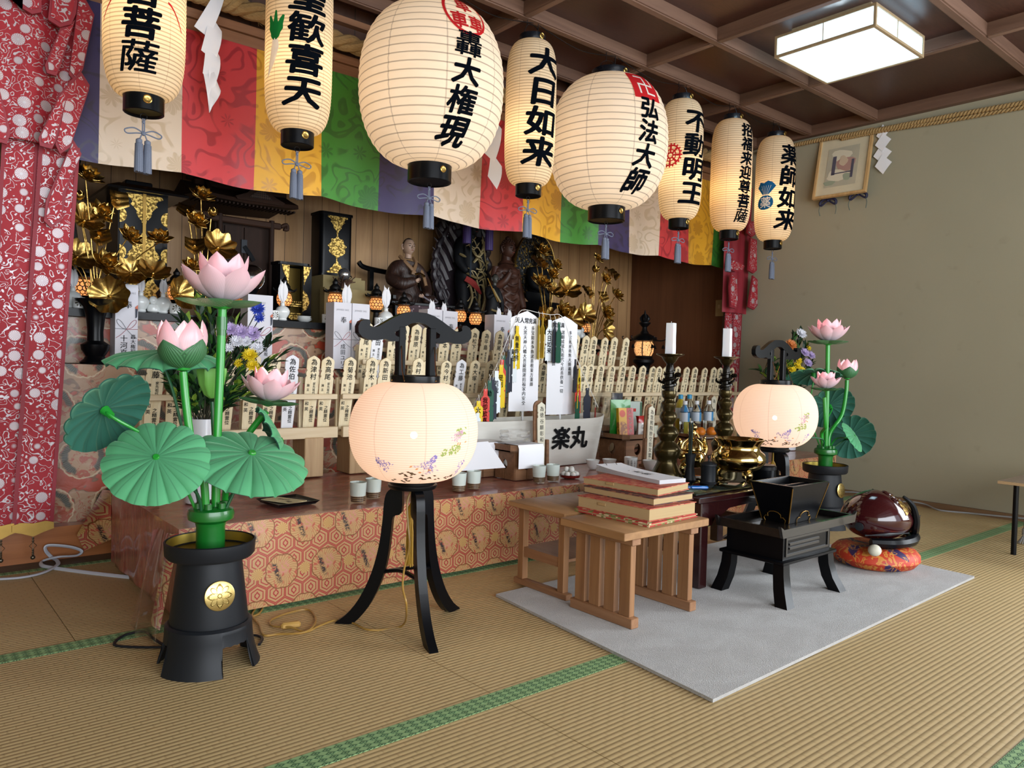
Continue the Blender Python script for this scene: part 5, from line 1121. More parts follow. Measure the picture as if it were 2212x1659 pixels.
upper = [792, 820, 853, 874.6, 899, 926, 963, 990.6, 1024.5, 1051.6, 1080, 1112, 1146, 1173, 1205, 1246, 1265.7, 1285, 1307.5, 1329, 1353]
for i, px in enumerate(upper):
    p = at(px, 715, 1, 3.42-.045)
    plaque(p.x, 3.424+(i % 2)*.008, .685, .066, .335+rnd.uniform(0, .008), pl_lines(i*3+1, .066, .338), 'inked pine plaque, %s from the left in the higher back row' % ordn(i), 'plaques in the higher back row', .165, i == 1, roll=rnd.uniform(-.008, .012))

# ================================================================== THE SPIRIT BOAT WITH ITS SAILS AND TAGS
bt = thing('spirit_boat', 'white wooden boat lettered 楽丸 with two written paper sails', 'boat', (2.62, 2.98, ZA))
M_hull = wood('white_washed_board', '#c4c0b6', '#d4d1c8', 0, 12, .7)
def hull(u, v):
    # u around: stern -> near side -> bow -> far side
    L = .50; w = .115*(1 if v > 0 else 1)
    a = u*2*PI; cx = math.cos(a); sx_ = math.sin(a); e = .38
    x = math.copysign(abs(cx)**e, cx)*L*(.92+.09*v); y = -math.copysign(abs(sx_)**.55, sx_)*(.085+.03*v); z = .245*v+.02*v*max(0, cx)**3+.012*v*max(0, -cx)**3
    return (x, y, z)
MB().sheet(hull, 96, 8, .006).build('hull', M_hull, bt)
MB().box(-.45, .45, -.08, .08, .0, .008).build('floor', M_hull, bt, smooth=0)
MB().box(-.455, .455, -.095, .095, .19, .196).build('deck', M_hull, bt, smooth=0)
lt = MB(); q = at(1194, 940, 1, 2.868)
write(lt, '楽丸', lambda x, y: (x, -.0985-.03*(y/.245)-.0+.022, y), .122, q.x-2.62-.005, .208, 0, .035, 0, horiz=True, wide=1.05, slant=.0); lt.build('hull_lettering', M_ink, bt, smooth=0).location = (0, -.021, 0)
YS = 2.965
for k, (cx, top, bot, l, r, hd, cols) in enumerate(((1127, 671, 888, 1098, 1161, '天人常充満', ('多宝如来浄飾諸善根東方薬師', '大黒天神八幡大菩薩開運招福家内安全', '妙色身如来広博身')), (1213, 683, 895, 1179, 1242, '常充満', ('多宝如来南無大師遍照', '諸願成就先祖代々追善供養一切', '甘露王如来離怖畏')))):
    a, c = PX(l, bot, YS), PX(r, bot, YS); tp = PX(cx, top, YS); w = c.x-a.x; x0 = a.x-2.62; z0 = (a.z+c.z)/2-ZA; z1 = tp.z-ZA
    def sp(px, py, off=0): return (x0+px, YS-2.98-.012*math.sin(PI*px/w)-off, z0+py)
    s = MB(); Hs = z1-z0; P = [(0, 0), (w*.5, 0), (w, 0), (w, Hs*.5), (w, Hs-.04), (w*.75, Hs-.018), (w*.5, Hs), (w*.25, Hs-.018), (0, Hs-.04), (0, Hs*.5)]
    s.add([sp(*p) for p in P]+[sp(*p, -.0012) for p in P], [(0, 1, 6, 7, 8, 9), (1, 2, 3, 4, 5, 6), (16, 11, 10, 19, 18, 17)[::1], (15, 14, 13, 12, 11, 16)]+[(i, 10+i, 10+(i+1) % 10, (i+1) % 10) for i in range(10)], 0)
    f2 = lambda px, py: sp(px, py, .0012)
    n = len(hd); sz = w*.8/n if n > 3 else .028
    write(s, hd, f2, min(sz, .03), w*.12, Hs-.035, 1, .02, 0, horiz=True, wide=.95)
    for j, ctext in enumerate(cols): sz = min(.024, (Hs-.10)/len(ctext)); write(s, ctext, f2, sz, w*(.72-.27*j)-sz/2, Hs-.075, 1, .012, 0)
    s.build('sail', [M_white, M_ink], bt, smooth=0)
    MB().tube([(x0+w/2, YS-2.98+.006, .195), (x0+w/2, YS-2.98+.006, z1-.004)], .0065, 10).build('mast', mat('white_dowel', '#dcdcdc', .5), bt)
strp = [(1022, 878), (1049, 832), (1075, 785), (1098, 728), (1112, 698), (1127, 670), (1165, 676), (1190, 680), (1214, 684), (1235, 740), (1252, 790), (1270, 830), (1292, 880)]
SP = [PX(a, b_, YS-.012) for a, b_ in strp]
MB().tube([(p.x-2.62, p.y-2.98, p.z-ZA) for p in SP], .0016, 5, k=4).build('string', mat('white_string', '#e4e2dc', .8), bt)
M_tag = {'yellow': mat('yellow_card', '#d8b80c', .6), 'white': mat('white_card', '#d9e0e4', .6), 'navy': mat('navy_card', '#12182a', .6), 'green': mat('green_card', '#0d4a36', .6), 'red': mat('red_card', '#c8392f', .6)}
tags = [(1118, 704, 799, 'yellow', .2, '無量寿佛'), (1110, 733, 828, 'white', .15, '剛蔵'), (1100, 755, 849, 'navy', .1, ''), (1088, 768, 861, 'green', .1, ''), (1085, 777, 873, 'red', .1, ''), (1083, 788, 883, 'yellow', 0, '是則'), (1073, 801, 894, 'white', 0, '若我'), (1065, 815, 908, 'navy', 0, ''), (1058, 822, 915, 'green', 0, '勧'), (1049, 840, 922, 'red', 0, '我即歓喜'), (1034, 866, 924, 'yellow', 0, '大'), (1032, 892, 950, 'white', .2, ''),
        (1164.5, 685, 778, 'yellow', 1.05, '弘法大師'), (1172.5, 686, 776, 'yellow', 1.2, ''), (1188, 691, 782, 'white', 0, '大日如来'), (1199, 693, 785, 'navy', .5, ''), (1208, 696, 786, 'green', .3, ''), (1243, 776, 850, 'navy', 1.15, ''), (1252, 795, 884, 'yellow', .5, '佛成大願'), (1249, 830, 895, 'red', .2, ''), (1248, 855, 915, 'green', .3, ''), (1269, 838, 922, 'navy', 0, ''), (1286, 880, 921, 'red', .9, '')]
pos = ['%s tag from the top of the left string' % ordn(i) for i in range(12)]+['%s tag from the left on the string between the sails' % ordn(i) for i in range(5)]+['%s tag down the right string of the boat' % ordn(i) for i in range(6)]
for i, (cx, ty, by, colr, yaw, s) in enumerate(tags):
    Y = YS-.02-.0045*(i % 12 if i < 12 else i-12); p = PX(cx, ty, Y); q = PX(cx, by, Y); h = p.z-q.z; w = .054
    t = thing('prayer_tag', '%s card tag, %s' % (colr, pos[i]), 'tag', (p.x, Y, q.z), yaw, 'coloured tags strung on the boat')
    P = [(w*.22, h), (w*.22, h*.83), (w*.5, h*.74), (w*.5, h*.44), (w*.36, h*.41), (w*.5, h*.38), (w*.5, .004), (w*.33, .008), (w*.16, .001), (0, .008), (-w*.16, .001), (-w*.33, .008), (-w*.5, .004), (-w*.5, h*.38), (-w*.36, h*.41), (-w*.5, h*.44), (-w*.5, h*.74), (-w*.22, h*.83), (-w*.22, h)]
    mb = MB().prism(P, -.0008, .0008, 0, RX(PI/2))
    if s: write(mb, s, lambda px, py: (px, -.0016, py), .032, -.018, h*.78, 1, .02)
    mb.build('card', [M_tag[colr], M_ink], t, smooth=0)
    MB().tube([(0, 0, h-.012), (.002, -.002, h+.012), (0, .004, h+.03)], .0011, 5).build('loop', mat('white_string', ''), t)

# ================================================================== OFFERINGS ON THE LOW TABLE
M_sanbo = wood('sanbo_wood', '#6d4a2f', '#8a6242', 0, 18, .6)
def sanbo(x, y, label, s=.2, h=.16, rz=0, paper=True):
    t = thing('offering_stand', label, 'stand', (x, y, ZA), rz, 'wooden offering stands')
    bd = MB()
    for a in range(4):
        X = RZ(a*PI/2) @ T(0, -s*.36, 0) @ RX(PI/2); w = s*.36
        k = [(w*.28*math.cos(q), h*.42+w*.34*math.sin(q)) for q in [i*PI/8 for i in range(16)]]
        bd.prism([(-w, 0), (-w, h*.8), (w, h*.8), (w, 0), (0.002, 0)]+[(0.002, k[12][1])]+[k[(12+i) % 16] for i in range(1, 16)]+[(-.002, k[12][1]), (-.002, 0)], -.004, .004, 0, X)
    bd.build('body', M_sanbo, t)
    tr = MB(); c = s*.5; o = [(c-.03, -c), (c, -c+.03), (c, c-.03), (c-.03, c), (-c+.03, c), (-c, c-.03), (-c, -c+.03), (-c+.03, -c)]
    tr.prism(o, h*.8, h*.8+.006); tr.rings([[(a, b_, z) for a, b_ in o] for z in (h*.8, h)], 0, close=True); tr.rings([[(a*.94, b_*.94, z) for a, b_ in o] for z in (h, h*.8+.004)], 0); tr.rings([[(a, b_, h) for a, b_ in o], [(a*.94, b_*.94, h) for a, b_ in o]], 0); tr.build('tray', M_sanbo, t, smooth=20)
    if paper:
        pp = MB().sheet(lambda u, v: ((u-.5)*s*.8, -s*.52-.004-.01*math.sin(PI*v)*0, h*.35+(h*.68)*v) if v < .98 else ((u-.5)*s*.8, -s*.5, h+.002), 6, 6, .001); pp.sheet(lambda u, v: ((u-.5)*s*.8, -s*.52+s*.9*v, h+.003), 6, 6, .001); pp.build('paper', M_white, t)
    return t
p = at(1112, 1040, 2, ZA); sanbo(p.x+.085, p.y+.09, 'brown offering stand with white paper in front of the boat', .19, .16)
p = at(1040, 1030, 2, ZA); sanbo(p.x, p.y+.08, 'offering stand under a wide white paper sheet, half hidden by the large floor lantern', .24, .16)
g = N('clear_film', .08, IOR=1.3); g.set('Transmission Weight', 1); g.set('Alpha', .30); g.set('Base Color', (.95, .97, 1, 1)); M_film = g.m
def crumple(name, parent, c, d, seed, n=9, amp=.35, mat_=None):
    r = random.Random(seed); R = []
    for i in range(n):
        z = i/(n-1); R.append([((c[0]+d[0]*.5*math.cos(2*PI*j/18)*(.8+amp*r.random())), (c[1]+d[1]*.5*math.sin(2*PI*j/18)*(.8+amp*r.random())), c[2]+d[2]*(z+.06*r.random()*(0 < i))) for j in range(18)])
    return MB().rings(R, cap=True).build(name, mat_ or M_film, parent, smooth=25)
s_ = thing('offering_bag', 'crumpled clear bag on the brown offering stand before the boat', 'bag', (at(1112, 1040, 2, ZA).x+.08, at(1112, 1040, 2, ZA).y+.10, ZA+.168))
crumple('film', s_, (0, 0, 0), (.15, .13, .05), 3)
sh_ = thing('paper_sheet', 'wide white paper sheet hanging over the half-hidden offering stand', 'paper', (0, 0, 0))
a, b_ = at(985, 1018, 1, 2.56), at(1092, 1010, 1, 2.56); c_, d_ = at(1000, 965, 1, 2.56), at(1085, 958, 1, 2.56)
MB().sheet(lambda u, v: a.lerp(b_, u).lerp(c_.lerp(d_, u), v)+Vector((0, .10*v, 0)), 8, 8, .001).build('sheet', M_white, sh_)
# cups
g = N('celadon_glaze', .25, Coat_Weight=.4); z = g.sep(g.co())[2]; st_ = g.M('LESS_THAN', z, .024); ln = g.line(g.fr(g.M('MULTIPLY', z, 150)), .5, .22); g.col(g.mix(st_, '#c3cdc6', g.mix(ln, '#2f1c12', '#8a7355'))); M_cup = g.m
def cup(px, py, label, s=1):
    p = at(px, py, 2, ZA); t = thing('tea_cup', label, 'cup', (p.x, p.y, ZA), 0, 'striped-foot tea cups'); MB().lathe([(.02*s, 0), (.026*s, .002), (.0275*s, .02*s), (.028*s, .024*s), (.0305*s, .062*s), (.031*s, .074*s), (.0295*s, .074*s), (.027*s, .05*s), (.022*s, .012*s), (.001, .01*s)], 28, cap=False).build('cup', M_cup, t); MB().lathe([(.0285*s, .064*s), (.001, .0645*s)], 20, cap=False).build('tea', mat('pale_tea', '#9fa37a', .08), t)
for i, (px, py, l) in enumerate(((773, 1084, 'striped-foot tea cup, left one of the pair beside the leg of the large floor lantern'), (806, 1075, 'striped-foot tea cup, right one of the pair behind the large floor lantern'), (991, 1060, 'striped-foot tea cup, left one of the pair under the white paper sheet'), (1023, 1055, 'striped-foot tea cup, right one of the pair under the white paper sheet'), (1164, 1041, 'striped-foot tea cup, left one of the pair at the foot of the memorial tablet'), (1194, 1038, 'striped-foot tea cup beside the dish of white dumplings'))): cup(px, py, l)
for i, (px, py, l, r, h, tx) in enumerate(((1258+22, 1012, 'white handled bowl behind the ringed pad', .036, .045, 0), (1316, 1008, 'plain white bowl with curved rim, middle of the bowls behind the books', .038, .04, 0), (1362, 1017, 'white cup printed with lines of small writing', .034, .07, 1), (1403, 1015, 'pale green bowl against the base of the nearer candlestick', .038, .05, 0))):
    p = at(px, py, 2, ZA); t = thing('offering_cup', l, 'cup', (p.x, p.y, ZA), 0, 'plain offering cups'); MB().lathe([(r*.5, 0), (r*.6, .004), (r*(.95 if tx else .75), h*.35), (r, h), (r*.94, h), (r*.7, h*.35), (.001, h*.2)], 28, cap=False).build('cup', M_porc, t)
    if tx:
        b = MB(); fn = lambda x, y: ((r+.0008)*math.sin(x/r-.5), -(r+.0008)*math.cos(x/r-.5), y)
        for j in range(4): write(b, '般若心経'[j]+'摩訶空', fn, .0105, -.03+j*.017, .058, 0, 0, 3)
        b.build('lettering', M_ink, t, smooth=0)
p = at(1231, 1032, 2, ZA); dd = thing('dumpling_dish', 'shallow red lacquer dish of white dumplings', 'dish', (p.x, p.y, ZA)); MB().lathe([(.03, 0), (.045, .003), (.05, .016), (.047, .016), (.04, .006), (.001, .005)], 30, cap=False).build('dish', mat('red_lacquer_dish', '#6a1712', .2, Coat_Weight=.5), dd)
k = 0
for lay, n, r, z in ((0, 7, .031, .019), (1, 3, .016, .04)):
    for i in range(n):
        a = i*2*PI/n+.3*lay; o = thing('rice_dumpling', '%s white rice dumpling on the red dish, counted round the pile' % ordn(k), 'dumpling', (p.x+r*math.cos(a), p.y+r*math.sin(a), ZA+z), 0, 'dumplings on the red dish'); MB().sph((0, 0, 0), .0128, 12).build('dumpling', mat('rice_white', '#e8e8e2', .5), o); k += 1
# tray with envelope
p = at(622, 1087, 2, ZA); tr = thing('small_tray', 'small square black tray on the altar table', 'tray', (p.x, p.y, ZA), math.radians(6)); b = MB(); b.cbox((0, 0, .004), (.145, .145, .006), bev=.002)
R = [[(sx*a, sy*a, z) for sx, sy in ((-1, -1), (1, -1), (1, 1), (-1, 1))] for a, z in ((.072, .004), (.082, .014), (.08, .0145), (.07, .0068))]; b.rings(R); b.build('tray', M_black, tr, smooth=20)
en = thing('envelope', 'cream printed paper envelope lying on the small black tray', 'envelope', (p.x-.012, p.y+.008, ZA+.0085), math.radians(24)); mb = MB().cbox((0, 0, .002), (.075, .15, .0035), 0, bev=.001); write(mb, '御布施', lambda x, y: (x, y, .0042), .018, -.005, .03, 1, 0); write(mb, '轟', lambda x, y: (x, y, .0042), .022, -.03, -.03, 1, 0); mb.build('paper', [mat('cream_paper', '#d5c79a', .8), M_ink], en, smooth=0)
# written tablets in brown holders
def tablet(px, py, Y, htop, label, s, lean=.02, roll=0, base=None):
    p = PX(px, py, Y); z0 = base if base else ZA; h = PX(px, htop, Y).z-z0; t = thing('memorial_tablet', label, 'tablet', (p.x, Y, z0), 0, 'tablets in brown holders'); X = RY(roll) @ RX(-lean)
    w = .052; B = [(-w*.62, 0), (w*.62, 0), (w*.62, h*.9)]+[(w*.62*math.cos(a), h*.9+w*.62*math.sin(a)) for a in [i*PI/8 for i in range(1, 8)]]+[(-w*.62, h*.9)]
    MB().prism(B, -.004, .004, 0, X @ T(-.008, .012, 0) @ RX(PI/2)).build('back_board', M_sanbo, t)
    for sx in (-1, 1): MB().cbox((sx*w*.75, .0, h*.22), (.018, .02, h*.44), bev=.002, X=X).build('arm', M_sanbo, t)
    MB().cbox((0, .0, .008), (.1, .05, .016), bev=.002).build('base', M_sanbo, t)
    hw = w/2; half = [(0, h*.97), (hw*.9, h*.93), (hw*.95, h*.84), (hw*.8, h*.82), (hw*.95, h*.80), (hw*.8, h*.76), (hw, h*.74), (hw*.8, .018)]
    mb = MB().prism(half+[(-a, b_) for a, b_ in half[::-1] if a > 0], -.003, .003, 0, X @ RX(PI/2)); fn = lambda x, y: X @ Vector((x, -.0036, y))
    sz = h*.86/len(s); write(mb, s, fn, min(.026, sz), -min(.026, sz)/2+.002, h*.91, 1, .01, 0, sz/min(.026, sz)); mb.build('tablet', [mat('ivory_tablet', '#dcd6c0', .6), M_ink], t, smooth=0); return t
tablet(1168, 1015, 2.78, 864, 'cream written tablet in a brown holder standing before the boat', '為徳谷願彰和光禅定門', .03, 0)
tablet(1400, 1018, 2.62, 872, 'cream written tablet in a brown holder beside the curry packet', '為慧照院妙空信女霊位', .08, .14)
p3 = PX(1541, 935, 3.05); tablet(1541, 935, 3.05, 852, 'cream written tablet in a holder behind the water bottles', '為峰岳信士', .02, 0)
# snacks and bottles
p = at(1352, 1000, 2, ZA); SX, SY = 3.31, 2.93; sanbo(SX, SY, 'offering stand loaded with packaged food right of the boat', .27, .15, 0, False); ZS = ZA+.125
q = PX(1361, 942, 2.86); cb = thing('curry_packet', 'yellow and red curry packet printed バーモントカレー', 'packet', (SX-.055, SY-.06, ZS), math.radians(-14)); CX = RX(-.12)
g = N('curry_print', .35, Coat_Weight=.3); x, y, z = g.sep(g.co()); rd = g.M('MULTIPLY', g.step(x, .004, .001), 1); c = g.mix(rd, '#d9a51a', '#b3161c')
pl = g.M('SUBTRACT', 1, g.step(g.V('LENGTH', g.com(g.M('MULTIPLY', g.M('ADD', x, .03), 1.2), g.M('SUBTRACT', z, .05), 0)), .046, .003)); food = g.mix(g.step(g.noise(g.co(), 60, 2), .5, .05), '#c98a2a', '#8a4a14'); c = g.mix(g.M('MULTIPLY', pl, g.M('SUBTRACT', 1, rd)), c, food); ap_ = g.M('SUBTRACT', 1, g.step(g.V('LENGTH', g.com(g.M('ADD', x, .025), g.M('SUBTRACT', z, .138), 0)), .02, .002)); c = g.mix(ap_, c, '#c8401c'); g.col(c)
MB().cbox((0, 0, .085), (.098, .026, .17), X=CX).build('box', g.m, cb, smooth=0); lb = MB(); write(lb, 'バーモントカレ', lambda x, y: CX @ Vector((x, -.0142, y)), .0225, .014, .165, 0, .03); lb.add([CX @ Vector(v) for v in ((.023, -.0142, .0), (.028, -.0142, .0), (.028, -.0142, .012), (.023, -.0142, .012))], [(0, 1, 2, 3)]); lb.build('lettering', mat('print_white', '#f0ece0', .5), cb, smooth=0)
gb = thing('green_pouch', 'green topped food pouch behind the curry packet', 'pouch', (SX-.06, SY-.02, ZS), math.radians(-10)); MB().sheet(lambda u, v: ((u-.5)*.14, -.012*math.sin(PI*u)*math.sin(PI*min(1, v*1.1)), .215*v), 10, 10, .006).build('pouch', mat('green_foil', '#12701e', .25, .1, Coat_Weight=.4), gb)
fb_ = thing('clear_bag', 'large clear plastic bag of groceries behind the green pouch', 'bag', (SX-.08, SY+.05, ZS)); crumple('film', fb_, (0, 0, 0), (.19, .10, .25), 8, 10, .3)
cb2 = thing('dark_pouch', 'dark wrapped pouch in the clear grocery bag', 'pouch', (SX+.0, SY+.06, ZS)); MB().sheet(lambda u, v: ((u-.5)*.09, -.012*math.sin(PI*u)*math.sin(PI*v), .25*v), 8, 8, .01).build('pouch', mat('dark_foil', '#15182a', .25), cb2)
gx = thing('tea_box', 'pale green-edged box behind the red snack bag', 'box', (SX+.13, SY+.05, ZS), math.radians(-12)); MB().cbox((0, 0, .1), (.09, .05, .2), bev=.002).build('box', mat('pale_box', '#b9c9c0', .5), gx); MB().cbox((.036, -.0262, .1), (.014, .001, .19)).build('stripe', mat('green_print', '#2f5a3a', .5), gx); MB().cbox((-.01, -.0262, .15), (.018, .001, .018)).build('mark', M_red, gx)
rb = thing('snack_bag', 'red and white snack bag with bold black lettering', 'bag', (SX+.075, SY-.075, ZS), math.radians(8))
g = N('snack_print', .3, Coat_Weight=.4); z = g.sep(g.co())[2]; g.col(g.mix(g.step(z, .085, .006), '#d8d4d0', '#b3151c')); mb = MB().sheet(lambda u, v: ((u-.5)*.1*(1+.08*math.sin(v*20)*(v > .85)), -.02*math.sin(PI*u)*math.sin(PI*v), .125*v), 12, 12, .02); mb.build('bag', g.m, rb); lb = MB(); write(lb, 'のり', lambda x, y: (x, -.0205, y), .04, -.035, .085, 0, .03); lb.build('lettering', M_ink, rb, smooth=0)
wb = thing('white_pouch', 'small crumpled white pouch beside the red snack bag', 'pouch', (SX+.16, SY-.08, ZS)); crumple('pouch', wb, (0, 0, 0), (.07, .05, .065), 5, 6, .25, mat('white_foil', '#c8ccb8', .35))
g = N('water_pet', .05, IOR=1.33); g.set('Transmission Weight', 1); g.set('Base Color', (.86, .93, .98, 1)); M_pet2 = g.m
def bottle(x, y, z, label, cap, h=.215, r=.031, body=None, grp='water bottles'):
    t = thing('water_bottle', label, 'bottle', (x, y, z), 0, grp); s = h/.215
    P = [(r*.8, 0), (r, .006)]
    for i in range(5): P += [(r*.97, .012+i*.014*s), (r, .019+i*.014*s)]
    P += [(r, .09*s), (r*.98, .15*s), (r*.8, .172*s), (r*.45, .188*s), (r*.4, .196*s), (.001, .197*s)]
    MB().lathe(P, 24).build('body', body or M_pet2, t)
    MB().lathe([(r*1.012, .088*s), (r*1.012, .145*s)], 24, cap=False).build('label', M_wl, t)
    MB().lathe([(r*.48, .194*s), (r*.48, .214*s), (r*.44, .217*s), (.001, .217*s)], 18).build('cap', cap, t); return t
g = N('water_label', .4); x, y, z = g.sep(g.co()); g.col(g.mix(g.M('GREATER_THAN', x, -.008), '#c9d6e4', '#3f8ec4')); M_wl = g.m
M_wc, M_bc = mat('white_cap', '#e4e6ea', .4), mat('cyan_cap', '#1f8fc0', .4)
SB = PX(1503, 930, 2.95).x; s2 = sanbo(SB, 2.93, 'offering stand carrying the water bottles and oranges', .34, .125, 0, False); ZB = ZA+.107
for i, (px, lb) in enumerate(((1478, 'white-capped water bottle, nearest the tall candlestick of the front three'), (1503, 'white-capped water bottle in the middle of the front three'), (1529, 'white-capped water bottle, farthest from the tall candlestick of the front three'))):
    q = PX(px, 930, 2.95); bottle(q.x, 2.95, ZB, lb, M_wc)
for i, (px, lb) in enumerate(((1468, 'cyan-capped bottle of yellow tea behind the white-capped bottles'), (1487, 'cyan-capped clear bottle behind the white-capped bottles'))):
    q = PX(px, 930, 3.03); bottle(q.x, 3.03, ZB, lb, M_bc, .25, .032, mat('yellow_tea', '#a8962a', .1, Coat_Weight=.5) if i == 0 else None, 'cyan-capped bottles')
pt_ = thing('fruit_plate', 'white paper plate holding the oranges', 'plate', (PX(1519, 931, 2.80).x, 2.80, ZB)); MB().lathe([(.05, 0), (.075, .004), (.085, .012), (.08, .012), (.05, .004), (.001, .003)], 28, cap=False).build('plate', M_porc, pt_)
g = N('orange_peel', .45); g.col(g.mix(g.noise(g.co(), 8, 2), '#d8700f', '#e88a22')); g.bump(g.noise(g.co(), 260, 1), .3, .001); M_or = g.m
for i, (px, py, lb) in enumerate(((1498, 932, 'orange beside the gilt lion of the lidded censer'), (1519, 931, 'orange in the middle of the plate'), (1537, 934, 'orange at the far end of the white plate'))):
    q = PX(px, py, 2.80); o = thing('orange', lb, 'orange', (q.x, 2.80+.02*(i == 1), ZB+.036), 0, 'oranges on the plate'); MB().sph((0, 0, 0), .032, 18, sc=(1, 1, .9)).build('peel', M_or, o); MB().lathe([(.004, .0285), (.003, .031), (.001, .031)], 8).build('stalk', mat('stalk_green', '#4a5a20'), o)

# ================================================================== FLOWER VASES
M_lf = [mat('dark_leaf', '#14301a', .45), mat('mid_leaf', '#2f5a24', .45), mat('young_leaf', '#6d8a2c', .5)]
def leafy(mb, p, d, L, W, m):
    d = Vector(d).normalized(); s = d.cross(Vector((0, 0, 1))); s = s.normalized() if s.length > .01 else Vector((1, 0, 0)); n = s.cross(d)
    P = [p, p+d*L*.3+s*W*.8+n*L*.05, p+d*L*.65+s*W*.75+n*L*.05, p+d*L-n*L*.1, p+d*L*.65-s*W*.75+n*L*.05, p+d*L*.3-s*W*.8+n*L*.05, p+d*L*.5-n*L*.02]
    mb.add(P, [(0, 1, 6), (1, 2, 6), (2, 3, 6), (3, 4, 6), (4, 5, 6), (5, 0, 6)], m)
def mum(par, P, r, m, n1=26, name='chrysanthemum', nrm=(-.3, -.8, .5)):
    X = T(*P) @ frame(nrm); b = MB(); rr_ = random.Random(int(P[0]*1e4))
    for lay, (k, a, L) in enumerate(((n1, .25, 1), (n1-6, .7, .85), (n1//2, 1.15, .6))):
        for i in range(k):
            t = i*2*PI/k+lay*.3+rr_.uniform(-.1, .1); c, s = math.cos(t), math.sin(t); l = r*L*rr_.uniform(.85, 1.05); w = r*.11
            R = lambda f, up: Vector((c*l*f*math.cos(a*f*.8), s*l*f*math.cos(a*f*.8), l*f*math.sin(a*.8)*up)); q = Vector((-s, c, 0))*w
            b.add([R(.05, .6), R(.5, 1)+q, R(.95, 1), R(.5, 1)-q], [(0, 1, 2), (0, 2, 3)], 0, X)
    b.sph((0, 0, r*.12), r*.16, 8, 0, X); return b.build(name, m, par)
M_fl = dict(lilac=mat('lilac_petals', '#b8a4d2', .6), white=mat('white_petals', '#dfe0e8', .6), yellow=mat('yellow_petals', '#e0c31c', .6), orange=mat('orange_petals', '#c8763a', .6), blue=mat('blue_petals', '#2f45b0', .5))
def bouquet(name, label, bx, by, rv, hv, Y, leaves, flowers, vase, seed):
    t = thing('flower_vase', label, 'flower vase', (bx, by, ZA)); r = random.Random(seed); top = hv
    MB().lathe([(rv*.9, 0), (rv, .004), (rv, hv*.66), (rv*1.03, hv*.68), (rv, hv*.7), (rv, hv), (rv*.93, hv), (rv*.9, hv*.8), (.001, hv*.75)], 32, cap=False).build('vase', vase, t)
    st_ = MB(); lf = MB(); base = Vector((0, 0, hv*.8))
    for px, py, Yo, nl, spread in leaves:
        P = PX(px, py, Y+Yo)-Vector((bx, by, ZA)); mid = base.lerp(P, .5)+Vector((r.uniform(-.02, .02), 0, .03)); pts = spline([base+Vector((r.uniform(-.02, .02), r.uniform(-.02, .02), 0)), mid, P], 5); st_.tube(pts, .0022, 5)
        for i in range(int(nl*1.7)):
            f = r.uniform(.3, 1.0); k = f*(len(pts)-1); a = int(min(k, len(pts)-2)); p = pts[a].lerp(pts[a+1], k-a); d = (pts[-1]-pts[0]).normalized()+Vector((r.uniform(-1, 1), r.uniform(-1, .6), r.uniform(-.5, .8)))*spread
            leafy(lf, p, d, r.uniform(.05, .085), r.uniform(.012, .02), r.choice((0, 0, 0, 1, 1, 2)))
    st_.build('stems', mat('twig', '#2a2a18', .7), t); o = lf.build('foliage', M_lf, t, smooth=0); o['kind'] = 'stuff'
    for px, py, Yo, rad, colr in flowers:
        P = PX(px, py, Y+Yo)-Vector((bx, by, ZA)); fo = mum(t, P, rad*1.35, M_fl[colr], 26 if rad > .02 else 16); st2 = MB().tube([base, base.lerp(P, .5)+Vector((0, .01, .02)), P+Vector((.002, .008, -.004))], .002, 5, k=4).build('flower_stem', mat('twig', ''), fo)
    return t
p = at(441, 1088, 2, ZA); rr0 = random.Random(5)
lv = [(350, 790, 0, 14, .8), (375, 830, 0, 14, .8), (365, 760, .03, 12, .7), (400, 700, .05, 16, .6), (430, 660, .06, 18, .6), (450, 650, .08, 18, .6), (480, 660, .06, 16, .6), (520, 690, .03, 14, .7), (560, 720, 0, 12, .8), (590, 740, 0, 10, .8), (600, 775, 0, 10, .8), (570, 810, 0, 14, .8), (550, 850, .02, 14, .8), (520, 830, 0, 14, .8), (400, 800, -.03, 16, .8), (430, 780, -.03, 16, .8), (410, 860, 0, 14, .9), (370, 855, 0, 12, .9), (470, 830, .0, 16, .8), (500, 860, .02, 14, .8), (490, 780, .04, 16, .8), (440, 840, .02, 14, .9), (385, 740, .05, 14, .7)]
fw = [(497, 712, -.02, .026, 'lilac'), (520, 718, -.03, .028, 'lilac'), (545, 722, -.03, .03, 'lilac'), (512, 738, -.04, .024, 'white'), (495, 752, -.04, .018, 'white'), (530, 738, -.04, .022, 'white'), (558, 752, -.03, .02, 'white'), (540, 768, -.04, .026, 'yellow'), (545, 790, -.03, .022, 'yellow'), (515, 785, -.02, .018, 'yellow'), (556, 668, .0, .026, 'blue'), (560, 688, 0, .02, 'blue'), (510, 652, .03, .022, 'orange'), (560, 800, -.02, .02, 'yellow')]
bouquet('flower_vase', 'tall white vase of mixed flowers behind the tall lotus lamp', p.x, p.y+.03, .056, PX(441, 905, p.y).z-ZA, p.y+.03, lv, fw, mat('white_vase', '#d8dbe2', .3, Coat_Weight=.3), 3)
Yb = 2.72; q = PX(1700, 960, Yb)
lv = [(1640, 800, 0, 16, .9), (1655, 815, -.02, 16, .9), (1670, 780, 0, 14, .8), (1690, 760, 0, 14, .8), (1715, 730, .02, 20, .5), (1730, 725, .02, 20, .5), (1740, 750, .02, 16, .7), (1755, 780, 0, 14, .8), (1700, 800, 0, 16, .8), (1720, 820, 0, 16, .8), (1680, 820, 0, 14, .9), (1745, 810, 0, 14, .8), (1700, 770, 0, 14, .8)]
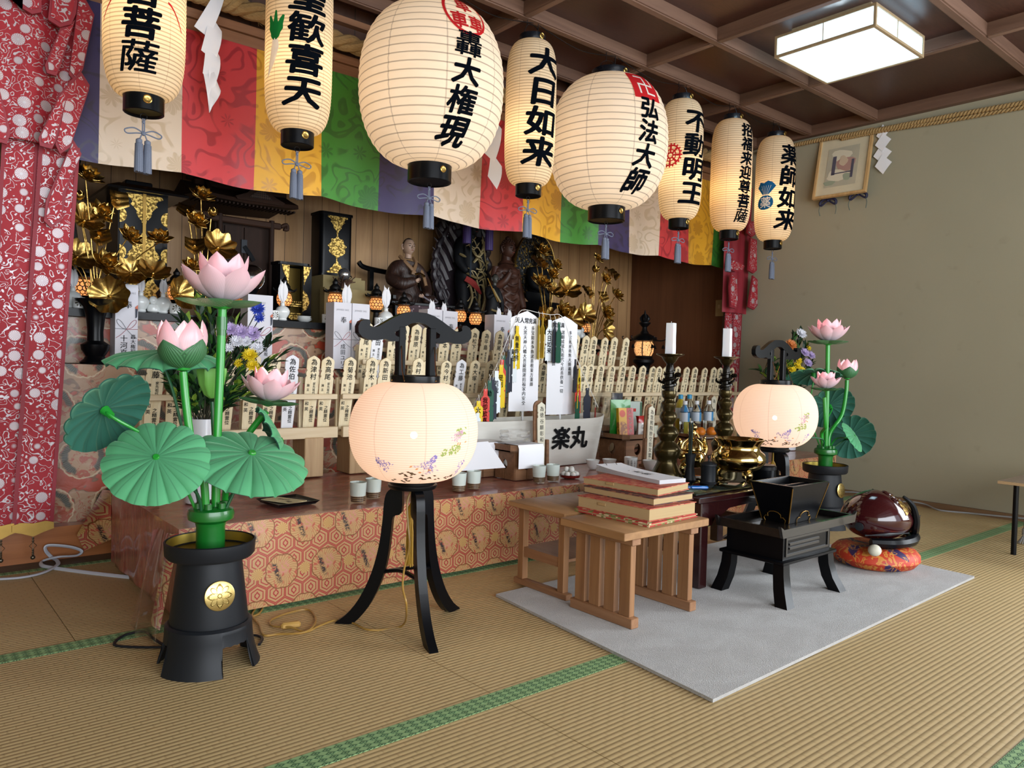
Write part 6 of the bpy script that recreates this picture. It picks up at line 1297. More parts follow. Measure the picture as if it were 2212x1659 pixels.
fw = [(1730, 721, -.02, .036, 'white'), (1708, 746, -.03, .04, 'orange'), (1738, 762, -.03, .03, 'lilac'), (1752, 768, -.02, .028, 'lilac'), (1745, 784, -.03, .03, 'lilac'), (1724, 778, -.03, .026, 'yellow'), (1722, 790, -.03, .026, 'yellow'), (1710, 798, -.03, .03, 'yellow'), (1732, 800, -.02, .026, 'yellow'), (1747, 752, 0, .018, 'yellow'), (1690, 770, -.02, .02, 'blue'), (1688, 795, -.02, .02, 'blue')]
bouquet('flower_vase', 'vase of flowers with an orange bloom behind the right floor lantern', q.x, Yb, .056, .30, Yb, lv, fw, mat('white_vase', ''), 9)
# ================================================================== BACK OF THE ALTAR
ZSH = 1.0135
M_dkw = wood('dark_shrine_wood', '#1c110b', '#2b1a12', 2, 16, .7); M_dkwx = wood('dark_shrine_wood_across', '#24160f', '#382318', 0, 16, .7)
for _m in (M_dkw, M_dkwx): _m.node_tree.nodes['Principled BSDF'].inputs['Specular IOR Level'].default_value = .2
M_fret = N('gilt_fretwork', .4, .8)
def fret():
    g = M_fret; n = g.noise(g.co(), 90, 2); g.col(g.mix(g.step(n, .5, .06), '#c9a85a', '#5f4a1e')); g.bump(n, .5, .003); return g.m
M_fret = fret()
def orn(cx, cz, w, h, up=1, half=0):
    """scalloped fretwork plate outline, a triangle of curls pointing down (up=-1) or a diamond"""
    P = []
    for i in range(13):
        t = i/12; x = w*(1-t); P.append((cx+x*(1+.18*math.sin(t*PI*7)), cz-up*h*t*(1+.06*math.sin(t*PI*9))))
    Q = [(2*cx-x, z) for x, z in P[::-1][1:]]; return P+Q
def diamond(cx, cz, w, h, n=40):
    return [(cx+w*(abs(math.cos(a))**1.15)*math.copysign(1, math.cos(a))*(1+.13*math.sin(9*a)), cz+h*(abs(math.sin(a))**1.15)*math.copysign(1, math.sin(a))*(1+.10*math.cos(8*a))) for a in [i*2*PI/n for i in range(n)]]
FR = RX(PI/2)
# roofed black cabinet
Y = 3.92; a, b_ = PX(255, 500, Y), PX(362, 500, Y); zt = PX(308, 417, Y).z; w = b_.x-a.x; cx = (a.x+b_.x)/2
c1 = thing('shrine_cabinet', 'black lacquered shrine cabinet with flared roof and gilt fretwork doors', 'cabinet', (cx, Y+.12, ZSH)); H = zt-ZSH
MB().box(-w/2, w/2, -.12, .12, .03, H).build('body', M_black, c1, smooth=0); MB().cbox((0, 0, .015), (w+.05, .29, .03), bev=.004).build('plinth', M_black, c1)
for s in (-1, 1): MB().box(min(s*.006, s*(w/2-.004)), max(s*.006, s*(w/2-.004)), -.129, -.121, .035, H-.004).build('door', M_black, c1, smooth=0)
rf = MB(); R = [[(sx*a_, sy*b2, z) for sx, sy in ((-1, -1), (1, -1), (1, 1), (-1, 1))] for a_, b2, z in ((w*.5, .13, H), (w*.80, .22, H-.012), (w*.81, .225, H-.002), (w*.52, .14, H+.03), (w*.30, .06, H+.042))]; rf.rings(R, cap=True); rf.cbox((0, 0, H+.056), (w*.56, .07, .028), bev=.004); rf.build('roof', M_black, c1, smooth=20)
gl = MB()
for zc, hh, kind in ((H-.01, .15, 't'), (H*.46, .12, 'd'), (.12, .09, 'd')):
    if kind == 't': gl.prism(orn(0, zc, w*.36, hh), .129, .132, 0, FR)
    else: gl.prism(diamond(0, zc, w*.30, hh), .129, .132, 0, FR)
gl.build('fretwork', M_fret, c1, smooth=0)
gl = MB().box(-.007, .007, -.138, -.129, .035, H-.006); gl.build('gilt_bar', mat('antique_gold', '#9a7a3a', .4, .7), c1, smooth=0)
for s in (-1, 1):
    for zc in (H*.8, H*.5, .1): MB().prism([(s*(w/2-.004), zc+.035)]+[(s*(w/2-.004-.03*math.cos(q)), zc+.035*math.sin(q)) for q in (1.0, .5, 0, -.5, -1.0)]+[(s*(w/2-.004), zc-.035)], .129, .1315, 0, FR).build('hinge_plate', M_fret, c1, smooth=0)
# carved wooden shrine
Y = 3.98; s2_ = thing('wooden_shrine', 'dark carved wooden shrine with gabled roof and crossed finials', 'shrine', (PX(530, 500, Y).x, Y+.1, ZSH)); ox = s2_.location.x
X0, X1 = PX(470, 560, Y).x-ox, PX(592, 560, Y).x-ox; ze = PX(560, 452, Y).z-ZSH
MB().box(X0, X1, -.05, .12, .02, ze-.06).build('body', M_dkw, s2_, smooth=0); MB().cbox(((X0+X1)/2, -.04, .015), (X1-X0+.02, .22, .03), bev=.004).build('plinth', M_dkwx, s2_)
for x in (X0+.012, X1-.012): MB().tube([(x, -.09, .03), (x, -.09, ze-.05)], .014, 12).build('pillar', M_dkw, s2_)
MB().cbox(((X0+X1)/2, -.09, ze-.075), (X1-X0+.08, .022, .034), bev=.006).build('lintel', M_dkwx, s2_)
for x in (X0-.04, X1+.04): b = MB(); b.tube([(x, -.09, ze-.075), (x+(.03 if x > 0 else -.03), -.09, ze-.06), (x+(.035 if x > 0 else -.035), -.09, ze-.085), (x+(.015 if x > 0 else -.015), -.09, ze-.085)], .011, 7, k=3); b.build('bracket', M_dkwx, s2_)
for s in (-1, 1): m_ = (X0+X1)/2; MB().box(min(m_+s*.003, m_+s*.10), max(m_+s*.003, m_+s*.10), -.06, -.052, .04, ze-.10).build('door', M_dkw, s2_, smooth=0)
lk = MB(); lk.cbox((m_, -.064, ze-.2), (.03, .006, .07)); lk.tube([(m_, -.066, ze-.2), (m_+.03, -.07, ze-.24), (m_+.05, -.066, ze-.27)], .012, 6); lk.build('lock', mat('old_iron', '#23262a', .5, .7), s2_)
LX0, LX1 = PX(402, 480, Y).x-ox, PX(628, 452, Y).x-ox; zr = PX(490, 400, Y).z-ZSH
rf = MB(); R = []
for x in (LX0, (LX0+LX1)/2, LX1):
    cv = .012*(1 if x != (LX0+LX1)/2 else 0); R.append([(x, -.20, ze+cv), (x, -.195, ze+.02+cv), (x, -.10, ze+.055+cv), (x, 0, zr+cv), (x, .1, ze+.055+cv), (x, .195, ze+.02+cv), (x, .2, ze+cv), (x, 0, ze+.03)])
rf.rings(R, cap=True); rf.build('roof', M_dkwx, s2_, smooth=20)
b = MB()
for i in range(26): b.cbox((LX0+.02+(LX1-LX0-.04)*i/25, -.15, ze-.006), (.009, .09, .01))
b.build('rafters', M_dkw, s2_); b = MB(); b.cbox((m_+.0, 0, zr+.012), (LX1-LX0-.05, .05, .035), bev=.005); b.build('ridge', M_dkwx, s2_)
for x in (LX0+.12, LX1-.12):
    b = MB()
    for s in (-1, 1): b.cbox((0, 0, 0), (.02, .022, .2), X=T(x, 0, zr+.045) @ RX(s*.75))
    b.cbox((x+(.03 if x > 0 else -.03), 0, zr+.03), (.12, .02, .018)); b.build('finial', M_dkw, s2_)
for i in range(3): MB().tube([(m_-.13+.11*i, -.05, zr+.045), (m_-.13+.11*i, .05, zr+.045)], .012, 10).build('ridge_billet', M_dkw, s2_)
gx_ = m_+.03; gb_ = MB(); gb_.prism([(gx_-.13, ze+.03), (gx_-.07, ze+.055), (gx_-.03, ze+.1), (gx_, zr+.03), (gx_+.03, ze+.1), (gx_+.07, ze+.055), (gx_+.13, ze+.03), (gx_+.12, ze+.015), (gx_-.12, ze+.015)], .1, .205, 0, FR); gb_.build('gable', M_dkwx, s2_)
g = N('lattice', .7); x, y, z = g.sep(g.co()); li = g.M('MAXIMUM', g.line(g.fr(g.M('MULTIPLY', x, 90)), .5, .14), g.line(g.fr(g.M('MULTIPLY', z, 90)), .5, .14)); g.col(g.mix(li, '#0c0806', '#4a3326')); MB().prism([(gx_-.06, ze+.035), (gx_, zr-.01), (gx_+.06, ze+.035)], .205, .208, 0, FR).build('gable_lattice', g.m, s2_, smooth=0)
# tall round-shouldered cabinet, small open cabinet, and the beige boxes under it
def rcab(name, label, x0, x1, z0, z1, Y, open_=False):
    cx, w = (x0+x1)/2, x1-x0; t = thing(name, label, 'cabinet', (cx, Y, z0)); H = z1-z0; D = w*.75; o = [(w/2, D), (w/2, D*.35)]+[(w/2-w*.12*(1-math.cos(q)), D*.35-D*.35*math.sin(q)*.55) for q in (.4, .8, 1.2, PI/2)]
    o = o+[(-x, y) for x, y in o[::-1]]
    if not open_: MB().prism(o, .012, H-.01).build('body', M_black, t, smooth=30)
    else:
        b = MB(); b.box(-w/2, w/2, D-.01, D, .012, H-.01); b.box(-w/2, -w/2+.01, 0.02, D-.01, .012, H-.01); b.box(w/2-.01, w/2, 0.02, D-.01, .012, H-.01); b.build('body', M_black, t, smooth=0)
        MB().box(-w/2+.012, w/2-.012, D-.02, D-.012, .02, H-.02).build('gilt_lining', mat('dull_gilt', '#6f5a26', .4, .7), t, smooth=0)
        for s in (-1, 1):
            d = MB().box(min(s*w*.22, s*w*.5), max(s*w*.22, s*w*.5), -.004, .006, .02, H-.014); d.build('door', M_black, t, smooth=0)
        b = MB()
        for zz in (.05, .09, .10): b.box(-w*.22, w*.22, .01, .02, zz, zz+.006)
        for i in range(7): b.sph((-w*.2+w*.4*i/6, .012, .115), .005, 6)
        b.box(-w*.22, w*.22, .01, .015, .02, .045); b.build('gilt_rail', M_fret, t)
    o2 = [(x*1.06, y*1.04-.006) for x, y in o]; MB().prism(o2, H-.014, H).build('top', M_black, t, smooth=30); MB().prism(o2, 0, .014).build('base', M_black, t, smooth=30)
    yf = .0 if open_ else .17*D; k = MB(); hh = -yf+.006
    if open_:
        for s in (-1, 1):
            k.prism([(s*w*.22, H-.02), (s*w*.46, H-.02), (s*w*.40, H-.06), (s*w*.32, H-.085), (s*w*.25, H-.12)], .005, .008, 0, FR); k.prism([(s*w*.22, H*.2), (s*w*.35, H*.24), (s*w*.44, H*.36), (s*w*.36, H*.48), (s*w*.22, H*.56)], .005, .008, 0, FR)
    else:
        X = T(0, D*.155, 0) @ FR; k.prism(orn(0, H-.02, w*.3, .1), 0, .003, 0, X); k.prism(diamond(0, H*.46, w*.27, H*.16), 0, .003, 0, X); k.prism(orn(0, .02, w*.3, -.07), 0, .003, 0, X); k.box(-.004, .004, D*.15, D*.155, .02, H-.02)
    k.build('fretwork', M_fret, t, smooth=0); return t
Y = 3.98; zb_ = PX(735, 598, Y).z
bx1 = thing('beige_box', 'beige stepped box carrying the tall black cabinet', 'box', (PX(735, 600, Y).x, Y+.1, ZSH)); L0, L1 = PX(700, 600, Y).x, PX(765, 600, Y).x; o_ = bx1.location.x
M_beige = mat('beige_board', '#8d7d52', .7, noise=.1)
MB().box(L0-o_-.02, L1-o_+.03, -.13, .14, 0, zb_-ZSH).build('box', M_beige, bx1, smooth=0); MB().box(L1-o_+.031, PX(787, 600, Y).x-o_, -.11, .14, 0, PX(787, 607, Y).z-ZSH).build('step', M_beige, bx1, smooth=0)
bx2 = thing('beige_box', 'wide low beige box in front of the stepped beige box', 'box', (0, 0, ZSH)); q0, q1 = PX(700, 640, 3.85), PX(830, 640, 3.85); MB().box(q0.x, q1.x, 3.845, 3.90, 0, PX(760, 625, 3.845).z-ZSH).build('box', M_beige, bx2, smooth=0)
rcab('tall_cabinet', 'tall narrow black cabinet with round gilt fretwork, on the beige box', PX(698, 500, Y).x, PX(767, 500, Y).x, zb_+.001, PX(735, 459, Y).z, Y)
Y = 3.87; rcab('small_cabinet', 'small open-fronted black and gold cabinet on the black shelf', PX(604, 620, Y).x, PX(672, 620, Y).x, ZSH, PX(637, 566, Y).z, Y, True)
# crystal balls
g = N('crystal', .0, IOR=1.5); g.set('Transmission Weight', 1); M_cry = g.m
Y = 3.75; p = PX(542, 600, Y); cb1 = thing('crystal_ball', 'large clear crystal ball partly hidden by the top lotus flower', 'crystal ball', (p.x, Y, ZSH)); MB().sph((0, 0, p.z-ZSH), .066, 28).build('ball', M_cry, cb1); MB().lathe([(.06, 0), (.06, .01), (.03, .03), (.025, p.z-ZSH-.09), (.05, p.z-ZSH-.055), (.045, p.z-ZSH-.053), (.001, p.z-ZSH-.066)], 20).build('stand', M_black, cb1)
Y = 3.872; p = PX(743, 593, Y); ZSB = PX(760, 625, 3.845).z+.001; cb2 = thing('crystal_ball', 'small silvery crystal ball in a nest of twisted twigs', 'crystal ball', (p.x, Y, ZSB)); ZSH_, ZSH = ZSH, ZSB; MB().sph((0, 0, p.z-ZSH), .036, 24).build('ball', N('silvered_crystal', .08, .9).col(hx('#b9bdc4')).m, cb2)
b = MB(); rr = random.Random(4)
for i in range(30): a_ = rr.uniform(0, 2*PI); r0 = rr.uniform(.015, .035); b.tube([(r0*.4*math.cos(a_), r0*.4*math.sin(a_), p.z-ZSH-.075), (r0*math.cos(a_+.6), r0*math.sin(a_+.6), p.z-ZSH-.05), ((r0+.028)*math.cos(a_+1.2), (r0+.028)*math.sin(a_+1.2), p.z-ZSH-.025+rr.uniform(-.015, .012))], .0032, 5, k=3)
b.tube([(0, 0, 0), (0, 0, p.z-ZSH-.05)], .02, 10); b.build('twig_stand', mat('twig_brown', '#4a3222', .7), cb2); ZSH = ZSH_
# seated monk statue in a chair (facing the room)
def skin(name, parent, V, E, R, mat_, sub=2, loc=None, sm=True):
    me = bpy.data.meshes.new(name); me.from_pydata(V, E, []); o = bpy.data.objects.new(name, me); COL.objects.link(o); o.parent = parent
    sk = o.modifiers.new('s', 'SKIN'); sl_ = me.skin_vertices[0].data if me.skin_vertices else None
    if sl_ is None: me.attributes
    for i, r in enumerate(R): d = me.skin_vertices[0].data[i]; d.radius = r if isinstance(r, tuple) else (r, r)
    me.skin_vertices[0].data[0].use_root = True; sk.use_smooth_shade = True
    sb = o.modifiers.new('d', 'SUBSURF'); sb.levels = sub; sb.render_levels = sub
    dg = bpy.context.evaluated_depsgraph_get(); dg.update(); m2 = bpy.data.meshes.new_from_object(o.evaluated_get(dg)); o.modifiers.clear(); o.data = m2; m2.materials.clear(); m2.materials.append(mat_); m2.shade_smooth(); return o
g = N('brown_robe', .5); x, y, z = g.sep(g.co()); fo = g.noise(g.com(g.M('MULTIPLY', x, 1.4), 0, g.M('MULTIPLY', z, .5)), 34, 2, .5, .9); fl_ = g.line(g.fr(g.M('MULTIPLY', fo, 4)), .5, .05); g.col(g.mix(fl_, '#2b1913', '#40271b')); g.bump(fo, .6, .01); M_robe = g.m
M_face = mat('painted_face', '#a88a76', .5); M_hairm = mat('shaven_scalp', '#3a302c', .6); M_lip = mat('painted_lip', '#7a3a32', .5); M_eye = mat('painted_eye', '#15110f', .4)
def head(par, P, s, yaw, m, hair=None, curls=False, blk='head'):
    X = T(*P) @ RZ(yaw) @ SCL(s)
    def hf(u, v):
        a = 2*PI*u; th = PI*v; x = math.sin(th)*math.cos(a); y = math.sin(th)*math.sin(a); z = -math.cos(th)
        w = .80 if z > 0 else .80-.20*(-z)**1.6; f = -y; d = .98 if f < 0 else .92
        px, py, pz = x*w, y*d, z*1.14
        if f > .25: # face: brow, cheeks, chin, eye hollow
            py -= .05*math.exp(-((pz-.18)**2)/.01)*.6; py += .07*math.exp(-((pz-.03)**2)/.008)*math.exp(-((abs(px)-.32)**2)/.03); py -= .07*math.exp(-((pz+.62)**2)/.04)*math.exp(-px*px/.09); py -= .04*math.exp(-((pz+.2)**2)/.05)*math.exp(-((abs(px)-.42)**2)/.04)
        return (px, py, pz)
    h = MB().grid(hf, 32, 24, 0, X); h.tube([(0, .05, -.75), (0, .08, -1.5)], .46, 12, 0, X)
    h.tube([(0, -.90, .16), (0, -1.0, -.05), (0, -1.10, -.22), (0, -.96, -.30)], [.07, .085, .13, .06], 8, 0, X, k=3)
    for sx in (-1, 1): h.sph((0, 0, 0), .1, 8, 0, X @ T(sx*.1, -1.0, -.25))
    for sx in (-1, 1): h.tube([(sx*.80, .08, .30), (sx*.93, .12, .2), (sx*.92, .1, -.1), (sx*.82, .06, -.38), (sx*.78, .02, -.2)], [.06, .11, .10, .10, .05], 8, 0, X, k=3)
    ho = h.build(blk, m, par)
    e = MB()
    for sx in (-1, 1): e.tube([(sx*.18, -.925, .06), (sx*.33, -.90, .045), (sx*.48, -.80, .07)], [.018, .05, .018], 6, 0, X, k=3); e.tube([(sx*.14, -.965, .24), (sx*.34, -.93, .33), (sx*.56, -.78, .25)], [.02, .03, .012], 6, 0, X, k=3)
    e.build('eyes', M_eye, ho); MB().tube([(-.22, -.90, -.52), (-.08, -.985, -.49), (0, -.985, -.505), (.08, -.985, -.49), (.22, -.90, -.52)], [.02, .055, .05, .055, .02], 6, 0, X, k=3, flat=.9).build('mouth', M_lip, ho)
    if hair and not curls:
        c = MB(); c.grid(lambda u, v: tuple(Vector(hf(u, .62+.38*v+(.16 if math.sin(2*PI*u) < -.25 else -.1*(math.sin(2*PI*u) > 0)))if True else (0, 0, 0))*1.015) if True else 0, 32, 8, 0, X); c.build('scalp', hair, ho)
    if curls:
        c = MB()
        for i in range(150):
            zz = 1-1.5*(i+.5)/150; r = math.sqrt(max(0, 1-zz*zz)); a = i*2.39996; x, y, z = r*math.cos(a), r*math.sin(a), zz
            if y < -.15 and z < .55: continue
            c.sph((x*.83, y*.97, z*1.16), .105, 6, 0, X)
        c.sph((0, .05, 1.15), .36, 10, 0, X); c.build('hair_curls', m, ho)
    return ho
Y = 3.95; mx = PX(897, 640, Y).x; mk_ = thing('monk_statue', 'painted wooden statue of a seated monk in brown robes on a black chair', 'statue', (mx, Y+.1, ZSH+.085)); zs = PX(897, 655, Y).z-ZSH-.085; S = .38
K = lambda x, y, z: (x*S, y*S, zs+z*S)
bodyv = [K(0, .05, .06), K(0, .04, .28), K(0, .03, .48), K(0, .03, .62), K(.0, .0, .70), K(-.22, .0, .58), K(-.33, -.06, .36), K(-.22, -.26, .28), K(-.02, -.32, .36), K(.22, .0, .58), K(.31, -.05, .38), K(.28, -.2, .2), K(.16, -.32, .12), K(-.25, -.05, .07), K(-.36, -.22, .06), K(-.1, -.36, .05), K(.25, -.05, .07), K(.40, -.22, .06), K(.1, -.38, .05)]
E_ = [(0, 1), (1, 2), (2, 3), (3, 4), (3, 5), (5, 6), (6, 7), (7, 8), (3, 9), (9, 10), (10, 11), (11, 12), (0, 13), (13, 14), (14, 15), (0, 16), (16, 17), (17, 18)]
Rr = [.22, .20, .19, .13, .06, .12, .13, .11, .07, .11, .10, .09, .06, .13, .11, .09, .13, .11, .08]
skin('robe', mk_, bodyv, E_, [r*S for r in Rr], M_robe)
head(mk_, K(.0, -.03, .92), .047, .0, M_face, M_hairm)
def hand(par, P, s, rot, m):
    X = T(*P) @ rot @ SCL(s); V = [(0, 0, 0), (0, 0, .5)]; h = MB(); h.cbox((0, 0, .28), (.5, .2, .6), 0, X, .08)
    for i in range(4): fx = -.19+.127*i; L = (.42, .5, .46, .36)[i]; h.tube([(fx, 0, .5), (fx*1.05, -.04, .55+L*.4), (fx*1.05, -.18, .5+L*.75), (fx, -.28, .5+L*.6)], [.07, .065, .06, .045], 6, 0, X, k=3)
    h.tube([(.22, -.02, .15), (.36, -.1, .35), (.30, -.2, .52)], [.08, .075, .05], 6, 0, X, k=3); return h.build('hand', m, par)
hand(mk_, K(-.06, -.36, .34), .036, RZ(.3) @ RY(1.0) @ RX(.3), M_face); hand(mk_, K(.10, -.36, .1), .036, RY(-1.2) @ RX(-.5), M_face)
cl_ = MB()
for sx in (-1, 1): cl_.tube([K(sx*.13, .02, .76), K(sx*.10, -.10, .66), K(.0, -.19, .52), K(-sx*.02, -.20, .46)], .012, 6, k=4)
cl_.tube([K(.16, .0, .72), K(.22, -.12, .5), K(.24, -.2, .3)], .011, 6, k=4); cl_.build('collar', mat('robe_edge', '#8a6a4c', .5), mk_)
ro = MB(); ro.tube([K(.05, -.42, .1), K(.2, -.46, .02), K(.34, -.4, .04), K(.3, -.3, .12), K(.14, -.36, .14)], .005, 6, k=5); ro.build('rosary', mat('grey_beads', '#77727a', .4), mk_)
MB().tube([K(-.1, -.40, .44), K(-.02, -.43, .46), K(.06, -.42, .42)], [.008, .004, .009], 6, k=3).build('vajra', M_brass, mk_)
ch = thing('monk_chair', 'black lacquered chair with curved top rail under the monk statue', 'chair', (mx, Y+.1, ZSH)); xl, xr = PX(785, 570, Y+.2).x-mx, PX(944, 595, Y+.2).x-mx; zc = PX(815, 580, Y+.2).z-ZSH
MB().cbox(((xl+xr)/2, 0, zs+.075), (xr-xl-.08, .34, .02), bev=.004).build('seat', M_black, ch)
MB().tube([(xl, .16, zc+.035), (xl+.05, .16, zc+.005), ((xl+xr)/2, .16, zc-.01), (xr-.05, .16, zc+.005), (xr, .16, zc+.035)], .016, 8, k=5).build('top_rail', M_black, ch)
for x in (xl+.085, xr-.085): MB().cbox((x, .16, zc/2+.03), (.028, .028, zc-.06)).build('back_post', M_black, ch); MB().cbox((x, -.15, (zs+.06)/2), (.03, .03, zs+.06)).build('leg', M_black, ch); MB().cbox((x, .02, zs+.11), (.02, .3, .02)).build('arm_rail', M_black, ch)
g = N('plum_brocade', .6); v_ = g.vor(g.co(), 60, 1); g.col(g.mix(g.step(v_, .35, .06), '#a08c92', '#3c1f2b')); MB().box(xl+.10, xr-.10, -.185, -.178, zs-.04, zs+.065).build('seat_cloth', g.m, ch, smooth=0)
# fierce deity with flame halo
Y = 4.07; fx = PX(1018, 600, Y).x; fu_ = thing('flame_statue', 'dark standing guardian statue before a carved flame halo', 'statue', (fx, Y+.06, ZSH)); zt = PX(1010, 480, Y).z-ZSH+.06
M_dark = mat('dark_bronze_paint', '#15171b', .6, noise=.4, nscale=30, Specular_IOR_Level=.2); M_flame = wood('flame_wood', '#16131a', '#2b2024', 2, 20, .45)
def tongues(mb, side, n, z0, z1, r0, m=0):
    for i in range(n):
        t = i/(n-1); z = z0+(z1-z0)*t; r = r0*math.sin(PI*(.15+.75*t))+.03; p = Vector((side*r, .03, z)); mb.tube([p-Vector((side*.05, 0, .09)), p, p+Vector((side*.05, -.01, .06)), p+Vector((side*.02, -.015, .12)), p+Vector((side*.06, -.01, .17))], [.034, .032, .024, .015, .003], 8, m, k=4)
fh = MB(); tongues(fh, -1, 9, .14, zt-.16, .17); tongues(fh, 1, 7, .15, zt-.1, .13)
for i in range(9): a = PI*.12+i*PI*.76/8; fh.tube([(.16*math.cos(a), .05, zt-.2+.12*math.sin(a)), (.2*math.cos(a+.25), .04, zt-.17+.19*math.sin(a)), (.17*math.cos(a+.4), .03, zt-.13+.2*math.sin(a))], [.04, .03, .006], 8, k=3)
fh.prism([(-.2, .05), (-.21, zt*.5), (-.15, zt-.12), (0, zt-.04), (.1, zt-.1), (.06, zt*.6), (.05, .05)], -.085, -.07, 0, FR); fh.build('flame_halo', M_flame, fu_)
KK = lambda x, y, z: (x, y, z); Bv = [(0, -.03, .42), (0, -.03, .55), (0, -.03, .64), (-.075, -.02, .60), (-.11, -.06, .48), (-.07, -.12, .40), (.075, -.02, .60), (.11, -.04, .47), (.10, -.08, .34), (-.045, -.03, .36), (-.055, -.06, .22), (-.06, -.05, .09), (-.065, -.09, .07), (.045, -.03, .36), (.055, -.05, .22), (.06, -.05, .09), (.065, -.09, .07)]
skin('body', fu_, Bv, [(0, 1), (1, 2), (1, 3), (3, 4), (4, 5), (1, 6), (6, 7), (7, 8), (0, 9), (9, 10), (10, 11), (11, 12), (0, 13), (13, 14), (14, 15), (15, 16)], [.075, .085, .035, .042, .033, .024, .042, .033, .024, .06, .05, .03, .025, .06, .05, .03, .025], M_dark)
head(fu_, (0, -.06, .70), .043, .1, M_dark, M_dark)
rb_ = MB(); M_ivg = mat('ivory_gilt', '#8f7f58', .5, .3)
for i, P in enumerate(([(-.08, -.10, .62), (-.03, -.12, .54), (.03, -.12, .46), (.0, -.12, .38)], [(.08, -.09, .62), (.04, -.12, .55), (-.03, -.12, .47)], [(-.07, -.1, .40), (0, -.13, .37), (.07, -.1, .40)], [(-.06, -.12, .34), (-.04, -.13, .24), (-.07, -.12, .15)], [(.05, -.12, .34), (.07, -.12, .24), (.03, -.13, .14)], [(0, -.12, .36), (.02, -.13, .25), (.0, -.12, .16)], [(-.12, -.09, .52), (-.09, -.12, .50)], [(.12, -.07, .5), (.1, -.1, .48)])): rb_.tube(P, [.012, .016, .008], 6, k=4, flat=.6)
rr = random.Random(8)
for i in range(42):
    zz = rr.uniform(.1, .64); aa = rr.uniform(-2.4, -.7); r_ = .125 if .3 < zz < .6 else .095; q = [(r_*math.cos(aa+.25*j)+(0 if zz > .35 else 0), -.02+r_*math.sin(aa+.25*j), zz+.03*j*rr.uniform(-1, 1)) for j in range(3)]; rb_.tube(q, [.003, .008, .003], 5, k=3, flat=.6)
rb_.build('gilt_sash', M_ivg, fu_); MB().tube([(-.10, -.13, .36), (-.05, -.15, .33), (.02, -.14, .27)], [.02, .022, .008], 6, k=3).build('red_sash', mat('sash_red', '#8c2f2c', .5), fu_)
MB().cbox((-.075, -.15, .52), (.012, .006, .30), X=I4, bev=.002).build('sword', mat('blue_steel', '#2c3640', .35, .6), fu_); rk = MB(); rr = random.Random(2)
for i in range(16): rk.sph((rr.uniform(-.15, .15), rr.uniform(-.1, .06), rr.uniform(.048, .06)), rr.uniform(.035, .06), 8, sc=(1, 1, .8))
rk.build('rock_base', M_dark, fu_)
at_ = thing('attendant_statue', 'small dark attendant figure with a gilt staff beside the flame halo', 'statue', (PX(1064, 640, 3.78).x, 3.78, ZSH)); s = 1.0
skin('body', at_, [(0, 0, .17), (0, 0, .25), (0, 0, .31), (-.04, 0, .28), (-.06, -.03, .22), (-.03, -.06, .25), (.04, 0, .28), (.06, -.02, .2), (.05, -.04, .14), (-.025, 0, .12), (-.04, -.02, .05), (-.045, -.04, .03), (.03, 0, .12), (.04, 0, .05), (.05, -.03, .03)], [(0, 1), (1, 2), (1, 3), (3, 4), (4, 5), (1, 6), (6, 7), (7, 8), (0, 9), (9, 10), (10, 11), (0, 12), (12, 13), (13, 14)], [.04, .042, .018, .022, .017, .013, .022, .017, .013, .032, .02, .015, .032, .02, .015], M_dark)
head(at_, (0, -.02, .345), .027, .1, mat('dark_face', '#3c3a34', .5), M_dark); MB().tube([(-.09, -.06, .34), (-.02, -.08, .2)], .004, 6).build('staff', M_gold, at_)
b = MB()
for P in ([(-.04, -.05, .28), (.02, -.055, .2)], [(-.04, -.04, .15), (.05, -.045, .13)], [(-.03, -.05, .1), (-.045, -.045, .05)], [(.02, -.04, .12), (.05, -.04, .06)]): b.tube(P, .007, 6)
b.build('gilt_sash', M_ivg, at_); rk = MB()
for i in range(8): rk.sph((rr.uniform(-.07, .07), rr.uniform(-.05, .05), .012), .035, 8, sc=(1, 1, .8))
rk.build('rock_base', M_dark, at_)
# standing wooden Buddha
Y = 3.87; bX = PX(1103, 600, Y).x; bd_ = thing('standing_statue', 'standing carved brown wooden figure with curled hair and draped robe', 'statue', (bX, Y+.05, ZSH)); zt = PX(1105, 512, Y).z-ZSH
M_bud = wood('carved_camphor', '#3a2118', '#543326', 2, 18, .5); h0 = zt-.16
def robe(u, v):
    a = 2*PI*u; z = .05+(h0-.05)*v; w = .082+.018*math.sin(PI*v)**2+.018*math.exp(-((v-.84)/.1)**2)-.055*max(0, v-.88)/.12; d = w*.72
    fold = .006*math.sin(8*a+6*v)*math.sin(PI*v)+(.008*math.sin(26*v+2.2*math.cos(a)**2*3) if math.sin(a) < 0 else 0)*(v < .82)
    return ((w+fold)*math.cos(a), (d+fold)*math.sin(a), z)
MB().grid(robe, 56, 60).lathe([(.06, h0-.015), (.035, h0+.01), (.03, h0+.05)], 16).build('robe', M_bud, bd_)
for sx, P in ((-1, [(-.085, 0, h0-.04), (-.10, -.01, h0-.16), (-.07, -.075, h0-.14), (-.045, -.1, h0-.08)]), (1, [(.085, 0, h0-.04), (.102, -.01, h0-.16), (.112, -.04, h0-.26), (.112, -.06, h0-.30)])): MB().tube(P, [.026, .03, .026, .017], 10, k=5).build('arm', M_bud, bd_)
for sx in (-1, 1): MB().sheet(lambda u, v: (sx*(.085+.035*u-.01*v), -.03-.015*math.sin(u*9), h0-.17-.22*v*(1-.2*u)), 6, 10, .008).build('sleeve', M_bud, bd_)
fd = MB()
for k in range(9):
    zt_ = h0-.06-k*.045; dr = .05+.008*k; fd.tube([((.088-.002*k)*math.sin(q), -(.074+.0*k)*math.cos(q)-.004, zt_-dr*math.cos(q)**2) for q in [(-1.25+2.5*j/10) for j in range(11)]], [.003, .008, .009, .008, .003], 6)
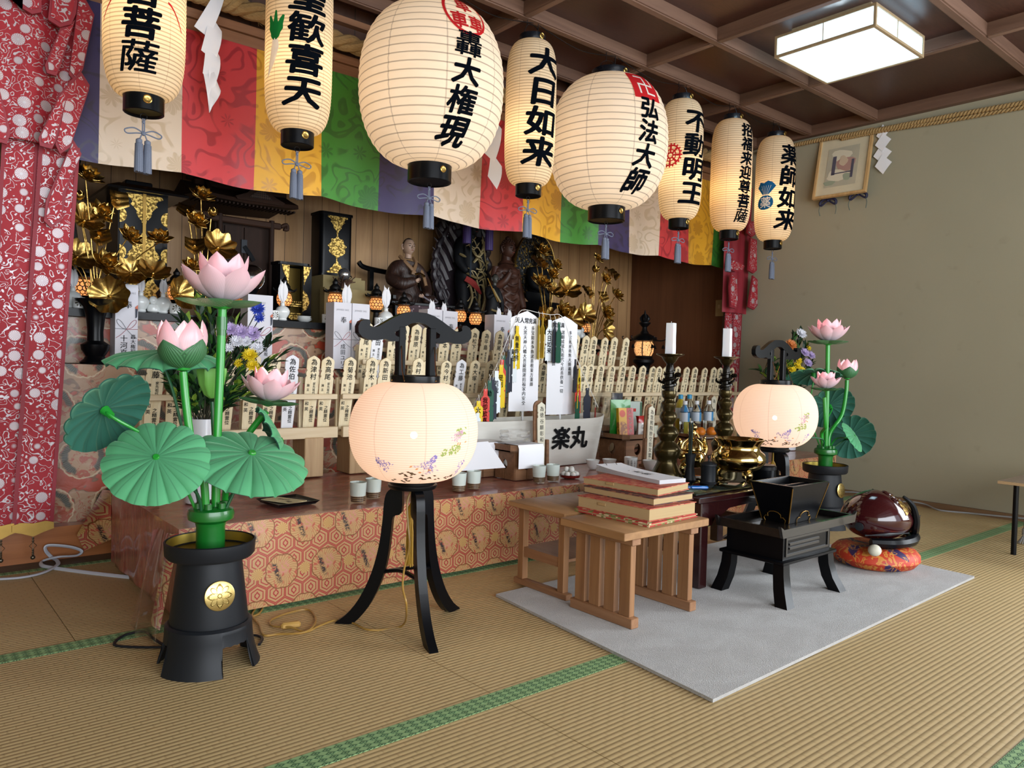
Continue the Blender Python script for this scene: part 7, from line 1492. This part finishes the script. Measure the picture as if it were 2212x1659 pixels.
for k in range(5): fd.tube([(-.05+.025*k, -.062, h0-.4), (-.055+.027*k, -.07, .15), (-.06+.03*k, -.075, .07)], .006, 6, k=4)
fd.build('robe_folds', M_bud, bd_); hand(bd_, (-.045, -.1, h0-.09), .042, RZ(.2), M_bud); hand(bd_, (.112, -.065, h0-.30), .042, RX(PI+.3), M_bud)
head(bd_, (0, -.015, zt-.075), .056, .12, M_bud, None, True); MB().lathe([(.12, 0), (.13, .01), (.12, .03), (.1, .05), (.07, .055)], 24).build('lotus_base', M_bud, bd_)
# dark seated figure before an oval gilt halo
Y = 4.02; p = PX(1175, 575, Y); oh = thing('halo_statue', 'dark seated figure before a black oval halo studded with gilt', 'statue', (p.x, Y+.06, ZSH)); zc = p.z-ZSH; rw = PX(1217, 575, Y).x-p.x; rh = .245
g = N('gilt_relief', .35); n = g.noise(g.co(), 55, 3, .6, .5); f = g.step(n, .6, .05); g.col(g.mix(f, '#0c0b0a', '#b08c3c')); g.set('Metallic', f); g.bump(n, .8, .01); rel = g.m
el = [(rw*math.cos(a), zc+rh*math.sin(a)) for a in [i*2*PI/48 for i in range(48)]]
MB().prism(el, -.05, -.03, 0, FR).build('halo', rel, oh); MB().tube([(x_, .03, z_) for x_, z_ in el+[el[0]]], .006, 6).build('halo_rim', M_gold, oh)
skin('body', oh, [(0, 0, zc-.2), (0, 0, zc-.09), (0, 0, zc+.0), (-.07, 0, zc-.04), (-.09, -.04, zc-.14), (-.02, -.09, zc-.18), (.07, 0, zc-.04), (.09, -.04, zc-.14), (.02, -.09, zc-.18), (-.11, -.05, zc-.22), (0, -.11, zc-.23), (.11, -.05, zc-.22)], [(0, 1), (1, 2), (1, 3), (3, 4), (4, 5), (1, 6), (6, 7), (7, 8), (0, 9), (9, 10), (0, 11)], [.08, .075, .03, .035, .03, .02, .035, .03, .02, .05, .035, .05], M_dark)
head(oh, (0, -.03, zc+.07), .045, .1, mat('dark_gilt', '#5a4824', .4, .5), None, True); b = MB(); b.lathe([(.15, 0), (.15, .02), (.12, .05), (.10, zc-.34), (.13, zc-.30), (.17, zc-.27), (.16, zc-.26), (.05, zc-.255)], 28); b.build('lotus_base', M_dark, oh)  # head in one even dark gilt, pedestal in the dark bronze paint
# purple tassels
for px, y0_, lb in ((1008, 526, 'purple tassel beside the flame halo, nearer the seated monk'), (1056, 541, 'purple tassel nearer the standing brown statue')):
    Y = 3.78; p = PX(px, y0_, Y); t = thing('hanging_tassel', lb, 'tassel', (p.x, Y, p.z), 0, 'purple tassels behind the banner'); L = .2; R = [[(.024*(1+.08*(j % 2))*math.cos(2*PI*j/30), .024*(1+.08*(j % 2))*math.sin(2*PI*j/30), L*i/4) for j in range(30)] for i in range(4)]+[[(.018*math.cos(2*PI*j/30), .018*math.sin(2*PI*j/30), L) for j in range(30)]]
    MB().rings(R, cap=True).build('fringe', mat('purple_silk_thread', '#34205e', .6, noise=.3, nscale=200), t); MB().lathe([(.02, L), (.024, L+.015), (.016, L+.035), (.004, L+.04)], 16).build('knot', mat('purple_silk_thread', ''), t); MB().tube([(0, 0, L+.03), (0, 0, 2.5-p.z)], .005, 6).build('cord', mat('purple_silk_thread', ''), t)
# small lit bronze lanterns
g = N('lit_lattice', .5); u, v, _ = g.sep(g.co('UV')); hd, lx, ly = g.hexgrid(g.M('MULTIPLY', u, 12), g.M('MULTIPLY', v, 4.2), 1.0); lat = g.step(hd, .80, .03); g.col(g.mix(lat, '#e8a05a', '#0a0908')); g.set('Emission Color', g.mix(lat, (1.0, .34, .10, 1), (0, 0, 0, 1))); g.set('Emission Strength', .55); M_lat = g.m
M_iron = mat('black_iron', '#0e0f12', .45, .4)
def mini(px, py, Y, label, s=1, z0=ZSH):
    p = PX(px, py, Y); h = p.z-z0; t = thing('bronze_lantern', label, 'lantern', (p.x, Y, z0), 0, 'small lit bronze lanterns')
    MB().lathe([(.04*s, 0), (.04*s, .01), (.02*s, .025), (.016*s, max(.03, h-.05*s)), (.03*s, max(.035, h-.045*s)), (.034*s, max(.04, h-.036*s)), (.02*s, h-.033*s)], 16).build('pedestal', M_iron, t)
    MB().lathe([(.024*s, h-.034*s), (.035*s, h-.02*s), (.039*s, h), (.035*s, h+.02*s), (.024*s, h+.032*s)], 24, 0, cap=False, uv=True).build('lit_globe', M_lat, t)
    rf = MB().lathe([(.028*s, h+.03*s), (.052*s, h+.036*s), (.052*s, h+.041*s), (.03*s, h+.056*s), (.03*s, h+.066*s), (.02*s, h+.078*s), (.014*s, h+.082*s), (.016*s, h+.094*s), (.010*s, h+.1*s), (.001, h+.115*s)], 12)
    for i in range(6): a = i*PI/3+.2; rf.tube([(.045*s*math.cos(a), .045*s*math.sin(a), h+.04*s), (.062*s*math.cos(a), .062*s*math.sin(a), h+.046*s), (.066*s*math.cos(a), .066*s*math.sin(a), h+.054*s)], [.006*s, .005*s, .002*s], 5)
    rf.build('roof', M_iron, t); return t
for px, py, Y, lb, s in ((180, 620, 3.77, 'small lit lattice lantern behind the gilt flowers in the black vase', 1.1), (381, 632, 3.77, 'small lit lattice lantern behind the lowest gilt leaf of the second spray', 1), (614, 646, 3.765, 'small lit lattice lantern behind the white vase before the open cabinet', 1), (724, 647, 3.735, 'small lit lattice lantern behind the paired gift boxes, under the silvery ball', 1), (813, 656, 3.77, 'small lit lattice lantern left of the seated monk', 1), (872, 673, 3.72, 'small lit lattice lantern below the seated monk', 1), (994, 683, 3.77, 'small lit lattice lantern below the flame halo, half hidden by a gift box', 1), (1027, 689, 3.67, 'small lit lattice lantern below the attendant figure', 1), (1265, 708, 3.77, 'small lit lattice lantern below the rightmost gilt spray', .9)): mini(px, py, Y, lb, s)
# big iron lantern with bells
Y = 3.85; p = PX(1391, 752, Y); z0 = .7813; h = p.z-z0; il = thing('iron_lantern', 'large black iron lantern with flame finial, scrolled arms and bells', 'lantern', (p.x, Y, z0))
g = N('lit_scroll', .5); u, v, _ = g.sep(g.co('UV')); sc = g.noise(g.com(g.M('MULTIPLY', u, 9), g.M('MULTIPLY', v, 3), 0), 2.2, 0, .5, 1.4); ln = g.line(g.fr(g.M('MULTIPLY', sc, 5)), .5, .14); pil = g.line(g.fr(g.M('MULTIPLY', u, 6)), .5, .06); ln = g.M('MAXIMUM', ln, pil); g.col(g.mix(ln, '#e8b070', '#0a0908')); g.set('Emission Color', g.mix(ln, (1, .46, .17, 1), (0, 0, 0, 1))); g.set('Emission Strength', .6)
MB().lathe([(.058, h-.058), (.072, h-.03), (.075, h), (.072, h+.03), (.06, h+.05)], 40, 0, cap=False, uv=True).build('lit_drum', g.m, il)
MB().lathe([(.09, 0), (.09, .01), (.06, .02), (.05, .05), (.055, h-.13), (.08, h-.11), (.082, h-.09), (.065, h-.075), (.07, h-.062), (.05, h-.056)], 24).build('pedestal', M_iron, il)
MB().lathe([(.06, h+.048), (.095, h+.056), (.1, h+.066), (.085, h+.085), (.06, h+.1), (.035, h+.112), (.03, h+.125), (.022, h+.135), (.018, h+.16), (.03, h+.172), (.045, h+.19), (.044, h+.197), (.015, h+.2)], 24).build('roof', M_iron, il)
b = MB()
for i in range(5): a = i*2*PI/5; b.tube([(.012*math.cos(a), .012*math.sin(a), h+.195), (.03*math.cos(a), .03*math.sin(a), h+.225), (.012*math.cos(a), .012*math.sin(a), h+.26)], [.008, .013, .003], 6, k=4)
b.tube([(0, 0, h+.2), (0, 0, h+.24), (0, 0, h+.295)], [.014, .016, .001], 8); b.build('finial', M_iron, il)
for i in range(6):
    a = i*PI/3+.1; c, s = math.cos(a), math.sin(a); ar = MB().tube([(.09*c, .09*s, h+.06), (.13*c, .13*s, h+.058), (.16*c, .16*s, h+.068), (.168*c, .168*s, h+.085), (.155*c, .155*s, h+.088)], [.006, .005, .004, .004, .003], 6, k=4).build('arm', M_iron, il)
    bl = MB(); X = T(.145*c, .145*s, h+.0); bl.tube([(0, 0, .055), (0, 0, .025)], .0012, 5, 0, X); bl.lathe([(.003, .026), (.008, .02), (.012, .006), (.017, .0), (.015, -.001), (.002, .01)], 12, 0, X); bl.tube([(0, 0, .01), (0, 0, -.014)], .002, 5, 0, X); bl.build('bell', M_iron, ar)
# white altar vases with paper sprigs, cups, gourds, bowls
def sprig_vase(px, pb, pt, Y, label, z0, s=1, leaf=True, body=True):
    p = PX(px, pb, Y); t = thing('altar_vase', label, 'vase', (p.x, Y, z0), 0, 'white altar vases'); hb = .085*s
    if body: MB().lathe([(.018*s, 0), (.022*s, .004), (.02*s, .012), (.034*s, .035*s), (.036*s, .048*s), (.028*s, .064*s), (.011*s, .074*s), (.010*s, hb), (.014*s, hb+.004)], 22, cap=False).build('bottle', M_porc, t)
    if leaf:
        zt_ = PX(px, pt, Y).z-z0; L = max(.08, zt_-hb*.9); lf = MB(); W = L*.22
        P = [(0, 0), (W*.8, L*.25), (W, L*.45), (W*.75, L*.5), (W*.9, L*.65), (W*.6, L*.7), (W*.6, L*.95), (W*.25, L*.82), (0, L*.78), (-W*.3, L*.86), (-W*.5, L*1.0), (-W*.6, L*.72), (-W*.9, L*.65), (-W*.75, L*.5), (-W, L*.45), (-W*.8, L*.25)]
        lf.prism(P, -.001, .001, 0, T(0, 0, hb*.95) @ RZ(.15) @ RX(PI/2)); 
        for s_ in (-1, 1): lf.sheet(lambda u, v: (s_*W*(.05+.9*u)*math.sin(PI*(.1+.8*v)), -.003-.006*math.sin(PI*u), hb*.95+L*(.06+.75*v+.1*u)), 3, 5, .0008)
        lf.build('paper_sprig', M_white, t)
for px, pb, pt, Y, lb, s in ((157, 660, 578, 3.68, 'white altar vase with fan-shaped paper sprig at the far left of the shelf', 1), (304, 672, 605, 3.66, 'white altar vase right of the gift box with 奉, nearer it', 1), (352, 675, 605, 3.66, 'white altar vase beside the crested cup under the roofed cabinet', 1), (610, 690, 605, 3.655, 'white altar vase with notched sprig before the small open cabinet', 1), (748, 690, 612, 3.66, 'white altar vase whose sprig rises behind the paired gift boxes', 1), (833, 700, 618, 3.60+.055, 'large white altar vase under the monk\'s chair beside the gift boxes', 1.15), (932, 700, 647, 3.66, 'altar vase whose small sprig shows above the left gift box under the monk', .9), (958, 705, 653, 3.66, 'altar vase whose small sprig shows above the right gift box under the monk', .9), (1076, 715, 664, 3.66, 'altar vase whose sprig shows above the gift box below the standing statue', .9), (1099, 718, 668, 3.66, 'altar vase farther right above the gift box below the standing statue', .9), (1245, 735, 680, 3.66, 'grey-white altar vase below the rightmost gilt spray', 1)): sprig_vase(px, pb, pt, Y, lb, ZSH, s)
g = N('crested_porcelain', .25); x, y, z = g.sep(g.co()); an = g.M('ARCTAN2', g.M('SUBTRACT', z, .024), x); d = g.V('LENGTH', g.com(x, g.M('SUBTRACT', z, .024), 0)); cr = g.M('MULTIPLY', g.M('SUBTRACT', 1, g.step(d, .017, .001)), g.step(g.M('SINE', g.M('MULTIPLY', an, 8)), -.1, .2)); g.col(g.mix(cr, '#dfe1e0', '#4c4634')); M_crest = g.m
for px, pb, Y, lb in ((170, 665, 3.64, 'white crested cup beside the fan-sprig vase'), (378, 680, 3.64, 'white crested cup under the roofed cabinet'), (591, 692, 3.64, 'white crested cup before the vase of the open cabinet'), (818, 696, 3.64, 'white crested cup by the handle of the large floor lantern'), (705, 695, 3.66, 'plain white cup behind the left gift box of the pair')):
    p = PX(px, pb, Y); t = thing('crested_cup', lb, 'cup', (p.x, Y, ZSH), 0, 'crested cups'); MB().lathe([(.02, 0), (.023, .003), (.024, .046), (.0225, .046), (.021, .006), (.001, .005)], 20, cap=False).build('cup', M_crest, t)
for px, Y, lb in ((128, 3.66, 'white double-gourd pot at the far left of the black shelf'), (331, 3.66, 'white double-gourd pot between the two vases under the roofed cabinet'), (1258, 3.67, 'white double-gourd pot below the rightmost gilt spray')):
    p = PX(px, 670, Y); t = thing('gourd_pot', lb, 'pot', (p.x, Y, ZSH), 0, 'white gourd pots'); MB().lathe([(.015, 0), (.025, .006), (.028, .02), (.022, .036), (.012, .041), (.018, .05), (.019, .06), (.012, .072), (.001, .076)], 20).build('pot', M_porc, t)
p = PX(657, 692, 3.66); t = thing('bowl_stack', 'three small white saucers stacked before the open cabinet', 'bowls', (p.x, 3.66, ZSH)); [MB().lathe([(.02, z), (.025, z+.002), (.04-.002*i, z+.013), (.038-.002*i, z+.013), (.02, z+.004), (.001, z+.004)], 22, cap=False).build('saucer', M_porc, t) for i, z in enumerate((0, .008, .016))]
# gift boxes
def gift(px0, px1, ptop, Y, label, lines, z0=.7813, d=.09):
    a, c = PX(px0, ptop, Y), PX(px1, ptop, Y); w = max(.07, c.x-a.x); h = a.z-z0; t = thing('gift_box', label, 'box', (a.x+w/2, Y, z0), 0, 'white gift boxes'); M_bx = mat('gift_white', '#d3d2da', .6)
    mb = MB().box(-w/2, w/2, 0, d, 0, h); fn = lambda x, y: (x, -.0012, y); write(mb, 'JAPANESE SAKE', fn, .0125, -w*.36, h-.03, 2, 0, horiz=True, wide=.75); write(mb, '奉', fn, .034, -.012, h-.07, 1, .01)
    for s, m, ph in ((1, 3, 0), (-1, 2, .3)):
        for P in ([(0, .44), (s*.22, .53), (s*.40, .56), (s*.42, .52), (s*.22, .46), (0, .44)], [(0, .44), (-s*.25, .37), (-s*.46, .33)], [(0, .44), (s*.5, .445)]): mb.tube([(x*w, -.0015, z*h) for x, z in P], .0022, 4, m, k=4, flat=.5)
    for s, sz, x, z in lines: write(mb, s, fn, sz, x*w, z*h, 1, .008)
    mb.build('box', [M_bx, M_ink, mat('grey_print', '#9b9aa0', .7), mat('rose_ribbon', '#c98a92', .7)], t, smooth=0)
    f = MB().prism([(w*.5-.012, h*.72), (w*.5-.001, h*.75), (w*.5-.001, h*.68), (w*.5-.008, h*.67)], .001, .003, 0, FR); f.prism([(w*.5-.011, h*.70), (w*.5-.002, h*.70), (w*.5-.004, h*.60), (w*.5-.01, h*.58)], .003, .0035, 1, FR); f.build('folded_ornament', [mat('ornament_coral', '#c9684a', .6), mat('ornament_navy', '#232a3c', .6)], t, smooth=0); return t
Lc = [('轟大権現', .021, .18, .38), ('十河真知子', .030, -.28, .37)]
gift(250, 299, 612, 3.565, 'tall white gift box with 奉 and ribbon beside the black flower vase', Lc, .7813); gift(536, 590, 635, 3.50, 'white gift box behind the tall lotus lamp\'s bouquet', [('轟大権現', .019, .16, .38), ('榊原', .03, -.2, .36)])
gift(722, 760, 652, 3.49, 'white gift box, left one of the pair before the beige box', [('成田ユリエ', .028, -.1, .38)]); gift(761.5, 799, 655, 3.49, 'white gift box, right one of the pair before the beige box', [('成田', .026, -.1, .36)])
gift(924, 956, 667, 3.53, 'white gift box under the monk, left one of two', []); gift(957.5, 989, 671, 3.53, 'white gift box under the monk, right one of two', []); gift(1068, 1101, 679, 3.53, 'white gift box below the standing brown statue', [])
# gilt lotus sprays
g = N('gilded_sheet', .22, 1); n = g.noise(g.co(), 22, 3); g.col(g.mix(n, '#c6a660', '#8a6a34')); g.set('Roughness', g.M('ADD', .16, g.M('MULTIPLY', n, .25))); g.bump(n, .4, .006); M_gs = g.m
def gflower(par, P, r, nrm, kind, seed):
    X = T(*P) @ frame(nrm); rr = random.Random(seed); b = MB()
    if kind == 'f':
        for lay, (k, L, a0, a1) in enumerate(((7, 1, -.1, .8), (7, .85, .5, 1.5), (5, .6, .9, 1.9))):
            for i in range(k): petal(b, i*2*PI/k+lay*.5+rr.uniform(-.1, .1), r*L, r*.34, a0, a1, r*.08, 0, .4, X=X, nu=4, nv=6, tip=.95)
        b.lathe([(r*.1, r*.02), (r*.3, r*.25), (r*.28, r*.3), (.0005, r*.34)], 12, 0, X)
    elif kind == 'b':
        for i in range(5): petal(b, i*2*PI/5, r*1.5, r*.55, .35, 2.2, r*.1, 0, .5, X=X, nu=4, nv=7, tip=1.0)
    elif kind == 'l':
        def f(u, v): a = 2*PI*u; q = r*v*(1+.06*math.sin(9*a)*v); return (q*math.cos(a), q*math.sin(a), r*.42*v*v+r*.10*math.sin(9*a)*v*v)
        b.sheet(f, 54, 6, .0012, 0, X); b.sph((0, 0, .004), r*.10, 8, 0, X)
    else:
        def f(u, v): return (r*(u-.5)*1.5, r*(v-.5)*(1.7-.5*abs(2*u-1)), r*.5*abs(2*u-1)**1.4-r*.12*math.cos(6*PI*v)*.3)
        b.sheet(f, 10, 10, .0012, 0, X); b.sph((0, 0, .004), r*.12, 8, 0, X)
    return b.build({'f': 'lotus_flower', 'b': 'lotus_bud', 'l': 'lotus_leaf', 's': 'folded_leaf'}[kind], M_gs, par, smooth=50)
def spray(label, bpx, bpy, Y, items, zb, vh, vr, grp='gilt lotus sprays'):
    p = PX(bpx, bpy, Y); t = thing('gilt_lotus_spray', label, 'ornament', (p.x, Y, zb), 0, grp)
    P = [(vr*.95, 0), (vr, .008), (vr*.75, .02), (vr*.62, vh*.12), (vr*.9, vh*.22), (vr*.95, vh*.3), (vr*.55, vh*.36), (vr*.52, vh*.5), (vr*.62, vh*.72), (vr*.8, vh*.88), (vr*1.25, vh*.97), (vr*1.35, vh), (vr*1.3, vh), (vr*.6, vh*.86), (.001, vh*.82)]
    MB().lathe(P, 28).build('vase', M_black, t); base = Vector((0, 0, vh*.85)); rr = random.Random(int(bpx))
    for i, (px, py, k, r, nx, nz) in enumerate(items):
        yo = rr.uniform(-.11, -.01); q = PX(px, py, Y+yo); d = Vector((q.x-p.x, yo, q.z-zb)); nrm = Vector((nx, -.75, nz)).normalized(); rad = r/(1648/((q.x*.643)+q.y*.766))
        fo = gflower(t, d, rad, nrm, k, i+int(bpx)); mid = base.lerp(d, .55)+Vector((0, .01, .03)); b = MB().tube([base+Vector((rr.uniform(-.012, .012), rr.uniform(-.012, .012), 0)), mid, d-nrm*.012], .0028, 6, k=5); b.build('stem', M_gs, fo)
    return t
spray('gilt lotus spray in a black vase at the far left of the altar', 205, 785, 3.57, [(188, 384, 'f', 36, .3, .9), (168, 432, 'b', 17, .1, 1), (216, 460, 'f', 30, .3, .3), (252, 432, 's', 26, .2, .2), (181, 478, 'l', 36, .2, .5), (212, 512, 's', 28, .1, .5), (278, 512, 'f', 30, .4, .5), (345, 518, 'f', 30, -.2, .9), (166, 556, 'l', 36, .3, .4), (228, 570, 'f', 34, .2, .3), (283, 590, 'l', 32, -.1, .3), (236, 640, 'l', 40, -.2, .1), (150, 560, 'b', 14, 0, 1), (330, 592, 'l', 34, 0, .75)], .7813, .27, .058)
spray('gilt lotus spray rising behind the tall lotus flower', 440, 730, 3.585, [(436, 426, 'f', 30, .1, .9), (424, 478, 'f', 26, .1, .4), (457, 468, 'b', 16, 0, 1), (405, 455, 's', 24, -.5, .9), (420, 532, 's', 26, -.2, .5), (470, 536, 'l', 36, .1, .4), (385, 636, 'l', 36, .4, .2), (412, 575, 'f', 22, 0, .5)], .7813, .22, .05)
spray('gilt lotus spray before the oval halo, behind the written sails', 1186, 770, 3.61, [(1170, 545, 'f', 26, .1, .9), (1162, 570, 's', 24, .3, .9), (1200, 573, 'f', 18, .1, .4), (1192, 592, 'f', 18, 0, .3), (1166, 613, 'f', 28, 0, .8), (1192, 632, 'l', 26, .1, .7), (1226, 628, 'l', 27, -.2, .5), (1216, 677, 'f', 30, .1, .3), (1178, 690, 'l', 28, 0, .4), (1236, 690, 'l', 26, 0, .2)], .7813, .16, .05)
spray('gilt lotus spray farthest right, against the dark plank wall', 1278, 770, 3.585, [(1290, 560, 'f', 16, .1, .6), (1283, 588, 'b', 13, 0, 1), (1306, 603, 'f', 18, .1, .3), (1318, 594, 's', 22, .2, .9), (1266, 632, 's', 20, .3, .6), (1298, 642, 's', 18, 0, .4), (1330, 640, 'f', 22, .3, .6), (1263, 680, 'l', 24, 0, .35), (1307, 678, 'f', 26, .2, .3), (1306, 712, 'l', 24, .2, 0)], .7813, .16, .05)
# black carved openwork hanging behind the curtain
hg = thing('carved_hanging', 'black and gold openwork carving half hidden behind the wide curtain', 'ornament', (PX(150, 450, 4.05).x, 4.05, ZSH)); b = MB(); rr = random.Random(6)
for i in range(34):
    z = .02+.78*i/34; x = .05*math.sin(z*9)-.02*(i % 2); P = [(x+.045*(1-j/12)*math.cos(j*.75+i), .0+.008*math.sin(j), z+.04*(1-j/12)*math.sin(j*.75+i)) for j in range(12)]; b.tube(P, .007, 5)
b.tube([(0, .01, 0), (.02, .01, .3), (-.02, .01, .6), (0, .01, .85)], .022, 8, k=6); b.build('carving', mat('black_gilt_carving', '#1a1712', .35, .5, .6, 30), hg)
# ================================================================== CORDS
def cord(label, pts, r, m, name='power_cord', flat=1, ext=None):
    t = thing(name, label, 'cord', (0, 0, 0)); MB().tube(pts, r, 8, k=7, flat=flat).build('cable', m, t)
    if ext: ext(t)
    return t
F0 = lambda px, py, z=.005: at(px, py, 2, z)
M_wcord, M_ocord, M_kcord = mat('white_cable', '#b9bcc6', .4), mat('amber_cable', '#9c7838', .4), M_matte
ws = lambda px, py: at(px, py, 1, 3.455)
cord('white flat power cord looping from the alcove step to the altar table', [F0(-30, 1252), F0(40, 1248), F0(90, 1238, .006), F0(122, 1222, .010), F0(124, 1212, .014), F0(112, 1204, .016), at(98, 1188, 1, 3.44), at(105, 1178, 1, 3.44), at(150, 1181, 1, 3.44), at(176, 1190, 1, 3.44), at(165, 1200, 1, 3.43), at(125, 1203, 1, 3.41), F0(92, 1212, .007), F0(92, 1222, .006), F0(125, 1228, .005), F0(200, 1238), F0(300, 1249)], .0075, M_wcord, flat=.6)
def sw_(t):
    p = F0(628, 1350, .012); b = MB().cbox((0, 0, 0), (.058, .02, .02), bev=.005); o = b.build('inline_switch', mat('amber_plastic', '#b08a48', .4), t); o.location = p; o.rotation_euler = (0, 0, -.25)
cord('amber power cord with inline switch running from the large floor lantern', [at(892, 1050, 1, 2.0), at(880, 1085, 1, 2.0), at(881, 1130, 1, 1.99), at(884, 1180, 1, 1.97), at(873, 1230, 1, 1.93), at(870, 1270, 1, 1.89), at(878, 1310, 1, 1.87), F0(868, 1352), F0(800, 1361), F0(760, 1345), F0(725, 1340), F0(690, 1352), F0(660, 1365), F0(628, 1355, .012), F0(590, 1352), F0(585, 1340), F0(620, 1325), F0(665, 1317), F0(682, 1340), F0(660, 1365, .012), F0(600, 1370), F0(570, 1372), F0(560, 1350), F0(545, 1330), F0(555, 1312), F0(568, 1308), F0(560, 1325), F0(535, 1335)], .0032, M_ocord, ext=sw_)
cord('black power cord looping behind the foot of the tall lotus lamp', [F0(560, 1392), F0(566, 1378), F0(545, 1372), F0(500, 1378), F0(430, 1392), F0(340, 1398), F0(260, 1396), F0(248, 1388), F0(270, 1372), F0(310, 1364), F0(330, 1378), F0(358, 1395), F0(400, 1405)], .0045, M_kcord, flat=.8)
cord('grey power cord lying along the foot of the plaster wall', [(lambda q: q if q.x < 5.066 else at(a_, b__, 0, 5.067))(F0(a_, b__)) for a_, b__ in ((1800, 1063), (1840, 1063), (1880, 1068), (1920, 1082), (1970, 1084), (2000, 1090), (2030, 1102), (2090, 1108), (2150, 1114), (2215, 1120))], .005, mat('grey_cable', '#98999a', .5))
# loose brocade corner and vinyl film at the left front corner of the altar table
vf = thing('vinyl_film', 'loose clear vinyl film folded at the near corner of the altar table', 'film', (0, 0, 0))
a, b_, c, d = Vector((.700, 2.42, .285)), Vector((.700, 2.62, .27)), at(275, 1352, 2, .06), at(335, 1395, 2, .006)
def vfn(u, v): p = a.lerp(b_, u).lerp(d.lerp(c, u), v); return p+Vector((-.01*math.sin(u*9+v*3), -.006*math.cos(u*7), .004*math.sin(u*20)))
MB().sheet(vfn, 16, 14, .0008).build('film', M_film, vf, smooth=60)
cf = thing('brocade_fold', 'folded brocade corner hanging at the near end of the altar table', 'cloth', (0, 0, 0))
q = [Vector((.712, 2.395, .29)), Vector((.695, 2.44, .28)), at(326, 1340, 2, .055), at(345, 1362, 2, .03)]
MB().sheet(lambda u, v: q[0].lerp(q[1], u).lerp(q[3].lerp(q[2], u), v)+Vector((-.008*math.sin(PI*u), 0, 0)), 8, 12, .002).build('cloth', M_broc, cf)
cf2 = thing('brocade_fold', 'brocade end flap stretched from the far end of the altar table to the step', 'cloth', (0, 0, 0))
q = [Vector((.714, 3.255, .292)), Vector((.712, 3.42, .27)), at(168, 1150, 1, 3.43), at(180, 1192, 1, 3.38)]
q = [Vector((.712, 3.26, .295)), at(222, 1058, 1, 3.42), at(166, 1155, 1, 3.42), at(182, 1190, 1, 3.40), at(240, 1165, 1, 3.27)]
MB().sheet(lambda u, v: q[0].lerp(q[4], v).lerp(q[1].lerp(q[2].lerp(q[3], max(0, v*2-1)) if v > .5 else q[1].lerp(q[2], v*2), 1) if False else q[0].lerp(q[4], v).lerp((q[1].lerp(q[2], v*2) if v < .5 else q[2].lerp(q[3], v*2-1)), u), 1), 8, 12, .002).build('cloth', M_broc, cf2)

bpy.data.objects.remove(_to)
